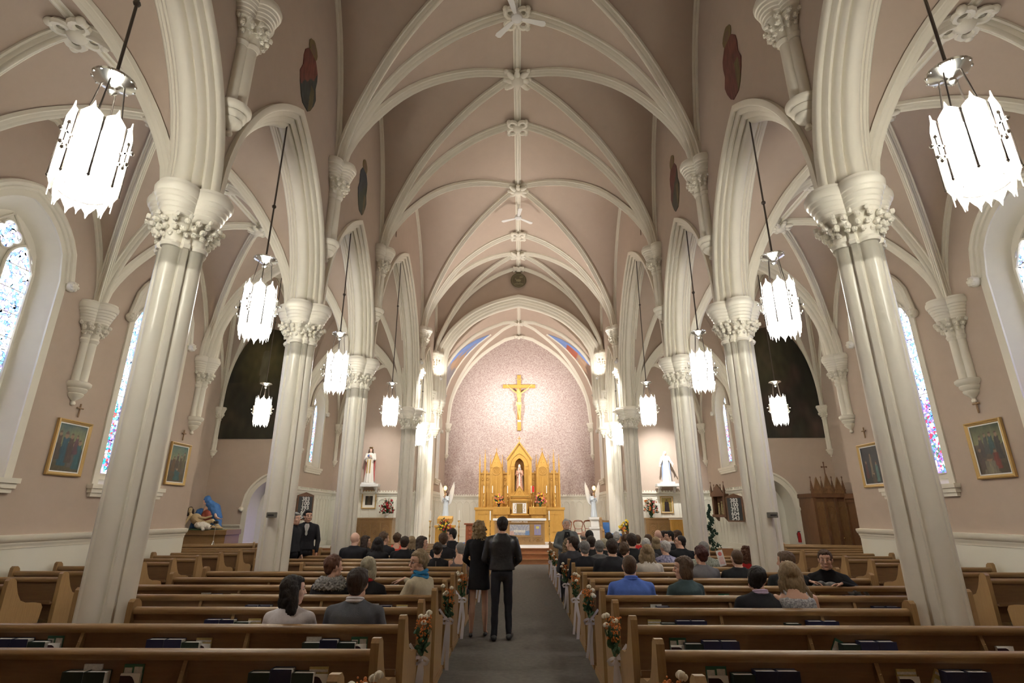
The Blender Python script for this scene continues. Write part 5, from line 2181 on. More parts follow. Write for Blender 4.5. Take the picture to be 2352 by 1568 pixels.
def figures(figs, bg, seed=0.0):
    """generic painted scene: robed figures on a background"""
    def fn(u, v):
        c = bg(u, v)
        for (fx, fz, fh, fw, robe, skin_) in figs:
            du, dv = (u - fx), (v - fz) / fh
            if -.02 < dv < .82:
                wdt = fw * (1.0 - .45 * dv) * (1 + .25 * nz(dv * 4, fx * 9, 1, seed))
                if abs(du) < wdt:
                    sh = .75 + .5 * (nz(u * 14, v * 5, 1, seed + fx) + .5) * .8 - .2 * abs(du) / wdt
                    c = tuple(k * sh for k in robe)
            hd = ((du / (fw * .42)) ** 2 + ((dv - .90) / .11) ** 2)
            if hd < 1:
                c = skin_ if dv < .93 else tuple(k * .3 for k in skin_)
        g_ = 1 + .25 * nz(u * 9, v * 14, 1, seed + 5)
        return tuple(max(0.0, k * g_ * .55) for k in c)
    return fn


def sky_bg(top, hor, ground, h=.45, seed=0.0):
    def fn(u, v):
        hh = h + .06 * nz(u * 2, 0, 1, seed)
        if v < hh * .35:
            return ground
        if v < hh:
            return lerp3(ground, (.16, .13, .09), (v / hh))
        return lerp3(hor, top, (v - hh) / (1 - hh) + .3 * nz(u * 2, v * 3, 1, seed))
    return fn


SK = (.42, .27, .17)
STN = [figures([(-.35, .12, .72, .34, (.03, .12, .17), SK), (.3, .1, .55, .26, (.16, .14, .12), SK), (.72, .08, .62, .26, (.05, .15, .17), SK), (.05, .2, .62, .25, (.10, .055, .04), SK), (-.8, .25, .6, .22, (.12, .08, .06), SK), (.45, .38, .42, .18, (.14, .06, .08), SK)], sky_bg((.09, .16, .15), (.42, .40, .16), (.12, .095, .05), .5, 1), 1),
       figures([(.1, .05, .34, .4, (.05, .15, .15), SK), (-.5, .3, .4, .22, (.2, .11, .05), SK), (.35, .3, .46, .2, (.14, .10, .05), SK), (-.1, .4, .4, .18, (.12, .08, .05), SK), (.7, .4, .45, .2, (.16, .14, .06), SK)], sky_bg((.10, .2, .17), (.36, .38, .2), (.12, .09, .05), .6, 2), 2),
       figures([(0, .18, .66, .16, (.34, .26, .17), SK), (.55, .05, .55, .2, (.14, .26, .24), SK), (-.6, .15, .5, .2, (.14, .05, .05), SK), (.1, .0, .3, .26, (.13, .10, .08), SK)], lambda u, v: (.05, .045, .05), 3),
       figures([(-.5, .35, .45, .2, (.10, .07, .06), SK), (-.15, .42, .42, .18, (.12, .12, .10), SK), (.2, .4, .45, .2, (.07, .13, .12), SK), (.6, .3, .55, .22, (.08, .06, .05), SK), (.3, .1, .4, .26, (.28, .06, .04), SK), (-.2, .02, .3, .5, (.34, .29, .20), SK), (-.7, .1, .45, .2, (.12, .08, .06), SK)], sky_bg((.10, .12, .06), (.35, .33, .16), (.10, .07, .04), .62, 4), 4)]


def framed(name, label, cat, loc, rotz, w_, h_, fn, fw=.06, liner='white', frame='gilt', group=None, mw=.018):
    t = thing(name, label, cat, loc, rotz, group)
    mb = MB()
    prof = [(0, 0), (0, -.045), (fw * .3, -.055), (fw * .55, -.04), (fw * .8, -.035), (fw, -.02), (fw, 0)]
    W, H = w_ / 2, h_ / 2
    rings = []
    for cx, cz in ((-1, -1), (1, -1), (1, 1), (-1, 1)):
        rings.append([(cx * (W - a), b, H + cz * (H - a)) for a, b in prof])
    mb.loft(rings, closed=True)
    obj('frame', mb, frame, t, smooth=25)
    if liner:
        mb = MB()
        rings = []
        for cx, cz in ((-1, -1), (1, -1), (1, 1), (-1, 1)):
            rings.append([(cx * (W - a), b, H + cz * (H - a)) for a, b in ((fw - .002, 0), (fw - .002, -.022), (fw + mw, -.020), (fw + mw, 0))])
        mb.loft(rings, closed=True)
        obj('liner', mb, liner, t, smooth=0)
    iw, ih = w_ - 2 * fw - (2 * mw if liner else 0), h_ - 2 * fw - (2 * mw if liner else 0)
    c = canvas('picture', iw, ih, fn, t, 44, 58, y=-.012)
    c.location = (0, 0, (h_ - ih) / 2)
    return t


ST = [(-1, 9.55, 2.40, STN[0], 'gold-framed station painting of robed figures under a green sky, left wall, nearer the camera'),
      (-1, 12.73, 2.40, STN[1], 'gold-framed station painting with a kneeling blue-green figure, left wall, by the transept'),
      (1, 12.56, 2.34, STN[2], 'gold-framed dark station painting of a pale upright figure, right wall, by the transept'),
      (1, 9.34, 2.33, STN[3], 'gold-framed station painting of a crowd bending over a pale figure, right wall, nearer')]
for sg, y, z, fn, lab in ST:
    framed('station_painting', lab, 'painting', (sg * (XW - .01), y, z), PI / 2 if sg < 0 else -PI / 2, .76, .97, fn, group='station paintings on the aisle walls')
    t = thing('wall_cross', 'small wooden cross above the station painting on the %s wall, %s the camera' % ('left' if sg < 0 else 'right', 'nearer' if y < 11 else 'farther from'), 'cross', (sg * (XW - .02), y + .01, 3.44), PI / 2 if sg < 0 else -PI / 2, 'small crosses above the stations')
    mb = MB()
    mb.box(-.012, -.02, 0, .012, 0, .25, .003)
    mb.box(-.075, -.024, .155, .075, -.002, .18, .003)
    obj('cross', mb, 'oak', t)

# large arched paintings in the transepts
def big_shape(v):
    return 1.0 if v < .38 else max(.02, circ((v - .38) / .62, 1.0, 1.0) ** .8) if False else (1.0 if v < .35 else max(.015, math.sqrt(max(0, 1 - ((v - .35) / .65) ** 2.0)) ** .95))


def trans_left(u, v):
    d = math.hypot((u + .05) * 1.0, (v - .72) * 2.3)
    c = lerp3((.10, .085, .035), (.022, .020, .014), d * 1.1)
    if abs(u + .05) < .10 * (1.25 - abs(v - .62) * 3) and .48 < v < .80:
        c = lerp3(c, (.13, .115, .075), .8)
    n_ = nz(u * 3, v * 5, 1, 3.3)
    if v < .5:
        c = lerp3(c, (.065, .045, .03), max(0, n_) * 1.2)
    return tuple(k * (1 + .35 * nz(u * 8, v * 12, 1, 9)) for k in c)


def trans_right(u, v):
    d = math.hypot((u + .3), (v - .72) * 2.0)
    c = lerp3((.075, .065, .035), (.020, .018, .013), d * 1.1)
    n_ = nz(u * 2.6, v * 5, 1, 7.7)
    c = lerp3(c, (.09, .05, .045), max(0, n_) * .9)
    return tuple(k * (1 + .35 * nz(u * 8, v * 12, 1, 19)) for k in c)


for sg, fn, lab in ((-1, trans_left, 'huge dark arched painting with a faint glowing robed figure, left transept wall'), (1, trans_right, 'huge dark arched painting of murky clouds and figures, right transept wall')):
    t = thing('arched_painting', lab, 'painting', (sg * 9.64, 19.47, 4.39), 0)
    canvas('canvas', 2.84, 4.25, fn, t, 60, 90, shape=big_shape, th=.03)


# painted standing figures on the nave wall
def saint_shape(v):
    pts = [(0, .30), (.06, .55), (.2, .85), (.32, 1.0), (.45, .80), (.58, .86), (.68, .80), (.76, .55), (.80, .40), (.84, .50), (.90, .52), (.95, .40), (1, .08)]
    for i in range(len(pts) - 1):
        if v <= pts[i + 1][0]:
            k = (v - pts[i][0]) / (pts[i + 1][0] - pts[i][0])
            return pts[i][1] + (pts[i + 1][1] - pts[i][1]) * k
    return .1


def saint(robe, low, seed):
    def fn(u, v):
        if v > .79:
            if math.hypot(u, (v - .875) * 4.2) < .26:
                return (.19, .12, .08)
            return (.20, .145, .06)
        c = robe if v > .42 + .25 * u + .1 * nz(u * 3, v * 2, 1, seed) else low
        if abs(u - .5) < .22 and v < .4:
            c = (.12, .09, .04)
        return tuple(k * (1 + .5 * nz(u * 9, v * 7, 1, seed)) for k in c)
    return fn


SN = [(-1, 7.68, 8.68, 1.50, .74, saint((.16, .045, .035), (.035, .045, .045), 1.1), 'painted standing saint in red and dark green with a gold halo, left nave wall, nearest'),
      (-1, 11.16, 8.66, 1.50, .70, saint((.035, .045, .06), (.04, .05, .035), 4.1), 'painted standing saint in dark blue with a gold halo, left nave wall, farther away'),
      (1, 7.46, 8.64, 1.50, .74, saint((.15, .05, .04), (.13, .04, .035), 6.1), 'painted standing saint in dark red with a gold halo, right nave wall, nearest'),
      (1, 11.1, 8.66, 1.50, .70, saint((.13, .04, .035), (.05, .05, .035), 8.1), 'painted standing saint in dark red robe, right nave wall, farther away')]
for sg, y, z, h, w_, fn, lab in SN:
    t = thing('wall_painting', lab, 'painting', (sg * (XN - .012), y, z), PI / 2 if sg < 0 else -PI / 2, 'painted saints above the arcade')
    canvas('figure', w_, h, fn, t, 30, 60, shape=saint_shape, th=.01)
for sg, side in ((-1, 'left'), (1, 'right')):
    t = thing('wall_painting', 'thin brown painted figure high on the %s nave wall beside the crossing arch' % side, 'painting', (sg * (XN - .012), 14.62, 9.95), PI / 2 if sg < 0 else -PI / 2)
    canvas('figure', .30, 1.15, lambda u, v: (.16, .10, .04) if v > .5 else (.12, .07, .03), t, 12, 40, shape=lambda v: (.25 + .5 * abs(nz(0, v * 7, 1, 2))) * (1 if v > .35 else .5), th=.01)

# medallion above the chancel arch
t = thing('medallion', 'round bronze-coloured medallion with a crown and a lamb relief over the chancel arch', 'medallion', (0, 22.66, 12.12))
mb = MB()
mb.lathe([(.001, 0), (.36, 0), (.37, .02), (.34, .03), (.33, .02), (.001, .02)], n=36)
mb.tr(Matrix.Rotation(PI / 2, 4, 'X'))
mat('medal', (.11, .09, .05), .6)
mat('medal_light', (.22, .19, .11), .6)
obj('disc', mb, 'medal', t)
mb = MB()
mb.tube([(.30 * math.cos(2 * PI * q / 30), -.03, .30 * math.sin(2 * PI * q / 30)) for q in range(31)], .012, 5)
for q in range(30):
    a = 2 * PI * q / 30
    mb.ell((.335 * math.cos(a), -.025, .335 * math.sin(a)), .013, 6, 4)
mb.ell((0, -.03, .0), (.13, .02, .07))
mb.ell((-.13, -.03, .07), (.04, .02, .04))
for dx in (-.08, -.03, .05, .09):
    mb.cap((dx, -.03, -.04), .014, (dx, -.03, -.14), .01, 6)
mb.cap((.04, -.03, .0), .008, (.1, -.03, .2), .008, 6)
mb.box(.05, -.035, .12, .2, -.025, .2)
mb.box(-.2, -.035, -.21, .2, -.025, -.16)
obj('relief', mb, 'medal_light', t)
mb = MB()
mb.prism([(-.10, .36), (.10, .36), (.14, .47), (.07, .42), (.0, .49), (-.07, .42), (-.14, .47)], -.035, .0, 'y')
obj('crown', mb, 'medal', t)


# blue painted panels on the chancel vault
def web_patch(sg):
    mb = MB()
    art = []
    n = 36
    for i in range(n + 1):
        for j in range(n + 1):
            a, b = i / n, j / n
            x = 1.52 + 2.2 * a
            yf, yr = 25.9 - 2.3 * a, 25.95
            y = yf + (yr - yf) * b
            mb.v.append((sg * x, y, bz(x) - .02))
            c = (.17, .29, .62)
            f = nz(a * 3, b * 3, 1, 5 + sg)
            if a > .52 + .2 * f and b > .35 - .3 * (a - .5):
                c = (.46, .30, .19)
            if a > .80 + .08 * f:
                c = (.26, .25, .27) if sg < 0 else (.16, .09, .05)
            if sg > 0 and .40 < a < .62 and b > .3:
                c = (.42, .10, .05)
            if sg < 0 and abs(b - .75 + (a - .3) * .3) < .06 and .28 < a < .6:
                c = (.46, .30, .19)
            art.append(tuple(k * (1 + .2 * nz(a * 9, b * 9, 1, 2)) for k in c))
    for i in range(n):
        for j in range(n):
            a = i * (n + 1) + j
            mb.f.append((a, a + 1, a + n + 2, a + n + 1))
    obj('painted_panel', mb, 'painting', CHC, smooth=60, art=art, label='blue painted panel with a pale figure')


web_patch(-1)
web_patch(1)

# hymn boards
for sg, side in ((-1, 'left'), (1, 'right')):
    y0 = 19.95 if sg < 0 else 20.1
    t = thing('hymn_board', 'black hymn number board in a brown pointed frame on the %s chapel wainscot' % side, 'sign', (sg * (XW - .36), y0, 1.55 if sg < 0 else 1.5), (.75 if sg < 0 else -.75), 'hymn boards')
    mb = MB()
    mb.prism([(-.30, 0), (.30, 0), (.30, .86), (0, .97), (-.30, .86)], 0, .05, 'y')
    obj('frame', mb, 'walnut', t, smooth=0)
    mb = MB()
    mb.box(-.25, -.01, .05, .25, .0, .82)
    obj('board', mb, 'black', t, smooth=0)
    for q, tx in enumerate(('383', '100', '393', '604', '543')):
        cu = bpy.data.curves.new('num', 'FONT')
        cu.body = tx
        cu.size = .19
        cu.extrude = .003
        cu.offset = .004
        cu.align_x = 'CENTER'
        o = bpy.data.objects.new('number', cu)
        COL.objects.link(o)
        bpy.context.view_layer.update()
        me = bpy.data.meshes.new_from_object(o.evaluated_get(bpy.context.evaluated_depsgraph_get()))
        bpy.data.objects.remove(o)
        me.materials.clear()
        me.materials.append(M['white'])
        o = bpy.data.objects.new('number', me)
        COL.objects.link(o)
        o.parent = t
        o.location = (0, -.014, .67 - q * .152)
        o.rotation_euler = (PI / 2, 0, 0)


def text_mesh(tx, size, m, parent, loc, ext=.002, off=.0, name='lettering'):
    cu = bpy.data.curves.new('txt', 'FONT')
    cu.body = tx
    cu.size = size
    cu.extrude = ext
    cu.offset = off
    cu.align_x = 'CENTER'
    o = bpy.data.objects.new('txt', cu)
    COL.objects.link(o)
    bpy.context.view_layer.update()
    me = bpy.data.meshes.new_from_object(o.evaluated_get(bpy.context.evaluated_depsgraph_get()))
    bpy.data.objects.remove(o)
    me.materials.clear()
    me.materials.append(M[m])
    o = bpy.data.objects.new(name, me)
    COL.objects.link(o)
    o.parent = parent
    o.location = loc
    o.rotation_euler = (PI / 2, 0, 0)
    return o


# framed pictures over the side altars
framed('framed_picture', 'gilt-framed dark devotional picture under the red-caped statue', 'picture', (-6.42, 23.545, 1.98), 0, .62, .76,
       figures([(0, .05, .8, .5, (.16, .11, .06), (.35, .24, .14))], lambda u, v: (.05, .045, .03), 6), fw=.05, liner='tan_cloth' if False else 'wax', mw=.10)
framed('framed_picture', 'framed golden icon of a dark-robed figure under the white statue', 'picture', (6.22, 23.545, 1.80), 0, .54, .68,
       figures([(0, .02, .85, .55, (.05, .03, .03), (.35, .2, .1))], lambda u, v: (.52, .38, .10), 7), fw=.045, liner='wax', mw=.012)
# ================================================================== sanctuary
def pinnacle(mb, x, y, z0, z1, w_=.04, body=.5):
    zb = z0 + (z1 - z0) * body
    mb.box(x - w_, y - w_, z0, x + w_, y + w_, zb)
    mb.box(x - w_ * 1.4, y - w_ * 1.4, zb - .03, x + w_ * 1.4, y + w_ * 1.4, zb)
    mb.loft([[(x - w_ * k, y - w_ * k, z), (x + w_ * k, y - w_ * k, z), (x + w_ * k, y + w_ * k, z), (x - w_ * k, y + w_ * k, z)] for k, z in ((1.1, zb), (.15, z1 - .05))])
    for q in range(4):
        zz = zb + (z1 - zb) * (q + 1) / 6
        r = w_ * (1.1 - .16 * (q + 1) * 1.2)
        for dx, dy in ((-1, -1), (1, -1), (1, 1), (-1, 1)):
            mb.ell((x + dx * r, y + dy * r, zz), w_ * .3, 5, 4)
    mb.box(x - .008, y - .008, z1 - .05, x + .008, y + .008, z1 + .05)
    mb.box(x - .03, y - .008, z1 + .01, x + .03, y + .008, z1 + .026)


def lattice(mb, x0, x1, z0, z1, y, st=.07, r=.007):
    n = int((z1 - z0 + (x1 - x0)) / st) + 1
    for q in range(n):
        for sg in (1, -1):
            pts = []
            c = q * st
            for x in (x0, x1):
                z = z0 + c - (x - x0) if sg > 0 else z0 + c - (x1 - x)
                pts.append((x, z))
            (xa, za), (xb, zb) = pts
            # clip
            def cl(p, q_):
                (xa, za), (xb, zb) = p, q_
                if za < z0:
                    t_ = (z0 - za) / (zb - za) if zb != za else 0
                    if t_ > 1:
                        return None
                    return (xa + (xb - xa) * t_, z0)
                if za > z1:
                    t_ = (z1 - za) / (zb - za) if zb != za else 0
                    if t_ > 1:
                        return None
                    return (xa + (xb - xa) * t_, z1)
                return (xa, za)
            if max(za, zb) <= z0 or min(za, zb) >= z1:
                continue
            p, q2 = cl((xa, za), (xb, zb)), cl((xb, zb), (xa, za))
            if p and q2:
                mb.tube([(p[0], y, p[1]), (q2[0], y, q2[1])], r, 4)


def panel_frame(mb, x0, x1, z0, z1, y, w_=.02):
    mb.box(x0, y - .015, z0, x1, y, z0 + w_)
    mb.box(x0, y - .015, z1 - w_, x1, y, z1)
    mb.box(x0, y - .015, z0, x0 + w_, y, z1)
    mb.box(x1 - w_, y - .015, z0, x1, y, z1)


t = thing('reredos', 'tall golden oak gothic reredos with gables and pinnacles against the apse wall', 'reredos', (0, 26.9, .54))
R0 = 26.7
mb = MB()
mb.box(-2.10, R0 - .35, .54, 2.10, 27.5, 1.95)
mb.box(-2.14, R0 - .39, 1.95, 2.14, 27.5, 2.07, .01)
mb.box(-2.12, R0 - .38, .54, 2.12, R0 - .3, .72)
for sx in (-1, 1):
    for a, b in ((1.30, 1.58), (1.62, 1.95)):
        x0, x1 = sorted((sx * a, sx * b))
        panel_frame(mb, x0, x1, .95, 1.78, R0 - .35, .03)
obj('base_cabinet', mb, 'gold_oak', t, world=True, smooth=25)
for sx in (-1, 1):
    mb = MB()
    x0, x1 = sorted((sx * .45, sx * 1.25))
    mb.box(x0, R0 - .62, 1.74, x1, R0 - .34, 2.09, .01)
    for q in range(14):
        xx = x0 + .04 + q * (x1 - x0 - .08) / 13
        mb.tube([(xx, R0 - .63, 1.79), (xx, R0 - .63, 2.04)], .012, 5)
    mb.box(min(sx * .55, sx * 1.1), R0 - .55, 1.44, max(sx * .55, sx * 1.1), R0 - .34, 1.74)
    for q in range(3):
        mb.tube([(sx * .8 + .15 * (q - 1) + .06 * math.cos(a), R0 - .56, 1.62 + .06 * math.sin(a)) for a in [2 * PI * i / 10 for i in range(11)]], .012, 5)
    obj('gradine', mb, 'gold_oak', t, world=True, smooth=25)
# back screen
mb = MB()
mb.box(-1.98, 27.0, 2.07, 1.98, 27.12, 3.72)
for q in range(24):
    x = -1.95 + q * 3.9 / 23
    if abs(x) > .62:
        mb.box(x - .035, 26.97, 3.72, x + .035, 27.03, 3.82)
mb.box(-1.98, 26.95, 3.66, 1.98, 27.0, 3.72)
for sx in (-1, 1):
    for xc, w_ in ((1.83, .09), (1.57, .09), (.71, .08)):
        panel_frame(mb, sx * xc - w_, sx * xc + w_, 2.2, 3.2, 27.0, .018)
        mb.tube([(sx * xc + w_ * .8 * (2 * i / 10 - 1), 26.98, 3.0 + circ(w_ * .8 * (2 * i / 10 - 1), w_ * .8, .13)) for i in range(11)], .012, 5)
        mb.tube([(sx * xc + .05 * math.cos(a), 26.98, 3.42 + .06 * math.sin(a)) for a in [2 * PI * i / 10 for i in range(11)]], .014, 5)
obj('screen', mb, 'gold_oak', t, world=True, smooth=25)
# pinnacles
for sx in (-1, 1):
    for x, z0, z1, w_ in ((1.96, 2.07, 4.55, .035), (1.70, 2.07, 4.78, .045), (1.43, 2.07, 4.53, .032), (.84, 2.07, 4.53, .032)):
        mb = MB()
        pinnacle(mb, sx * x, 26.93, z0, z1, w_, .80)
        obj('pinnacle', mb, 'gold_oak', t, world=True, smooth=25)
# side towers
for sx in (-1, 1):
    c = sx * 1.135
    mb = MB()
    mb.box(c - .27, 26.82, 2.07, c + .27, 27.05, 3.95)
    mb.prism([(c - .29, 3.95), (c + .29, 3.95), (c, 4.72)], 26.80, 27.0, 'y')
    mb.tube([(c - .29, 26.79, 3.95), (c, 26.79, 4.74), (c + .29, 26.79, 3.95)], .02, 6)
    obj('side_gable', mb, 'gold_oak', t, world=True, smooth=25)
    mb = MB()
    lattice(mb, c - .21, c - .01, 2.2, 3.55, 26.815, .075)
    lattice(mb, c + .01, c + .21, 2.2, 3.55, 26.815, .075)
    panel_frame(mb, c - .23, c, 2.15, 3.6, 26.82)
    panel_frame(mb, c, c + .23, 2.15, 3.6, 26.82)
    mb.tube([(c + .2 * math.cos(a), 26.80, 3.80 + .2 * math.sin(a)) for a in [2 * PI * i / 24 for i in range(25)]], .018, 6)
    for q in range(6):
        a = q * PI / 3
        mb.tube([(c + .1 * math.cos(a) + .05 * math.cos(b), 26.80, 3.80 + .1 * math.sin(a) + .05 * math.sin(b)) for b in [2 * PI * i / 10 for i in range(11)]], .01, 5)
    for q, (dx, dz) in enumerate(((0, .42), (-.07, .25), (.07, .25))):
        mb.ell((c + dx, 26.80, 3.95 + dz), .022, 6, 4)
    obj('tracery', mb, 'gold_oak', t, world=True, smooth=35)
    mb = MB()
    mb.box(c - .012, 26.9, 4.70, c + .012, 26.92, 4.92)
    mb.box(c - .05, 26.9, 4.83, c + .05, 26.92, 4.85)
    obj('finial_cross', mb, 'gold_oak', t, world=True)
# central canopy with niche
mb = MB()
outer = [(-.60, 2.07), (-.60, 4.34), (0, 5.15), (.60, 4.34), (.60, 2.07)]
# front built round the niche opening
nich = [(.24 * (2 * i / 12 - 1), 4.02 + circ(.24 * (2 * i / 12 - 1), .24, .36)) for i in range(13)]
ztop = lambda x: 5.15 - abs(x) * (.81 / .60)
xs = [-.60, -.24] + [p[0] for p in nich[1:-1]] + [.24, .60]
A, B = [], []
for (x, z) in nich:
    A.append((x, 26.62, z))
    B.append((x, 26.62, ztop(x)))
mb.strip(A, B)
for s_ in (-1, 1):
    mb.strip([(s_ * .24, 26.62, 2.07), (s_ * .60, 26.62, 2.07)], [(s_ * .24, 26.62, ztop(.24)), (s_ * .60, 26.62, 4.34)])
    mb.strip([(s_ * .24, 26.62, 2.07), (s_ * .24, 26.95, 2.07)], [(s_ * .24, 26.62, 4.02), (s_ * .24, 26.95, 4.02)])
    mb.strip([(s_ * .60, 26.62, 2.07), (s_ * .60, 27.1, 2.07)], [(s_ * .60, 26.62, 4.34), (s_ * .60, 27.1, 4.34)])
    mb.strip([(s_ * .60, 26.62, 4.34), (0, 26.62, 5.15)], [(s_ * .60, 27.1, 4.34), (0, 27.1, 5.15)])
    mb.strip([(s_ * .64, 26.56, 4.34), (0, 26.56, 5.20)], [(s_ * .60, 26.56, 4.28), (0, 26.56, 5.10)])
    mb.strip([(s_ * .64, 26.56, 4.34), (0, 26.56, 5.20)], [(s_ * .64, 27.1, 4.34), (0, 27.1, 5.20)])
mb.strip([(x, 26.62, z) for x, z in nich], [(x, 26.95, z) for x, z in nich])
mb.box(-.24, 26.6, 2.6, .24, 27.0, 2.78)
obj('central_canopy', mb, 'gold_oak', t, world=True, smooth=25)
mb = MB()
mb.prism([(-.26, 2.07), (.26, 2.07), (.26, 4.4), (-.26, 4.4)], 26.95, 26.98, 'y')
obj('niche_back', mb, 'gold_oak_dark', t, world=True, smooth=0)
mb = MB()
for s_ in (-1, 1):
    x0, x1 = sorted((s_ * .28, s_ * .42))
    lattice(mb, x0, x1, 2.75, 3.85, 26.61, .06)
    panel_frame(mb, x0 - .015, x1 + .015, 2.7, 4.0, 26.62, .015)
pts = [(x * 1.9, 26.60, 4.0 + (z - 4.02) * 1.7) for x, z in nich]
mb.tube([(-.5, 26.6, 3.6)] + pts + [(.5, 26.6, 3.6)], .016, 6)
obj('tracery', mb, 'gold_oak', t, world=True, smooth=35)
mb = MB()
mb.box(-.014, 26.6, 5.15, .014, 26.63, 5.45)
mb.box(-.09, 26.6, 5.33, .09, 26.63, 5.36)
obj('finial_cross', mb, 'gold_oak', t, world=True)

# tabernacle
t = thing('tabernacle', 'golden oak tabernacle with a small gable and white and gold door, centre of the reredos', 'tabernacle', (0, R0 - .3, 1.76))
mb = MB()
mb.box(-.37, R0 - .58, 1.76, .37, R0 - .12, 2.30)
for z, w_ in ((2.30, .40), (2.36, .43), (2.50, .40), (2.56, .43)):
    mb.box(-w_, R0 - .6 - (w_ - .37), z, w_, R0 - .1, z + .05)
mb.box(-.36, R0 - .56, 2.3, .36, R0 - .12, 2.6)
mb.prism([(-.28, 2.62), (.28, 2.62), (0, 3.02)], R0 - .56, R0 - .4, 'y')
mb.tube([(-.30, R0 - .57, 2.62), (0, R0 - .57, 3.04), (.30, R0 - .57, 2.62)], .02, 6)
mb.tube([(.07 * math.cos(a), R0 - .57, 2.75 + .07 * math.sin(a)) for a in [2 * PI * i / 14 for i in range(15)]], .012, 5)
mb.box(-.43, R0 - .64, 1.72, .43, R0 - .1, 1.77)
obj('case', mb, 'gold_oak', t, world=True, smooth=25)
mb = MB()
mb.box(-.32, R0 - .61, 1.80, .32, R0 - .585, 2.26)
obj('door_surround', mb, 'white', t, world=True, smooth=0)
mb = MB()
mb.box(-.13, R0 - .63, 1.84, .13, R0 - .61, 2.22)
panel_frame(mb, -.14, .14, 1.82, 2.24, R0 - .62, .015)
obj('door', mb, 'brass', t, world=True, smooth=0)
mb = MB()
for s_ in (-1, 1):
    for q in range(5):
        mb.ell((s_ * .22 + .02 * math.sin(q * 2), R0 - .612, 1.9 + q * .07), (.02, .006, .03), 6, 4)
obj('ornament', mb, 'gold_oak_dark', t, world=True)


# ------------------------------------------------------------------ robed statues
def robe_loft(mb, prof, folds=9, amp=.06, seed=0, n=48):
    """prof: (z, rx, ry, cx, cy)"""
    rings = []
    for (z, rx, ry, cx, cy) in prof:
        ring = []
        for j in range(n):
            th = 2 * PI * j / n
            k = 1 + amp * math.sin(folds * th + seed + z * 1.3) * (1.0 if z < prof[-1][0] * .7 else .3)
            ring.append((cx + rx * k * math.cos(th), cy + ry * k * math.sin(th), z))
        rings.append(ring)
    mb.loft(rings)


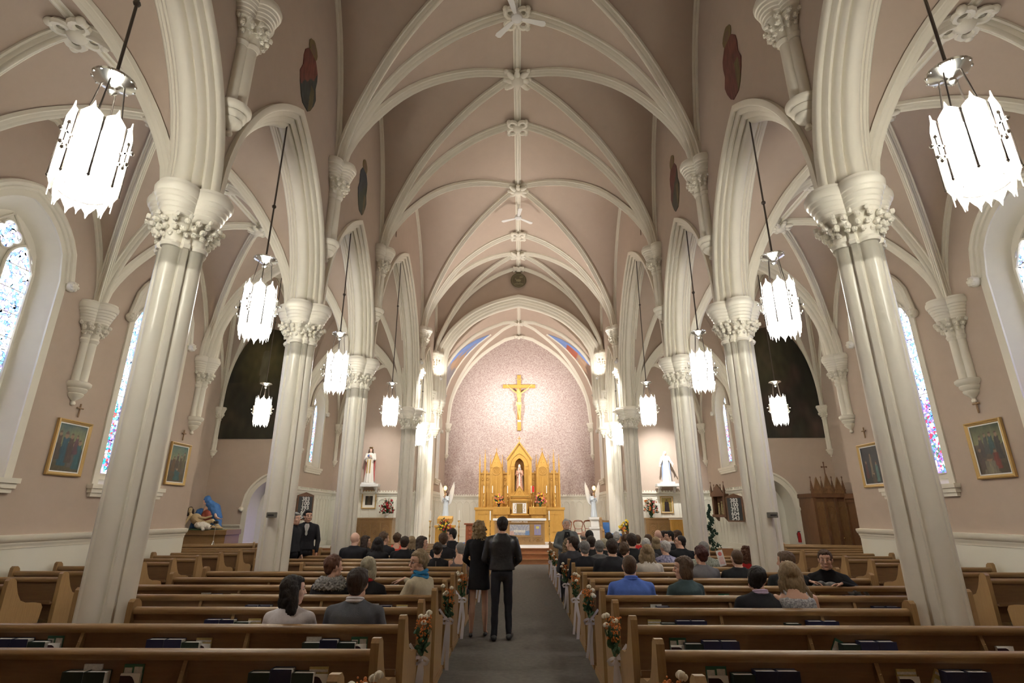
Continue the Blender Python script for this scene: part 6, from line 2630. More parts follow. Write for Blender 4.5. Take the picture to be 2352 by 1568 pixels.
def statue(name, label, loc, H, robe, cape, skin='skin_pale', hairm='hair_brown', crown=None, arms='mid', group=None, veil=None, rotz=PI):
    """faces local +y; rotz=PI faces the camera"""
    t = thing(name, label, 'statue', loc, rotz, group)
    s_ = H / 1.7
    b = MB()
    T = Matrix.Translation((0, .01 * s_, 1.56 * s_)) @ Matrix.Scale(s_ * 1.0, 4)
    head_shape(b, T)
    b.cap((0, 0, 1.38 * s_), .05 * s_, (0, 0, 1.5 * s_), .045 * s_, 10)
    b.ell((0, 0, 1.2 * s_), (.16 * s_, .1 * s_, .2 * s_))
    AR = {'mid': [((-.19, 0, 1.36), (-.23, .02, 1.12), (-.10, .17, 1.22)), ((.19, 0, 1.36), (.23, .02, 1.12), (.08, .18, 1.2))],
          'low': [((-.19, 0, 1.36), (-.27, .02, 1.12), (-.38, .14, .92)), ((.19, 0, 1.36), (.27, .02, 1.12), (.38, .14, .92))],
          'pray': [((-.17, 0, 1.36), (-.2, .06, 1.14), (-.02, .2, 1.3)), ((.17, 0, 1.36), (.2, .06, 1.14), (.02, .2, 1.3))]}[arms]
    for q, (sh, el, wr) in enumerate(AR):
        sh, el, wr = [Vector(p) * s_ for p in (sh, el, wr)]
        b.cap(sh, .045 * s_, el, .04 * s_, 8)
        b.cap(el, .04 * s_, wr, .025 * s_, 8)
        hand(b, wr, (wr - el), Vector((0, -.3, -1)) if arms == 'low' else Vector((0, 1, 0)), .2, 1 if q == 0 else -1, s_)
    fuse('body', b, skin, t, .009)
    b = MB()
    robe_loft(b, [(0, .23 * s_, .19 * s_, 0, 0), (.04 * s_, .24 * s_, .2 * s_, 0, 0), (.5 * s_, .19 * s_, .15 * s_, 0, 0), (.9 * s_, .16 * s_, .125 * s_, 0, 0), (1.1 * s_, .155 * s_, .11 * s_, 0, 0), (1.3 * s_, .18 * s_, .11 * s_, 0, 0), (1.40 * s_, .14 * s_, .09 * s_, 0, 0), (1.44 * s_, .06 * s_, .05 * s_, 0, 0)], 11, .07)
    for q, (sh, el, wr) in enumerate(AR):
        sh, el, wr = [Vector(p) * s_ for p in (sh, el, wr)]
        b.cap(sh, .065 * s_, el, .07 * s_, 10)
        b.cap(el, .07 * s_, el.lerp(wr, .8), .055 * s_, 10)
        b.cap(el.lerp(wr, .6), .05 * s_, el.lerp(wr, .6) - Vector((0, 0, .18 * s_)), .03 * s_, 8)
    fuse('robe', b, robe, t, .011, amp=.004, nsc=(20, 20, 6), smooth=2)
    if cape:
        b = MB()
        n = 25
        rings = []
        for (z, rx, ry) in ((.10, .29, .22), (.5, .27, .2), (.9, .25, .18), (1.15, .26, .17), (1.32, .235, .15), (1.42, .15, .115), (1.46, .08, .07)):
            outer_, inner_ = [], []
            for j in range(n):
                th = PI * (1.0 + j / (n - 1)) if False else (-.08 * PI - j / (n - 1) * .84 * PI)
                k = 1 + .05 * math.sin(7 * th + z)
                outer_.append((rx * k * s_ * math.cos(th), ry * k * s_ * math.sin(th), z * s_))
                inner_.append(((rx - .025) * k * s_ * math.cos(th), (ry - .025) * k * s_ * math.sin(th), z * s_))
            rings.append(outer_ + inner_[::-1])
        b.loft(rings)
        obj('cape', b, cape, t, smooth=50)
    b = MB()
    if veil:
        k0 = b.n()
        b.ell((0, -.02, .03), (.095, .11, .115), 16, 12)
        for sd in (-1, 0, 1):
            b.cap((sd * .07, -.05, -.02), .045, (sd * .13, -.07, -.32), .05, 10)
        b.tr(T, k0)
        fuse('veil', b, veil, t, .01, amp=.006)
    else:
        hair_shape(b, T, 'midlong', random.Random(4))
        fuse('hair', b, hairm, t, .009, amp=.008, nsc=(60, 60, 12))
    if crown:
        b = MB()
        n = 32
        A = [(.082 * math.cos(2 * PI * j / n), .082 * math.sin(2 * PI * j / n), .085) for j in range(n + 1)]
        B = [(.095 * math.cos(2 * PI * j / n), .095 * math.sin(2 * PI * j / n), .13 + (.035 if j % 4 == 0 else 0)) for j in range(n + 1)]
        b.strip(A, B)
        b.strip([(x * .95, y * .95, z) for x, y, z in A], [(x * .95, y * .95, z) for x, y, z in B])
        b.tr(T)
        obj('crown', b, crown, t)
    for sd in (-1, 1):
        m = MB()
        m.ell((sd * .030, .080, .006), (.010, .006, .006), 8, 6)
        m.tr(T)
        obj('eye', m, 'iris', t)
    return t, T, s_


mat('rose_cape', (.62, .16, .15), .5)
mat('white_robe', (.80, .76, .68), .5)
mat('blue_robe', (.42, .52, .72), .5)
mat('pale_blue', (.62, .68, .74), .5)
mat('vestment', (.70, .50, .38), .5, col2=(.5, .2, .14), nscale=14)
mat('globe_blue', (.08, .22, .6), .3)
mat('deep_blue', (.06, .17, .42), .6)

t, T, s_ = statue('statue', 'crowned statue in white robe and rose-red cape with blue globe, left wall bracket', (-6.42, 23.25, 3.02), 1.50, 'white_robe', 'rose_cape', crown='brass')
b = MB()
b.ell((.03 * s_, .22 * s_, 1.27 * s_), .06 * s_, 14, 10)
obj('globe', b, 'globe_blue', t)
b = MB()
for dx in (-.08, .05):
    b.box(dx * s_, .15 * s_, .45 * s_, (dx + .05) * s_, .185 * s_, 1.1 * s_)
obj('stole', b, 'gilt', t)
t, T, s_ = statue('statue', 'white and pale blue veiled statue with lowered open hands, on a right wall bracket', (6.25, 23.25, 3.06), 1.28, 'white_robe', 'blue_robe', arms='low', veil='white_robe')
for x, w_, z, lab in ((-6.42, .46, 2.72, 'white bracket shelf under the crowned statue, above the framed picture on the left'), (6.25, .48, 2.72, 'white bracket shelf under the veiled statue on the right')):
    t = thing('wall_bracket', lab, 'bracket', (x, 23.45, z))
    b = MB()
    b.box(-w_, -.42, .14, w_, 0, .26, .01)
    b.box(-w_ * .6, -.36, .26, w_ * .6, -.02, .32 if x < 0 else .34, .01)
    obj('shelf', b, 'white', t)
    for sx in (-1, 1):
        b = MB()
        b.prism([(0, 0), (0, .14), (-.30, .14), (-.28, .08), (-.12, .04), (-.08, -.08), (0, -.10)], sx * w_ * .65 - .04, sx * w_ * .65 + .04, 'x')
        obj('scroll', b, 'white', t)
# bishop statue in the niche
t, T, s_ = statue('statue', 'small bishop statue in pink and white vestments with mitre and crozier, in the reredos niche', (0, 26.78, 2.79), 1.22, 'vestment', 'white_robe', hairm='hair_white')
b = MB()
b.loft([[(.055 * k * math.cos(2 * PI * j / 12), .06 * k * math.sin(2 * PI * j / 12), z) for j in range(12)] for k, z in ((1.4, .07), (1.6, .14), (1.1, .22), (.1, .28))])
b.tr(T)
obj('mitre', b, 'white_robe', t)
b = MB()
b.tube([(.22 * s_, .17 * s_, .05), (.20 * s_, .17 * s_, 1.5 * s_), (.25 * s_, .17 * s_, 1.62 * s_), (.30 * s_, .17 * s_, 1.55 * s_), (.26 * s_, .17 * s_, 1.5 * s_)], .012, 6)
obj('crozier', b, 'brass', t)
b = MB()
b.box(-.03 * s_, .15 * s_, .2 * s_, .03 * s_, .175 * s_, 1.3 * s_)
obj('pallium', b, 'white', t)

# angels on pedestals with lamps
for sg, side in ((-1, 'left'), (1, 'right')):
    px_, py_ = sg * 3.22, 24.2
    tp = thing('pedestal', 'white pedestal under the angel statue on the %s of the chancel' % side, 'pedestal', (px_, py_, .54), 0, 'angel pedestals')
    b = MB()
    for z0, z1, w_ in ((0, .12, .26), (.12, .62, .20), (.62, .70, .25), (.70, 1.0, .17), (1.0, 1.10, .24)):
        b.box(-w_, -w_, z0, w_, w_, z1, .01)
    obj('block', b, 'white', tp)
    t, T, s_ = statue('angel_statue', 'winged angel statue in pale blue holding up a glowing lamp, %s side of the chancel' % side, (px_, py_, 1.64), 1.05, 'pale_blue', None, arms='pray', hairm='hair_brown', rotz=PI + sg * .35, group='angel statues')
    for sx in (-1, 1):
        b = MB()
        P = [(.05, 1.0), (.12, 1.35), (.28, 1.75), (.44, 2.15), (.54, 2.4), (.60, 2.1), (.56, 1.65), (.48, 1.25), (.36, .95), (.18, .80)]
        b.prism([(sx * x * s_, z * s_) for x, z in P], -.14 * s_, -.10 * s_, 'y')
        for q in range(7):
            k = q / 6
            b.cap((sx * (.14 + .02 * q) * s_, -.09 * s_, (1.15 + .1 * q) * s_), .018 * s_, (sx * (.30 + .02 * q) * s_, -.10 * s_, (1.25 + .15 * q) * s_), .010 * s_, 6)
        obj('wing', b, 'white', t, smooth=40)
    b = MB()
    b.cap((0, .18 * s_, 1.42 * s_), .02, (0, .16 * s_, 1.80 * s_), .012, 8)
    obj('torch', b, 'brass', t)
    b = MB()
    b.ell((0, .16 * s_, 1.95 * s_), (.075, .075, .10), 14, 10)
    if 'amber_lamp' not in M:
        mat('amber_lamp', (1, .6, .15), .3, emis=(1.0, .55, .12), estr=3.0)
    obj('lamp', b, 'amber_lamp', t)

# crucifix on the apse wall
t = thing('crucifix', 'large oak crucifix with pale carved figure hanging on the apse wall', 'crucifix', (0, 27.99, 5.93))
b = MB()
b.box(-.10, -.10, 0, .10, 0, 3.0, .008)
b.box(-.87, -.11, 2.28, .87, -.01, 2.47, .008)
obj('cross', b, 'gold_oak', t)
b = MB()
b.box(-.13, -.13, 2.70, .13, -.10, 2.79)
obj('title_board', b, 'tan_paper', t, smooth=0)
text_mesh('INRI', .075, 'gold_oak_dark', t, (0, -.132, 2.72))
b = MB()
z = lambda zz: zz - 5.93
Tc = Matrix.Translation((-.04, -.24, z(8.06))) @ Matrix.Rotation(PI + .3, 4, 'Z') @ Matrix.Rotation(.45, 4, 'X') @ Matrix.Scale(.80, 4)
head_shape(b, Tc)
sh = Vector((0, -.17, z(7.93)))
b.cap((-.03, -.19, z(8.0)), .04, (0, -.17, z(7.9)), .05)
b.ell((0, -.17, z(7.78)), (.135, .085, .18))
b.ell((.01, -.17, z(7.55)), (.10, .07, .17))
b.ell((.0, -.17, z(7.38)), (.115, .08, .10))
b.cap((-.12, -.17, z(7.92)), .045, (.12, -.17, z(7.92)), .045)
for sx, hx, hz in ((-1, -.57, 8.36), (1, .60, 8.37)):
    s0 = Vector((sx * .13, -.17, z(7.93)))
    h0 = Vector((hx, -.13, z(hz) - .06))
    e0 = s0.lerp(h0, .5) + Vector((0, -.01, -.035))
    b.cap(s0, .045, e0, .035)
    b.cap(e0, .034, h0, .022)
    hand(b, h0, (h0 - e0), Vector((0, -1, 0)), .35, sx, .85)
for sx in (-1, 1):
    hip = Vector((sx * .06, -.17, z(7.34)))
    kn = Vector((sx * .055 + .0, -.24, z(6.98)))
    an = Vector((sx * .02 + .03, -.15, z(6.62)))
    b.cap(hip, .065, kn, .048)
    b.cap(kn, .046, an, .028)
    b.cap(an, .028, an + Vector((.0, -.06, -.10)), .022)
mat('carved_gilt', (.66, .47, .16), .45, spec=.4)
fuse('corpus', b, 'carved_gilt', t, .0085)
b = MB()
b.ell((0, -.18, z(7.38)), (.135, .10, .075))
b.ell((0, -.19, z(7.32)), (.125, .10, .07))
for q in range(4):
    b.cap((-.13, -.2, z(7.43)), .03, (-.17 + .02 * q, -.2 - .01 * q, z(7.24) + .02 * q), .02)
mat('pale_gilt', (.74, .60, .30), .5)
fuse('loincloth', b, 'pale_gilt', t, .009, amp=.012, nsc=(25, 25, 25))
b = MB()
hair_shape(b, Tc, 'midlong', random.Random(2))
fuse('hair', b, 'carved_gilt', t, .009, amp=.008, nsc=(50, 50, 12))
b = MB()
b.box(-.085, -.135, z(6.38), .085, -.10, z(6.48))
obj('foot_plaque', b, 'white', t, smooth=0)

# free-standing altar
t = thing('altar', 'oak front altar with white top, relief panels and lettering', 'altar', (0, 24.2, .54))
b = MB()
b.box(-1.14, -.42, .96, 1.14, .42, 1.05, .01)
obj('altar_top', b, 'white', t)
b = MB()
b.box(-1.04, -.34, 0, 1.04, .34, .96)
b.box(-1.07, -.37, 0, 1.07, .37, .09)
b.box(-1.07, -.38, .86, 1.07, .38, .96)
for xx in (-1.02, -.50, .50, 1.02):
    b.box(xx - .04, -.37, .09, xx + .04, -.3, .86)
for q in range(13):
    xx = -.96 + q * .16
    b.tube([(xx + .07 * (2 * i / 8 - 1), -.355, .13 + circ(.07 * (2 * i / 8 - 1), .07, .12)) for i in range(9)], .01, 5)
b.box(-1.02, -.36, .29, 1.02, -.33, .32)
obj('body', b, 'oak_end', t, smooth=25)


def relief(u, v):
    n_ = nz(u * 7, v * 6, 1, 12)
    c = (.24, .25, .30) if n_ > 0 else (.34, .33, .33)
    if v < .4 and abs(u) > .55:
        c = (.14, .22, .38) if u > 0 else (.42, .28, .24)
    if .25 < v < .5 and abs(u) < .6:
        c = (.50, .47, .42)
    return tuple(k * (1 + .5 * nz(u * 16, v * 12, 1, 3)) for k in c)


p = canvas('relief_panel', .84, .42, relief, t, 70, 40, y=-.352)
p.location = (0, 0, .38)
for xx, lab in ((.76, ''), (-.76, '')):
    p = canvas('relief_panel', .28, .42, lambda u, v: (.55, .48, .12) if (abs(u) < .45 * (1 if v > .6 else .15) and .2 < v < .85) else (.24, .22, .34), t, 28, 40, y=-.352)
    p.location = (xx, 0, .38)
text_mesh('MYSTERIUM  FIDEI', .085, 'white', t, (0, -.385, .885))
b = MB()
b.tube([(.05 * math.cos(a), -.36, .2 + .05 * math.sin(a)) for a in [2 * PI * i / 12 for i in range(13)]], .014, 5)
b.tr(Matrix.Translation((.76, 0, 0)))
obj('medallion', b, 'gold_oak_dark', t)


# candlesticks
def candlestick(h, r=.055, candle=.32, cr=.022, style=0):
    t = thing('candlestick', '', 'candlestick')
    b = MB()
    pr = [(r * 1.25, 0), (r * 1.3, .02), (r * .7, .05), (r * .35, .08), (r * .3, h * .35), (r * .6, h * .42), (r * .3, h * .48), (r * .25, h * .7), (r * .5, h * .74), (r * .25, h * .8), (r * .3, h * .93), (r * .95, h * .97), (r * .9, h)]
    b.lathe(pr, n=16)
    if style == 0:
        for q in range(3):
            b.ell((r * 1.1 * math.cos(q * 2.1), r * 1.1 * math.sin(q * 2.1), .02), .02, 6, 5)
    obj('stand', b, 'brass', t)
    b = MB()
    b.lathe([(cr, h), (cr, h + candle), (cr * .6, h + candle + .005), (.003, h + candle + .03)], n=12)
    obj('candle', b, 'wax', t)
    return t


cA = candlestick(.66, .07, .32)
first = True
for x, nm in ((-1.72, 'outermost left'), (-1.30, 'second from the left'), (-.57, 'just left of the tabernacle'), (.57, 'just right of the tabernacle'), (1.30, 'second from the right'), (1.72, 'outermost right')):
    lab = 'tall brass candlestick with white candle on the reredos ledge, %s' % nm
    if first:
        cA.location = (x, R0 - .2, 2.07)
        cA['label'] = lab
        cA['group'] = 'candlesticks on the reredos'
        first = False
    else:
        dup(cA, (x, R0 - .2, 2.07), 0, lab, 'candlesticks on the reredos')
cB = candlestick(.98, .06, .36, .028, 1)
first = True
for x, y, nm in ((-1.26, 24.0, 'left of the front altar'), (1.27, 24.0, 'right of the front altar'), (-3.55, 22.2, 'left of the lectern'), (-2.42, 22.4, 'right of the lectern')):
    lab = 'thin brass floor candlestick standing %s' % nm
    if first:
        cB.location = (x, y, .54)
        cB['label'] = lab
        cB['group'] = 'floor candlesticks'
        first = False
    else:
        dup(cB, (x, y, .54), 0, lab, 'floor candlesticks')
# sanctuary lamp
t = thing('sanctuary_lamp', 'red glass sanctuary lamp beside the tabernacle on the right', 'lamp', (.66, R0 - .35, 2.09))
b = MB()
b.lathe([(.07, 0), (.05, .03), (.015, .1), (.02, .5), (.05, .56), (.075, .64), (.07, .67)], n=14)
obj('stand', b, 'brass', t)
b = MB()
b.lathe([(.035, .67), (.045, .72), (.045, .92), (.035, .95)], n=14)
mat('red_glass', (.35, .01, .02), .2, emis=(.5, .02, .02), estr=.4)
obj('glass', b, 'red_glass', t)


# flower arrangements
def bouquet(label, loc, r, h, cols, seed, vase='foliage', n=60, spikes=10, name='flower_arrangement', hang=False):
    rnd = random.Random(seed)
    t = thing(name, label, 'flowers', loc)
    b = MB()
    b.lathe([(.05, 0), (.08, .01), (.03, .05), (.09, .14), (.10, .18), (.08, .19)], n=14)
    obj('vase', b, vase, t)
    b = MB()
    for q in range(70):
        a, e = rnd.uniform(0, 2 * PI), rnd.uniform(.0, 1.5)
        d = Vector((math.cos(a) * math.cos(e) * r, math.sin(a) * math.cos(e) * r * .6, math.sin(e) * h))
        p0 = Vector((0, 0, .17))
        p1 = p0 + d * rnd.uniform(.75, 1.1)
        b.tube([p0, p0.lerp(p1, .6) + Vector((0, 0, .02)), p1], [.005, .004, .002], 4)
        for k in range(4):
            c = p0.lerp(p1, rnd.uniform(.35, 1))
            b.ell(c, (.035, .012, .02), 6, 4, (rnd.uniform(-1, 1), rnd.uniform(-1, 1), rnd.uniform(0, 3)))
    obj('leaves', b, 'foliage', t)
    per = {}
    for c in cols:
        bb = MB()
        for q in range(n // len(cols)):
            a, e = rnd.uniform(0, 2 * PI), rnd.uniform(.0, 1.5)
            k = rnd.uniform(.55, 1.02)
            p = Vector((math.cos(a) * math.cos(e) * r * k, math.sin(a) * math.cos(e) * r * .65 * k - .02, .17 + math.sin(e) * h * k))
            rr = rnd.uniform(.022, .042)
            bb.ell(p, (rr, rr, rr * .7), 8, 6)
            for j in range(5):
                bb.ell(p + Vector((math.cos(j * 1.26) * rr * .8, -.01, math.sin(j * 1.26) * rr * .8)), rr * .55, 6, 4)
        obj('blossoms', bb, c, t)
    return t


bouquet('yellow and green flower arrangement on the left ledge of the reredos', (-.98, R0 - .45, 2.09), .28, .42, ['yellow_flower', 'pink_flower', 'orange_flower'], 1, 'black')
bouquet('orange and yellow flower arrangement on the right ledge of the reredos', (.98, R0 - .45, 2.09), .30, .50, ['orange_flower', 'yellow_flower', 'pink_flower'], 2, 'foliage')
bouquet('red and white flower arrangement in a white urn on the left side altar', (-5.50, 23.05, 1.62), .36, .62, ['red_flower', 'white_flower', 'red_flower'], 3, 'white', 80)
bouquet('coral gladioli arrangement in a dark pot on the right side altar', (5.42, 23.05, 1.62), .36, .60, ['pink_flower', 'white_flower', 'orange_flower'], 4, 'foliage', 60)
bouquet('autumn flowers with red and yellow blossoms in front of the lectern', (-2.95, 21.98, 1.0), .28, .42, ['yellow_flower', 'red_flower', 'orange_flower'], 5, 'foliage', 50)
bouquet('dried golden flower arrangement beside the blue throne chair', (4.25, 22.3, .95), .34, .40, ['orange_flower', 'yellow_flower'], 6, 'oak', 60)
t = thing('flower_table', 'small dark stand under the dried golden flowers', 'stand', (4.25, 22.3, .54))
b = MB()
b.box(-.25, -.15, .36, .25, .15, .40)
obj('top', b, 'walnut', t)
for sx in (-1, 1):
    for sy in (-1, 1):
        b = MB()
        b.box(sx * .22 - .015, sy * .12 - .015, 0, sx * .22 + .015, sy * .12 + .015, .36)
        obj('leg', b, 'walnut', t)
t = thing('flower_table', 'small oak stand in front of the lectern under the autumn flowers', 'stand', (-2.95, 21.98, .54))
b = MB()
b.box(-.18, -.12, .42, .18, .12, .455)
obj('top', b, 'oak', t)
for sx in (-1, 1):
    b = MB()
    b.box(sx * .14 - .015, -.1, 0, sx * .14 + .015, .1, .42)
    obj('leg', b, 'oak', t)

# side altars
for sg, side, x0, x1 in ((-1, 'left', -6.98, -5.22), (1, 'right', 5.15, 6.95)):
    t = thing('side_altar', 'carved oak side altar under the statue in the %s chapel' % side, 'side altar', ((x0 + x1) / 2, 23.2, .54), 0)
    w_ = (x1 - x0) / 2
    b = MB()
    b.box(-w_, -.3, 0, w_, .35, 1.02)
    b.box(-w_ - .04, -.36, 1.02, w_ + .04, .38, 1.08, .01)
    b.box(-w_ - .01, -.33, .88, w_ + .01, -.28, 1.02)
    b.box(-w_ - .02, -.34, 0, w_ + .02, -.28, .12)
    n = 4
    for q in range(n + 1):
        xx = -w_ + .06 + q * (2 * w_ - .12) / n
        b.box(xx - .035, -.34, .12, xx + .035, -.29, .88)
        if q < n:
            xm = xx + (w_ - .06) / n
            hw = (w_ - .06) / n - .06
            b.tube([(xm + hw * (2 * i / 10 - 1), -.31, .6 + circ(hw * (2 * i / 10 - 1), hw, .2)) for i in range(11)], .012, 5)
            b.tube([(xm + hw * .6 * math.cos(a), -.31, .5 + hw * .75 * math.sin(a)) for a in [2 * PI * i / 16 for i in range(17)]], .014, 5)
            for k in range(4):
                b.ell((xm + .05 * math.cos(k * PI / 2), -.31, .5 + .05 * math.sin(k * PI / 2)), .03, 6, 4)
    obj('body', b, 'oak_end' if sg > 0 else 'oak', t, smooth=25)
t = thing('slatted_stand', 'yellowish slatted wooden stand in front of the right side altar', 'stand', (6.45, 22.5, .54))
b = MB()
b.box(-.42, -.1, .0, .42, .1, 1.02)
for q in range(14):
    b.tube([(-.39 + q * .06, -.11, .04), (-.39 + q * .06, -.11, .98)], .018, 5)
obj('body', b, 'gold_oak', t, smooth=25)
b = MB()
b.box(-.44, -.12, 1.02, .44, .12, 1.05)
obj('top', b, 'white', t)

# lectern
t = thing('lectern', 'golden oak reeded lectern on the left of the sanctuary', 'lectern', (-2.98, 22.45, .54))
b = MB()
b.box(-.36, -.22, 0, .36, .22, .78)
for q in range(12):
    b.tube([(-.33 + q * .06, -.225, .1), (-.33 + q * .06, -.225, .72)], .018, 5)
b.box(-.40, -.26, .72, .40, .26, .80, .01)
obj('body', b, 'gold_oak', t, smooth=25)
b = MB()
b.prism([(-.27, .86), (.22, .98), (.22, 1.15), (-.27, 1.05)], -.29, .29, 'x')
b.box(-.05, -.05, .8, .05, .05, .9)
obj('reading_desk', b, 'gold_oak', t, smooth=25)

# red-brown stand
t = thing('credence_stand', 'dark red wooden stand with a carved front, left of the altar', 'stand', (-2.08, 23.6, .54))
b = MB()
b.box(-.17, -.15, .12, .17, .15, .8, .01)
b.box(-.24, -.2, .8, .24, .2, .86, .01)
b.box(-.36, -.25, 0, .36, .25, .06, .01)
b.box(-.2, -.18, .06, .2, .18, .12, .01)
for z_ in (.3, .45, .6):
    b.ell((0, -.16, z_), (.05, .02, .05))
obj('body', b, 'red_wood', t)
b = MB()
b.box(-.36, -.22, .062, -.18, .1, .10)
obj('cushion', b, 'deep_blue', t)


# balloon-back chairs
def chair():
    t = thing('balloon_chair', '', 'chair')
    b = MB()
    b.box(-.22, -.22, .38, .22, .22, .42, .01)
    obj('seat_frame', b, 'red_wood', t)
    b = MB()
    b.ell((0, -.01, .435), (.215, .21, .045), 16, 8)
    mat('stripe_cushion', (.72, .64, .55), .7, col2=(.5, .3, .25), nscale=18, stretch=(4, 1, 1)) if 'stripe_cushion' not in M else None
    obj('cushion', b, 'stripe_cushion', t)
    for sx in (-1, 1):
        for sy in (-1, 1):
            b = MB()
            b.tube([(sx * .19, sy * .19, .4), (sx * .185, sy * .185, .2), (sx * .2, sy * .21, 0)], [.024, .018, .013], 8)
            obj('leg', b, 'red_wood', t)
    b = MB()
    for sx in (-1, 1):
        b.tube([(sx * .17, .2, .4), (sx * .15, .23, .6), (sx * .21, .26, .82), (sx * .17, .27, .9)], .02, 8)
    b.tube([(-.22, .265, .86), (-.15, .27, .93), (0, .275, .95), (.15, .27, .93), (.22, .265, .86)], [.02, .03, .036, .03, .02], 8)
    b.tube([(-.15, .235, .62), (0, .23, .6), (.15, .235, .62)], .018, 8)
    obj('back_frame', b, 'red_wood', t)
    return t


c0 = chair()
for q, (x, lab) in enumerate(((2.12, 'first'), (2.62, 'second'), (3.08, 'third'), (3.62, 'fourth'))):
    l_ = 'red-brown balloon-back chair with striped seat, %s from the altar' % lab
    if q == 0:
        c0.location = (x, 24.9, .54)
        c0['label'] = l_
        c0['group'] = 'balloon-back chairs right of the altar'
    else:
        dup(c0, (x, 24.9 if q != 3 else 24.3, .54), 0, l_, 'balloon-back chairs right of the altar')
t = thing('celebrant_chair', 'wooden throne chair with blue upholstery on the right of the sanctuary', 'chair', (3.75, 22.9, .54))
for sx in (-1, 1):
    b = MB()
    b.prism([(-.3, 0), (.32, 0), (.36, 1.02), (.30, 1.10), (.24, 1.04), (.2, .74), (-.1, .62), (-.28, .62), (-.32, .5)], sx * .40 - .05, sx * .40 + .05, 'x')
    b.ell((sx * .40, -.28, .6), (.055, .06, .06))
    obj('side_panel', b, 'oak_end', t, smooth=30)
b = MB()
b.box(-.36, .22, .3, .36, .3, .98)
b.box(-.36, -.28, 0, .36, .28, .38)
obj('frame', b, 'oak', t)
b = MB()
b.box(-.33, .18, .5, .33, .225, .90, .01)
b.box(-.34, -.3, .38, .34, .22, .48, .02)
obj('upholstery', b, 'deep_blue', t)

# topiary
t = thing('spiral_tree', 'dark green spiral topiary tree beside the right chapel column', 'plant', (5.95, 19.2, 0))
b = MB()
b.lathe([(.14, 0), (.18, .3), (.19, .32), (.16, .32)], n=16)
obj('pot', b, 'walnut', t)
rnd = random.Random(8)
b = MB()
for q in range(900):
    k = q / 900
    zz = .35 + 1.72 * k
    a = k * 4.2 * 2 * PI
    R_ = .24 * (1 - k) + .035
    x, y = .55 * R_ * math.cos(a), .55 * R_ * math.sin(a)
    b.ell((x + rnd.uniform(-1, 1) * R_ * .6, y + rnd.uniform(-1, 1) * R_ * .6, zz + rnd.uniform(-.05, .05)), (.028, .012, .022), 5, 3, (rnd.uniform(-1, 1), rnd.uniform(-1, 1), rnd.uniform(0, 3)))
b.tube([(0, 0, .3), (0, 0, 2.0)], .015, 6)
mat('fir', (.02, .055, .035), .7)
obj('foliage', b, 'fir', t)
t.location = (px_x(1634, 19.2, 1.2), 19.2, 0)

# carved wall shrine on the right chapel wall
t = thing('wall_shrine', 'dark carved wooden wall shrine with spires beside the right hymn board', 'shrine', (XW - .34, 21.3, 1.65), -.95)
b = MB()
b.box(-.30, -.30, 0, .30, 0, .10)
b.box(-.27, -.27, .10, -.20, 0, .75)
b.box(.20, -.27, .10, .27, 0, .75)
b.box(-.27, -.03, .10, .27, 0, .75)
b.box(-.30, -.30, .75, .30, 0, .85)
b.prism([(-.26, .85), (.26, .85), (0, 1.2)], -.28, -.2, 'y')
for x in (-.28, -.14, .14, .28):
    pinnacle(b, x, -.24, .8, 1.25 if abs(x) > .2 else 1.15, .03, .4)
for sx in (-1, 1):
    b.prism([(-.25, 0), (-.05, -.14), (-.02, 0)], sx * .2 - .03, sx * .2 + .03, 'x')
obj('case', b, 'walnut', t, smooth=25)
b = MB()
for dx, hh in ((-.08, .42), (.05, .48), (.13, .36)):
    b.cap((dx, -.13, .12), .05, (dx, -.13, hh), .03)
    b.ell((dx, -.13, hh + .07), .035)
mat('carved_group', (.45, .38, .2), .6, col2=(.3, .2, .1), nscale=20)
obj('carved_figures', b, 'carved_group', t)

# confessional
t = thing('confessional', 'dark oak gothic confessional with three gables in the right transept', 'confessional', (10.35, 18.9, 0))
x0 = 9.74
b = MB()
b.box(x0, 18.55, 0, 10.85, 19.45, 2.28)
b.box(x0 - .04, 18.48, 2.28, 10.9, 19.45, 2.42, .01)
b.box(x0 - .03, 18.5, 0, 10.85, 18.56, .14)
for q in range(4):
    xx = x0 + .03 + q * .35
    b.box(xx - .04, 18.47, .1, xx + .04, 18.55, 2.28)
    pinnacle(b, xx, 18.52, 2.38, 2.92, .035, .3)
obj('cabinet', b, 'walnut', t, world=True, smooth=25)
mat('oak_mid', (.24, .13, .055), .45, col2=(.17, .085, .035), nscale=5, stretch=(8, 8, 1))
for q in range(3):
    xc = x0 + .205 + q * .35
    b = MB()
    b.box(xc - .145, 18.53, .15, xc + .145, 18.55, 2.15)
    b.tube([(xc +   .12 * (2 * i / 10 - 1), 18.52, 1.85 + circ(.12 * (2 * i / 10 - 1), .12, .17)) for i in range(11)], .014, 5)
    if q == 1:
        panel_frame(b, xc - .10, xc + .10, 1.5, 1.85, 18.53, .015)
        b.ell((xc, 18.52, 1.67), (.06, .02, .09))
    obj('front_panel', b, 'oak_mid', t, world=True, smooth=25)
    b = MB()
    b.prism([(xc - .145, 2.42), (xc + .145, 2.42), (xc, 3.02 if q == 1 else 2.92)], 18.49, 18.55, 'y')
    b.tube([(xc - .155, 18.48, 2.42), (xc, 18.48, 3.04 if q == 1 else 2.94), (xc + .155, 18.48, 2.42)], .018, 5)
    for dx, dz in ((0, .28), (-.07, .12), (.07, .12)):
        b.tube([(xc + dx + .035 * math.cos(a), 18.48, 2.42 + dz + .035 * math.sin(a)) for a in [2 * PI * i / 8 for i in range(9)]], .008, 4)
    obj('gable', b, 'oak_mid', t, world=True, smooth=25)
b = MB()
b.box(x0 + .545, 18.5, 3.0, x0 + .565, 18.53, 3.42)
b.box(x0 + .475, 18.5, 3.26, x0 + .635, 18.53, 3.29)
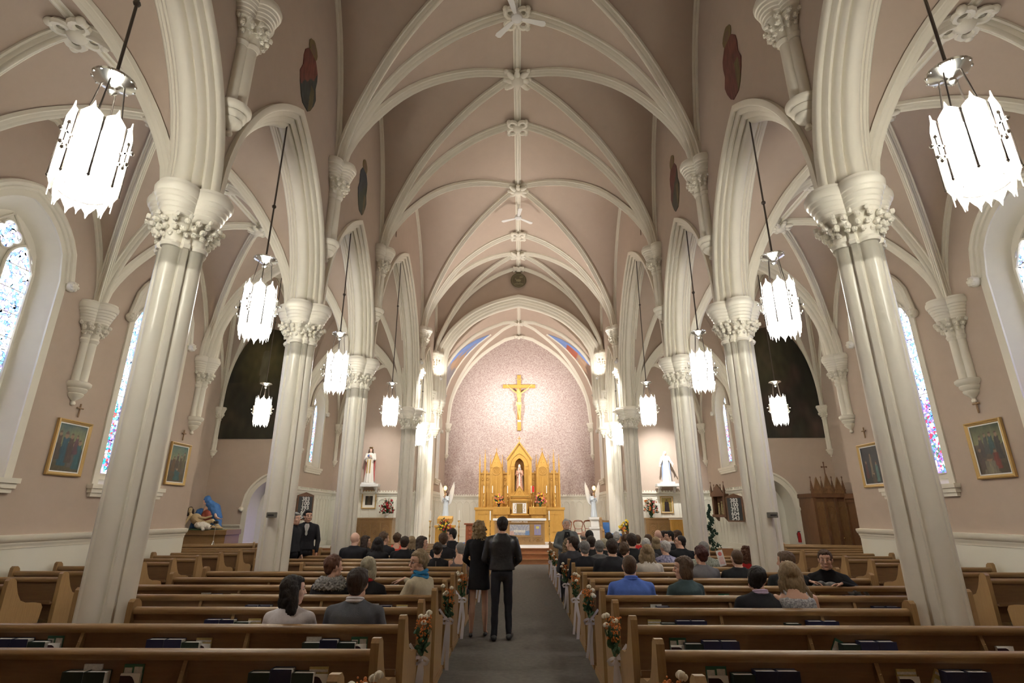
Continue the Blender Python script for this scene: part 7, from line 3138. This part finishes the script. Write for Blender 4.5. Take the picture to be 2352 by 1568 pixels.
for dx, dz in ((0, .42), (-.08, .275), (.08, .275)):
    b.ell((x0 + .555 + dx, 18.515, 3.0 + dz), .03, 6, 5)
obj('finial_cross', b, 'walnut', t, world=True)
b = MB()
b.ell((x0 + .80, 18.49, 1.02), .03)
obj('door_knob', b, 'brass', t, world=True)
t = thing('wall_cupboard', 'plain dark wooden cupboard with a heavy cornice beside the confessional', 'cupboard', (10.9, 17.4, 0))
b = MB()
b.box(10.8, 15.6, 0, 11.18, 18.4, 2.22)
obj('body', b, 'walnut', t, world=True, smooth=0)
b = MB()
b.box(10.72, 15.5, 2.22, 11.18, 18.4, 2.40, .02)
b.box(10.76, 15.55, 2.12, 11.18, 18.4, 2.22)
obj('cornice', b, 'walnut', t, world=True, smooth=25)

# fire extinguisher
t = thing('fire_extinguisher', 'small red fire extinguisher on the white wall left of the confessional', 'fire extinguisher', (9.52, 19.36, .85))
b = MB()
b.lathe([(.05, 0), (.055, .01), (.055, .26), (.04, .31), (.02, .33)], n=14)
obj('cylinder', b, 'red_cloth', t)
b = MB()
b.box(-.03, -.02, .33, .05, .02, .36)
b.tube([(-.02, 0, .34), (-.08, -.02, .28), (-.07, -.03, .12)], .01, 6)
obj('valve', b, 'black', t)
t = thing('notice', 'small printed notice below the fire extinguisher', 'notice', (9.55, 19.44, .52))
b = MB()
b.box(-.12, -.012, 0, .12, 0, .26)
obj('sheet', b, 'white', t, smooth=0)
b = MB()
b.box(-.09, -.016, .08, .0, -.012, .2)
obj('dark_square', b, 'black', t, smooth=0)
b = MB()
b.box(.02, -.016, .04, .09, -.012, .12)
obj('red_square', b, 'red_cloth', t, smooth=0)

# thermostats / boxes on the second columns
for sg, side in ((-1, 'left'), (1, 'right')):
    x = sg * (XC) + (-.02 if sg < 0 else -.02)
    t = thing('control_box', 'small grey box fixed to the second column on the %s' % side, 'control box', (sg * XC + .03, 9.37 - .295, 1.70), 0)
    b = MB()
    b.box(-.075, -.055, 0, .075, .02, .085, .006)
    mat('grey_box', (.17, .16, .13), .6) if 'grey_box' not in M else None
    obj('case', b, 'grey_box', t)
    b = MB()
    b.box(-.05, -.06, .03, .05, -.054, .05)
    obj('vent', b, 'black', t)

# pieta group and its ledge
t = thing('memorial_block', 'brown panelled wooden block under the sorrowing statue group, left transept', 'plinth', (-10.15, 18.3, 0))
b = MB()
b.box(-.98, -.4, 0, .75, .5, 1.12)
b.box(-1.0, -.45, 1.12, .80, .5, 1.28, .01)
obj('body', b, 'oak', t, smooth=25)
t = thing('statue_group', 'coloured statue group of a blue-cloaked mourner holding a pale reclining body', 'statue', (-10.35, 18.2, 1.28))
b = MB()
T1 = Matrix.Translation((-.05, .05, .88)) @ Matrix.Rotation(PI - .4, 4, 'Z') @ Matrix.Rotation(-.6, 4, 'X') @ Matrix.Scale(.95, 4)
head_shape(b, T1)
b.cap((0, .12, .75), .06, (-.03, .06, .85), .05)
b.ell((.05, .15, .5), (.2, .15, .3))
b.cap((.25, .1, .65), .05, (.42, -.05, .38), .04)
b.cap((.42, -.05, .38), .04, (.62, -.22, .34), .03)
hand(b, Vector((.62, -.22, .34)), Vector((1, -.3, -.1)), Vector((0, 0, 1)), .3, 1, .9)
fuse('mourner', b, 'skin_pale', t, .010)
b = MB()
b.ell((-.03, .08, .93), (.12, .13, .14))
b.cap((0, .12, .85), .12, (.25, .15, .62), .17)
b.cap((.2, .15, .65), .2, (.38, .12, .35), .16)
b.cap((.38, .12, .4), .14, (.42, .05, .03), .17)
b.cap((-.25, .2, .5), .17, (-.3, .12, .03), .18)
b.ell((.05, .2, .35), (.35, .2, .33))
mat('mantle_blue', (.05, .16, .40), .6)
fuse('mantle', b, 'mantle_blue', t, .013, amp=.012, nsc=(14, 14, 14))
b = MB()
b.ell((.08, .03, .42), (.2, .13, .22))
mat('dress_red', (.25, .05, .03), .6)
fuse('dress', b, 'dress_red', t, .013, amp=.01)
b = MB()
T2 = Matrix.Translation((-.42, -.12, .60)) @ Matrix.Rotation(PI + .5, 4, 'Z') @ Matrix.Rotation(.5, 4, 'X') @ Matrix.Scale(.95, 4)
head_shape(b, T2)
b.cap((-.40, -.14, .5), .05, (-.3, -.15, .42), .055)
b.ell((-.15, -.17, .33), (.2, .12, .17), 12, 8, (0, .6, 0))
b.cap((-.05, -.18, .25), .12, (.12, -.2, .16), .12)
b.cap((-.34, -.2, .42), .05, (-.44, -.26, .2), .04)
b.cap((-.44, -.26, .2), .04, (-.47, -.3, .05), .028)
hand(b, Vector((-.47, -.3, .06)), Vector((-.5, -.2, -.3)), Vector((0, 0, -1)), .2, 1, .9)
b.cap((-.05, -.22, .38), .045, (.2, -.26, .36), .035)
b.cap((.2, -.26, .36), .035, (.38, -.25, .42), .027)
b.cap((.15, -.2, .18), .09, (.42, -.22, .28), .06)
b.cap((.42, -.22, .28), .055, (.74, -.25, .06), .035)
b.cap((.12, -.26, .12), .08, (.45, -.3, .1), .055)
b.cap((.45, -.3, .1), .05, (.82, -.3, .05), .03)
mat('pale_body', (.55, .42, .24), .5)
fuse('reclining_figure', b, 'pale_body', t, .010)
b = MB()
b.ell((.12, -.24, .14), (.26, .14, .12))
b.cap((.05, -.3, .12), .09, (.4, -.32, .08), .08)
b.cap((.2, -.34, .08), .07, (.25, -.38, .02), .05)
fuse('loincloth', b, 'white_robe', t, .011, amp=.012, nsc=(16, 16, 16))
b = MB()
hair_shape(b, T2, 'midlong', random.Random(1))
fuse('hair', b, 'hair_dark', t, .010, amp=.008)
b = MB()
b.ell((0, 0, -.02), (.75, .42, .07))
b.v = [(x, y, max(z, 0)) for x, y, z in b.v]
obj('ground', b, 'foliage', t)

# tripod
t = thing('tripod', 'thin silver tripod with a small camera in front of the statue group', 'tripod', (px_x(494, 16.9, 1.3), 16.9, 0))
for q in range(3):
    a = q * 2.1 + .3
    b = MB()
    b.tube([(0, 0, 1.0), (.28 * math.cos(a), .28 * math.sin(a), .01)], [.012, .008], 6)
    obj('leg', b, 'silver', t)
b = MB()
b.tube([(0, 0, .95), (0, 0, 1.5)], .008, 6)
obj('centre_column', b, 'silver', t)
b = MB()
b.box(-.07, -.05, 1.48, .06, .03, 1.56, .008)
b.tube([(-.02, .0, 1.52), (-.14, -.06, 1.38)], .01, 6)
obj('camera', b, 'black', t)


# ceiling fans
def fan():
    t = thing('ceiling_fan', '', 'ceiling fan')
    b = MB()
    b.lathe([(.02, .30), (.03, .0), (.10, -.02), (.13, -.07), (.12, -.14), (.08, -.17), (.01, -.18)], n=20)
    obj('motor', b, 'white', t)
    for q in range(3):
        b = MB()
        b.prism([(.10, -.03), (.22, -.05), (.62, -.075), (.66, -.03), (.66, .05), (.60, .075), (.22, .05), (.10, .03)], -.125, -.115, 'z')
        b.tr(Matrix.Rotation(q * 2 * PI / 3 + .25, 4, 'Z'))
        obj('blade', b, 'white', t)
    b = MB()
    b.tube([(0, 0, .3), (0, 0, .55)], .015, 6)
    obj('rod', b, 'white', t)
    return t


f0 = fan()
f0.location = (0, 8.95, 12.3)
f0['label'] = 'white three-blade ceiling fan at the very top of the picture'
dup(f0, (0, 17.3, 12.32), .4, 'small white ceiling fan over the crossing, far down the nave')

# spotlight fixtures
for q, (x, y, z, lab) in enumerate(((-3.42, 22.5, 7.4, 'white spotlight on the left shoulder of the chancel arch'), (3.42, 22.5, 7.4, 'white spotlight on the right shoulder of the chancel arch'),
                                   (-3.35, 23.6, 6.9, 'white spotlight inside the chancel, left side'), (3.35, 23.6, 6.9, 'white spotlight inside the chancel, right side'),
                                   (-3.66, 19.2, 7.2, 'white spotlight on the nave wall left of the chancel arch'), (3.66, 19.2, 7.2, 'white spotlight on the nave wall right of the chancel arch'))):
    t = thing('spotlight', lab, 'spotlight', (x, y, z), .5 if x < 0 else -.5)
    b = MB()
    b.lathe([(.03, -.12), (.055, -.10), (.06, .08), (.055, .09), (.045, .07)], n=16)
    b.tr(Matrix.Rotation(2.2, 4, 'X'))
    obj('housing', b, 'white', t)
    b = MB()
    b.tube([(0, 0, 0), (0, .05, .12), (0, .1, .16)], .012, 6)
    obj('arm', b, 'bronze', t)
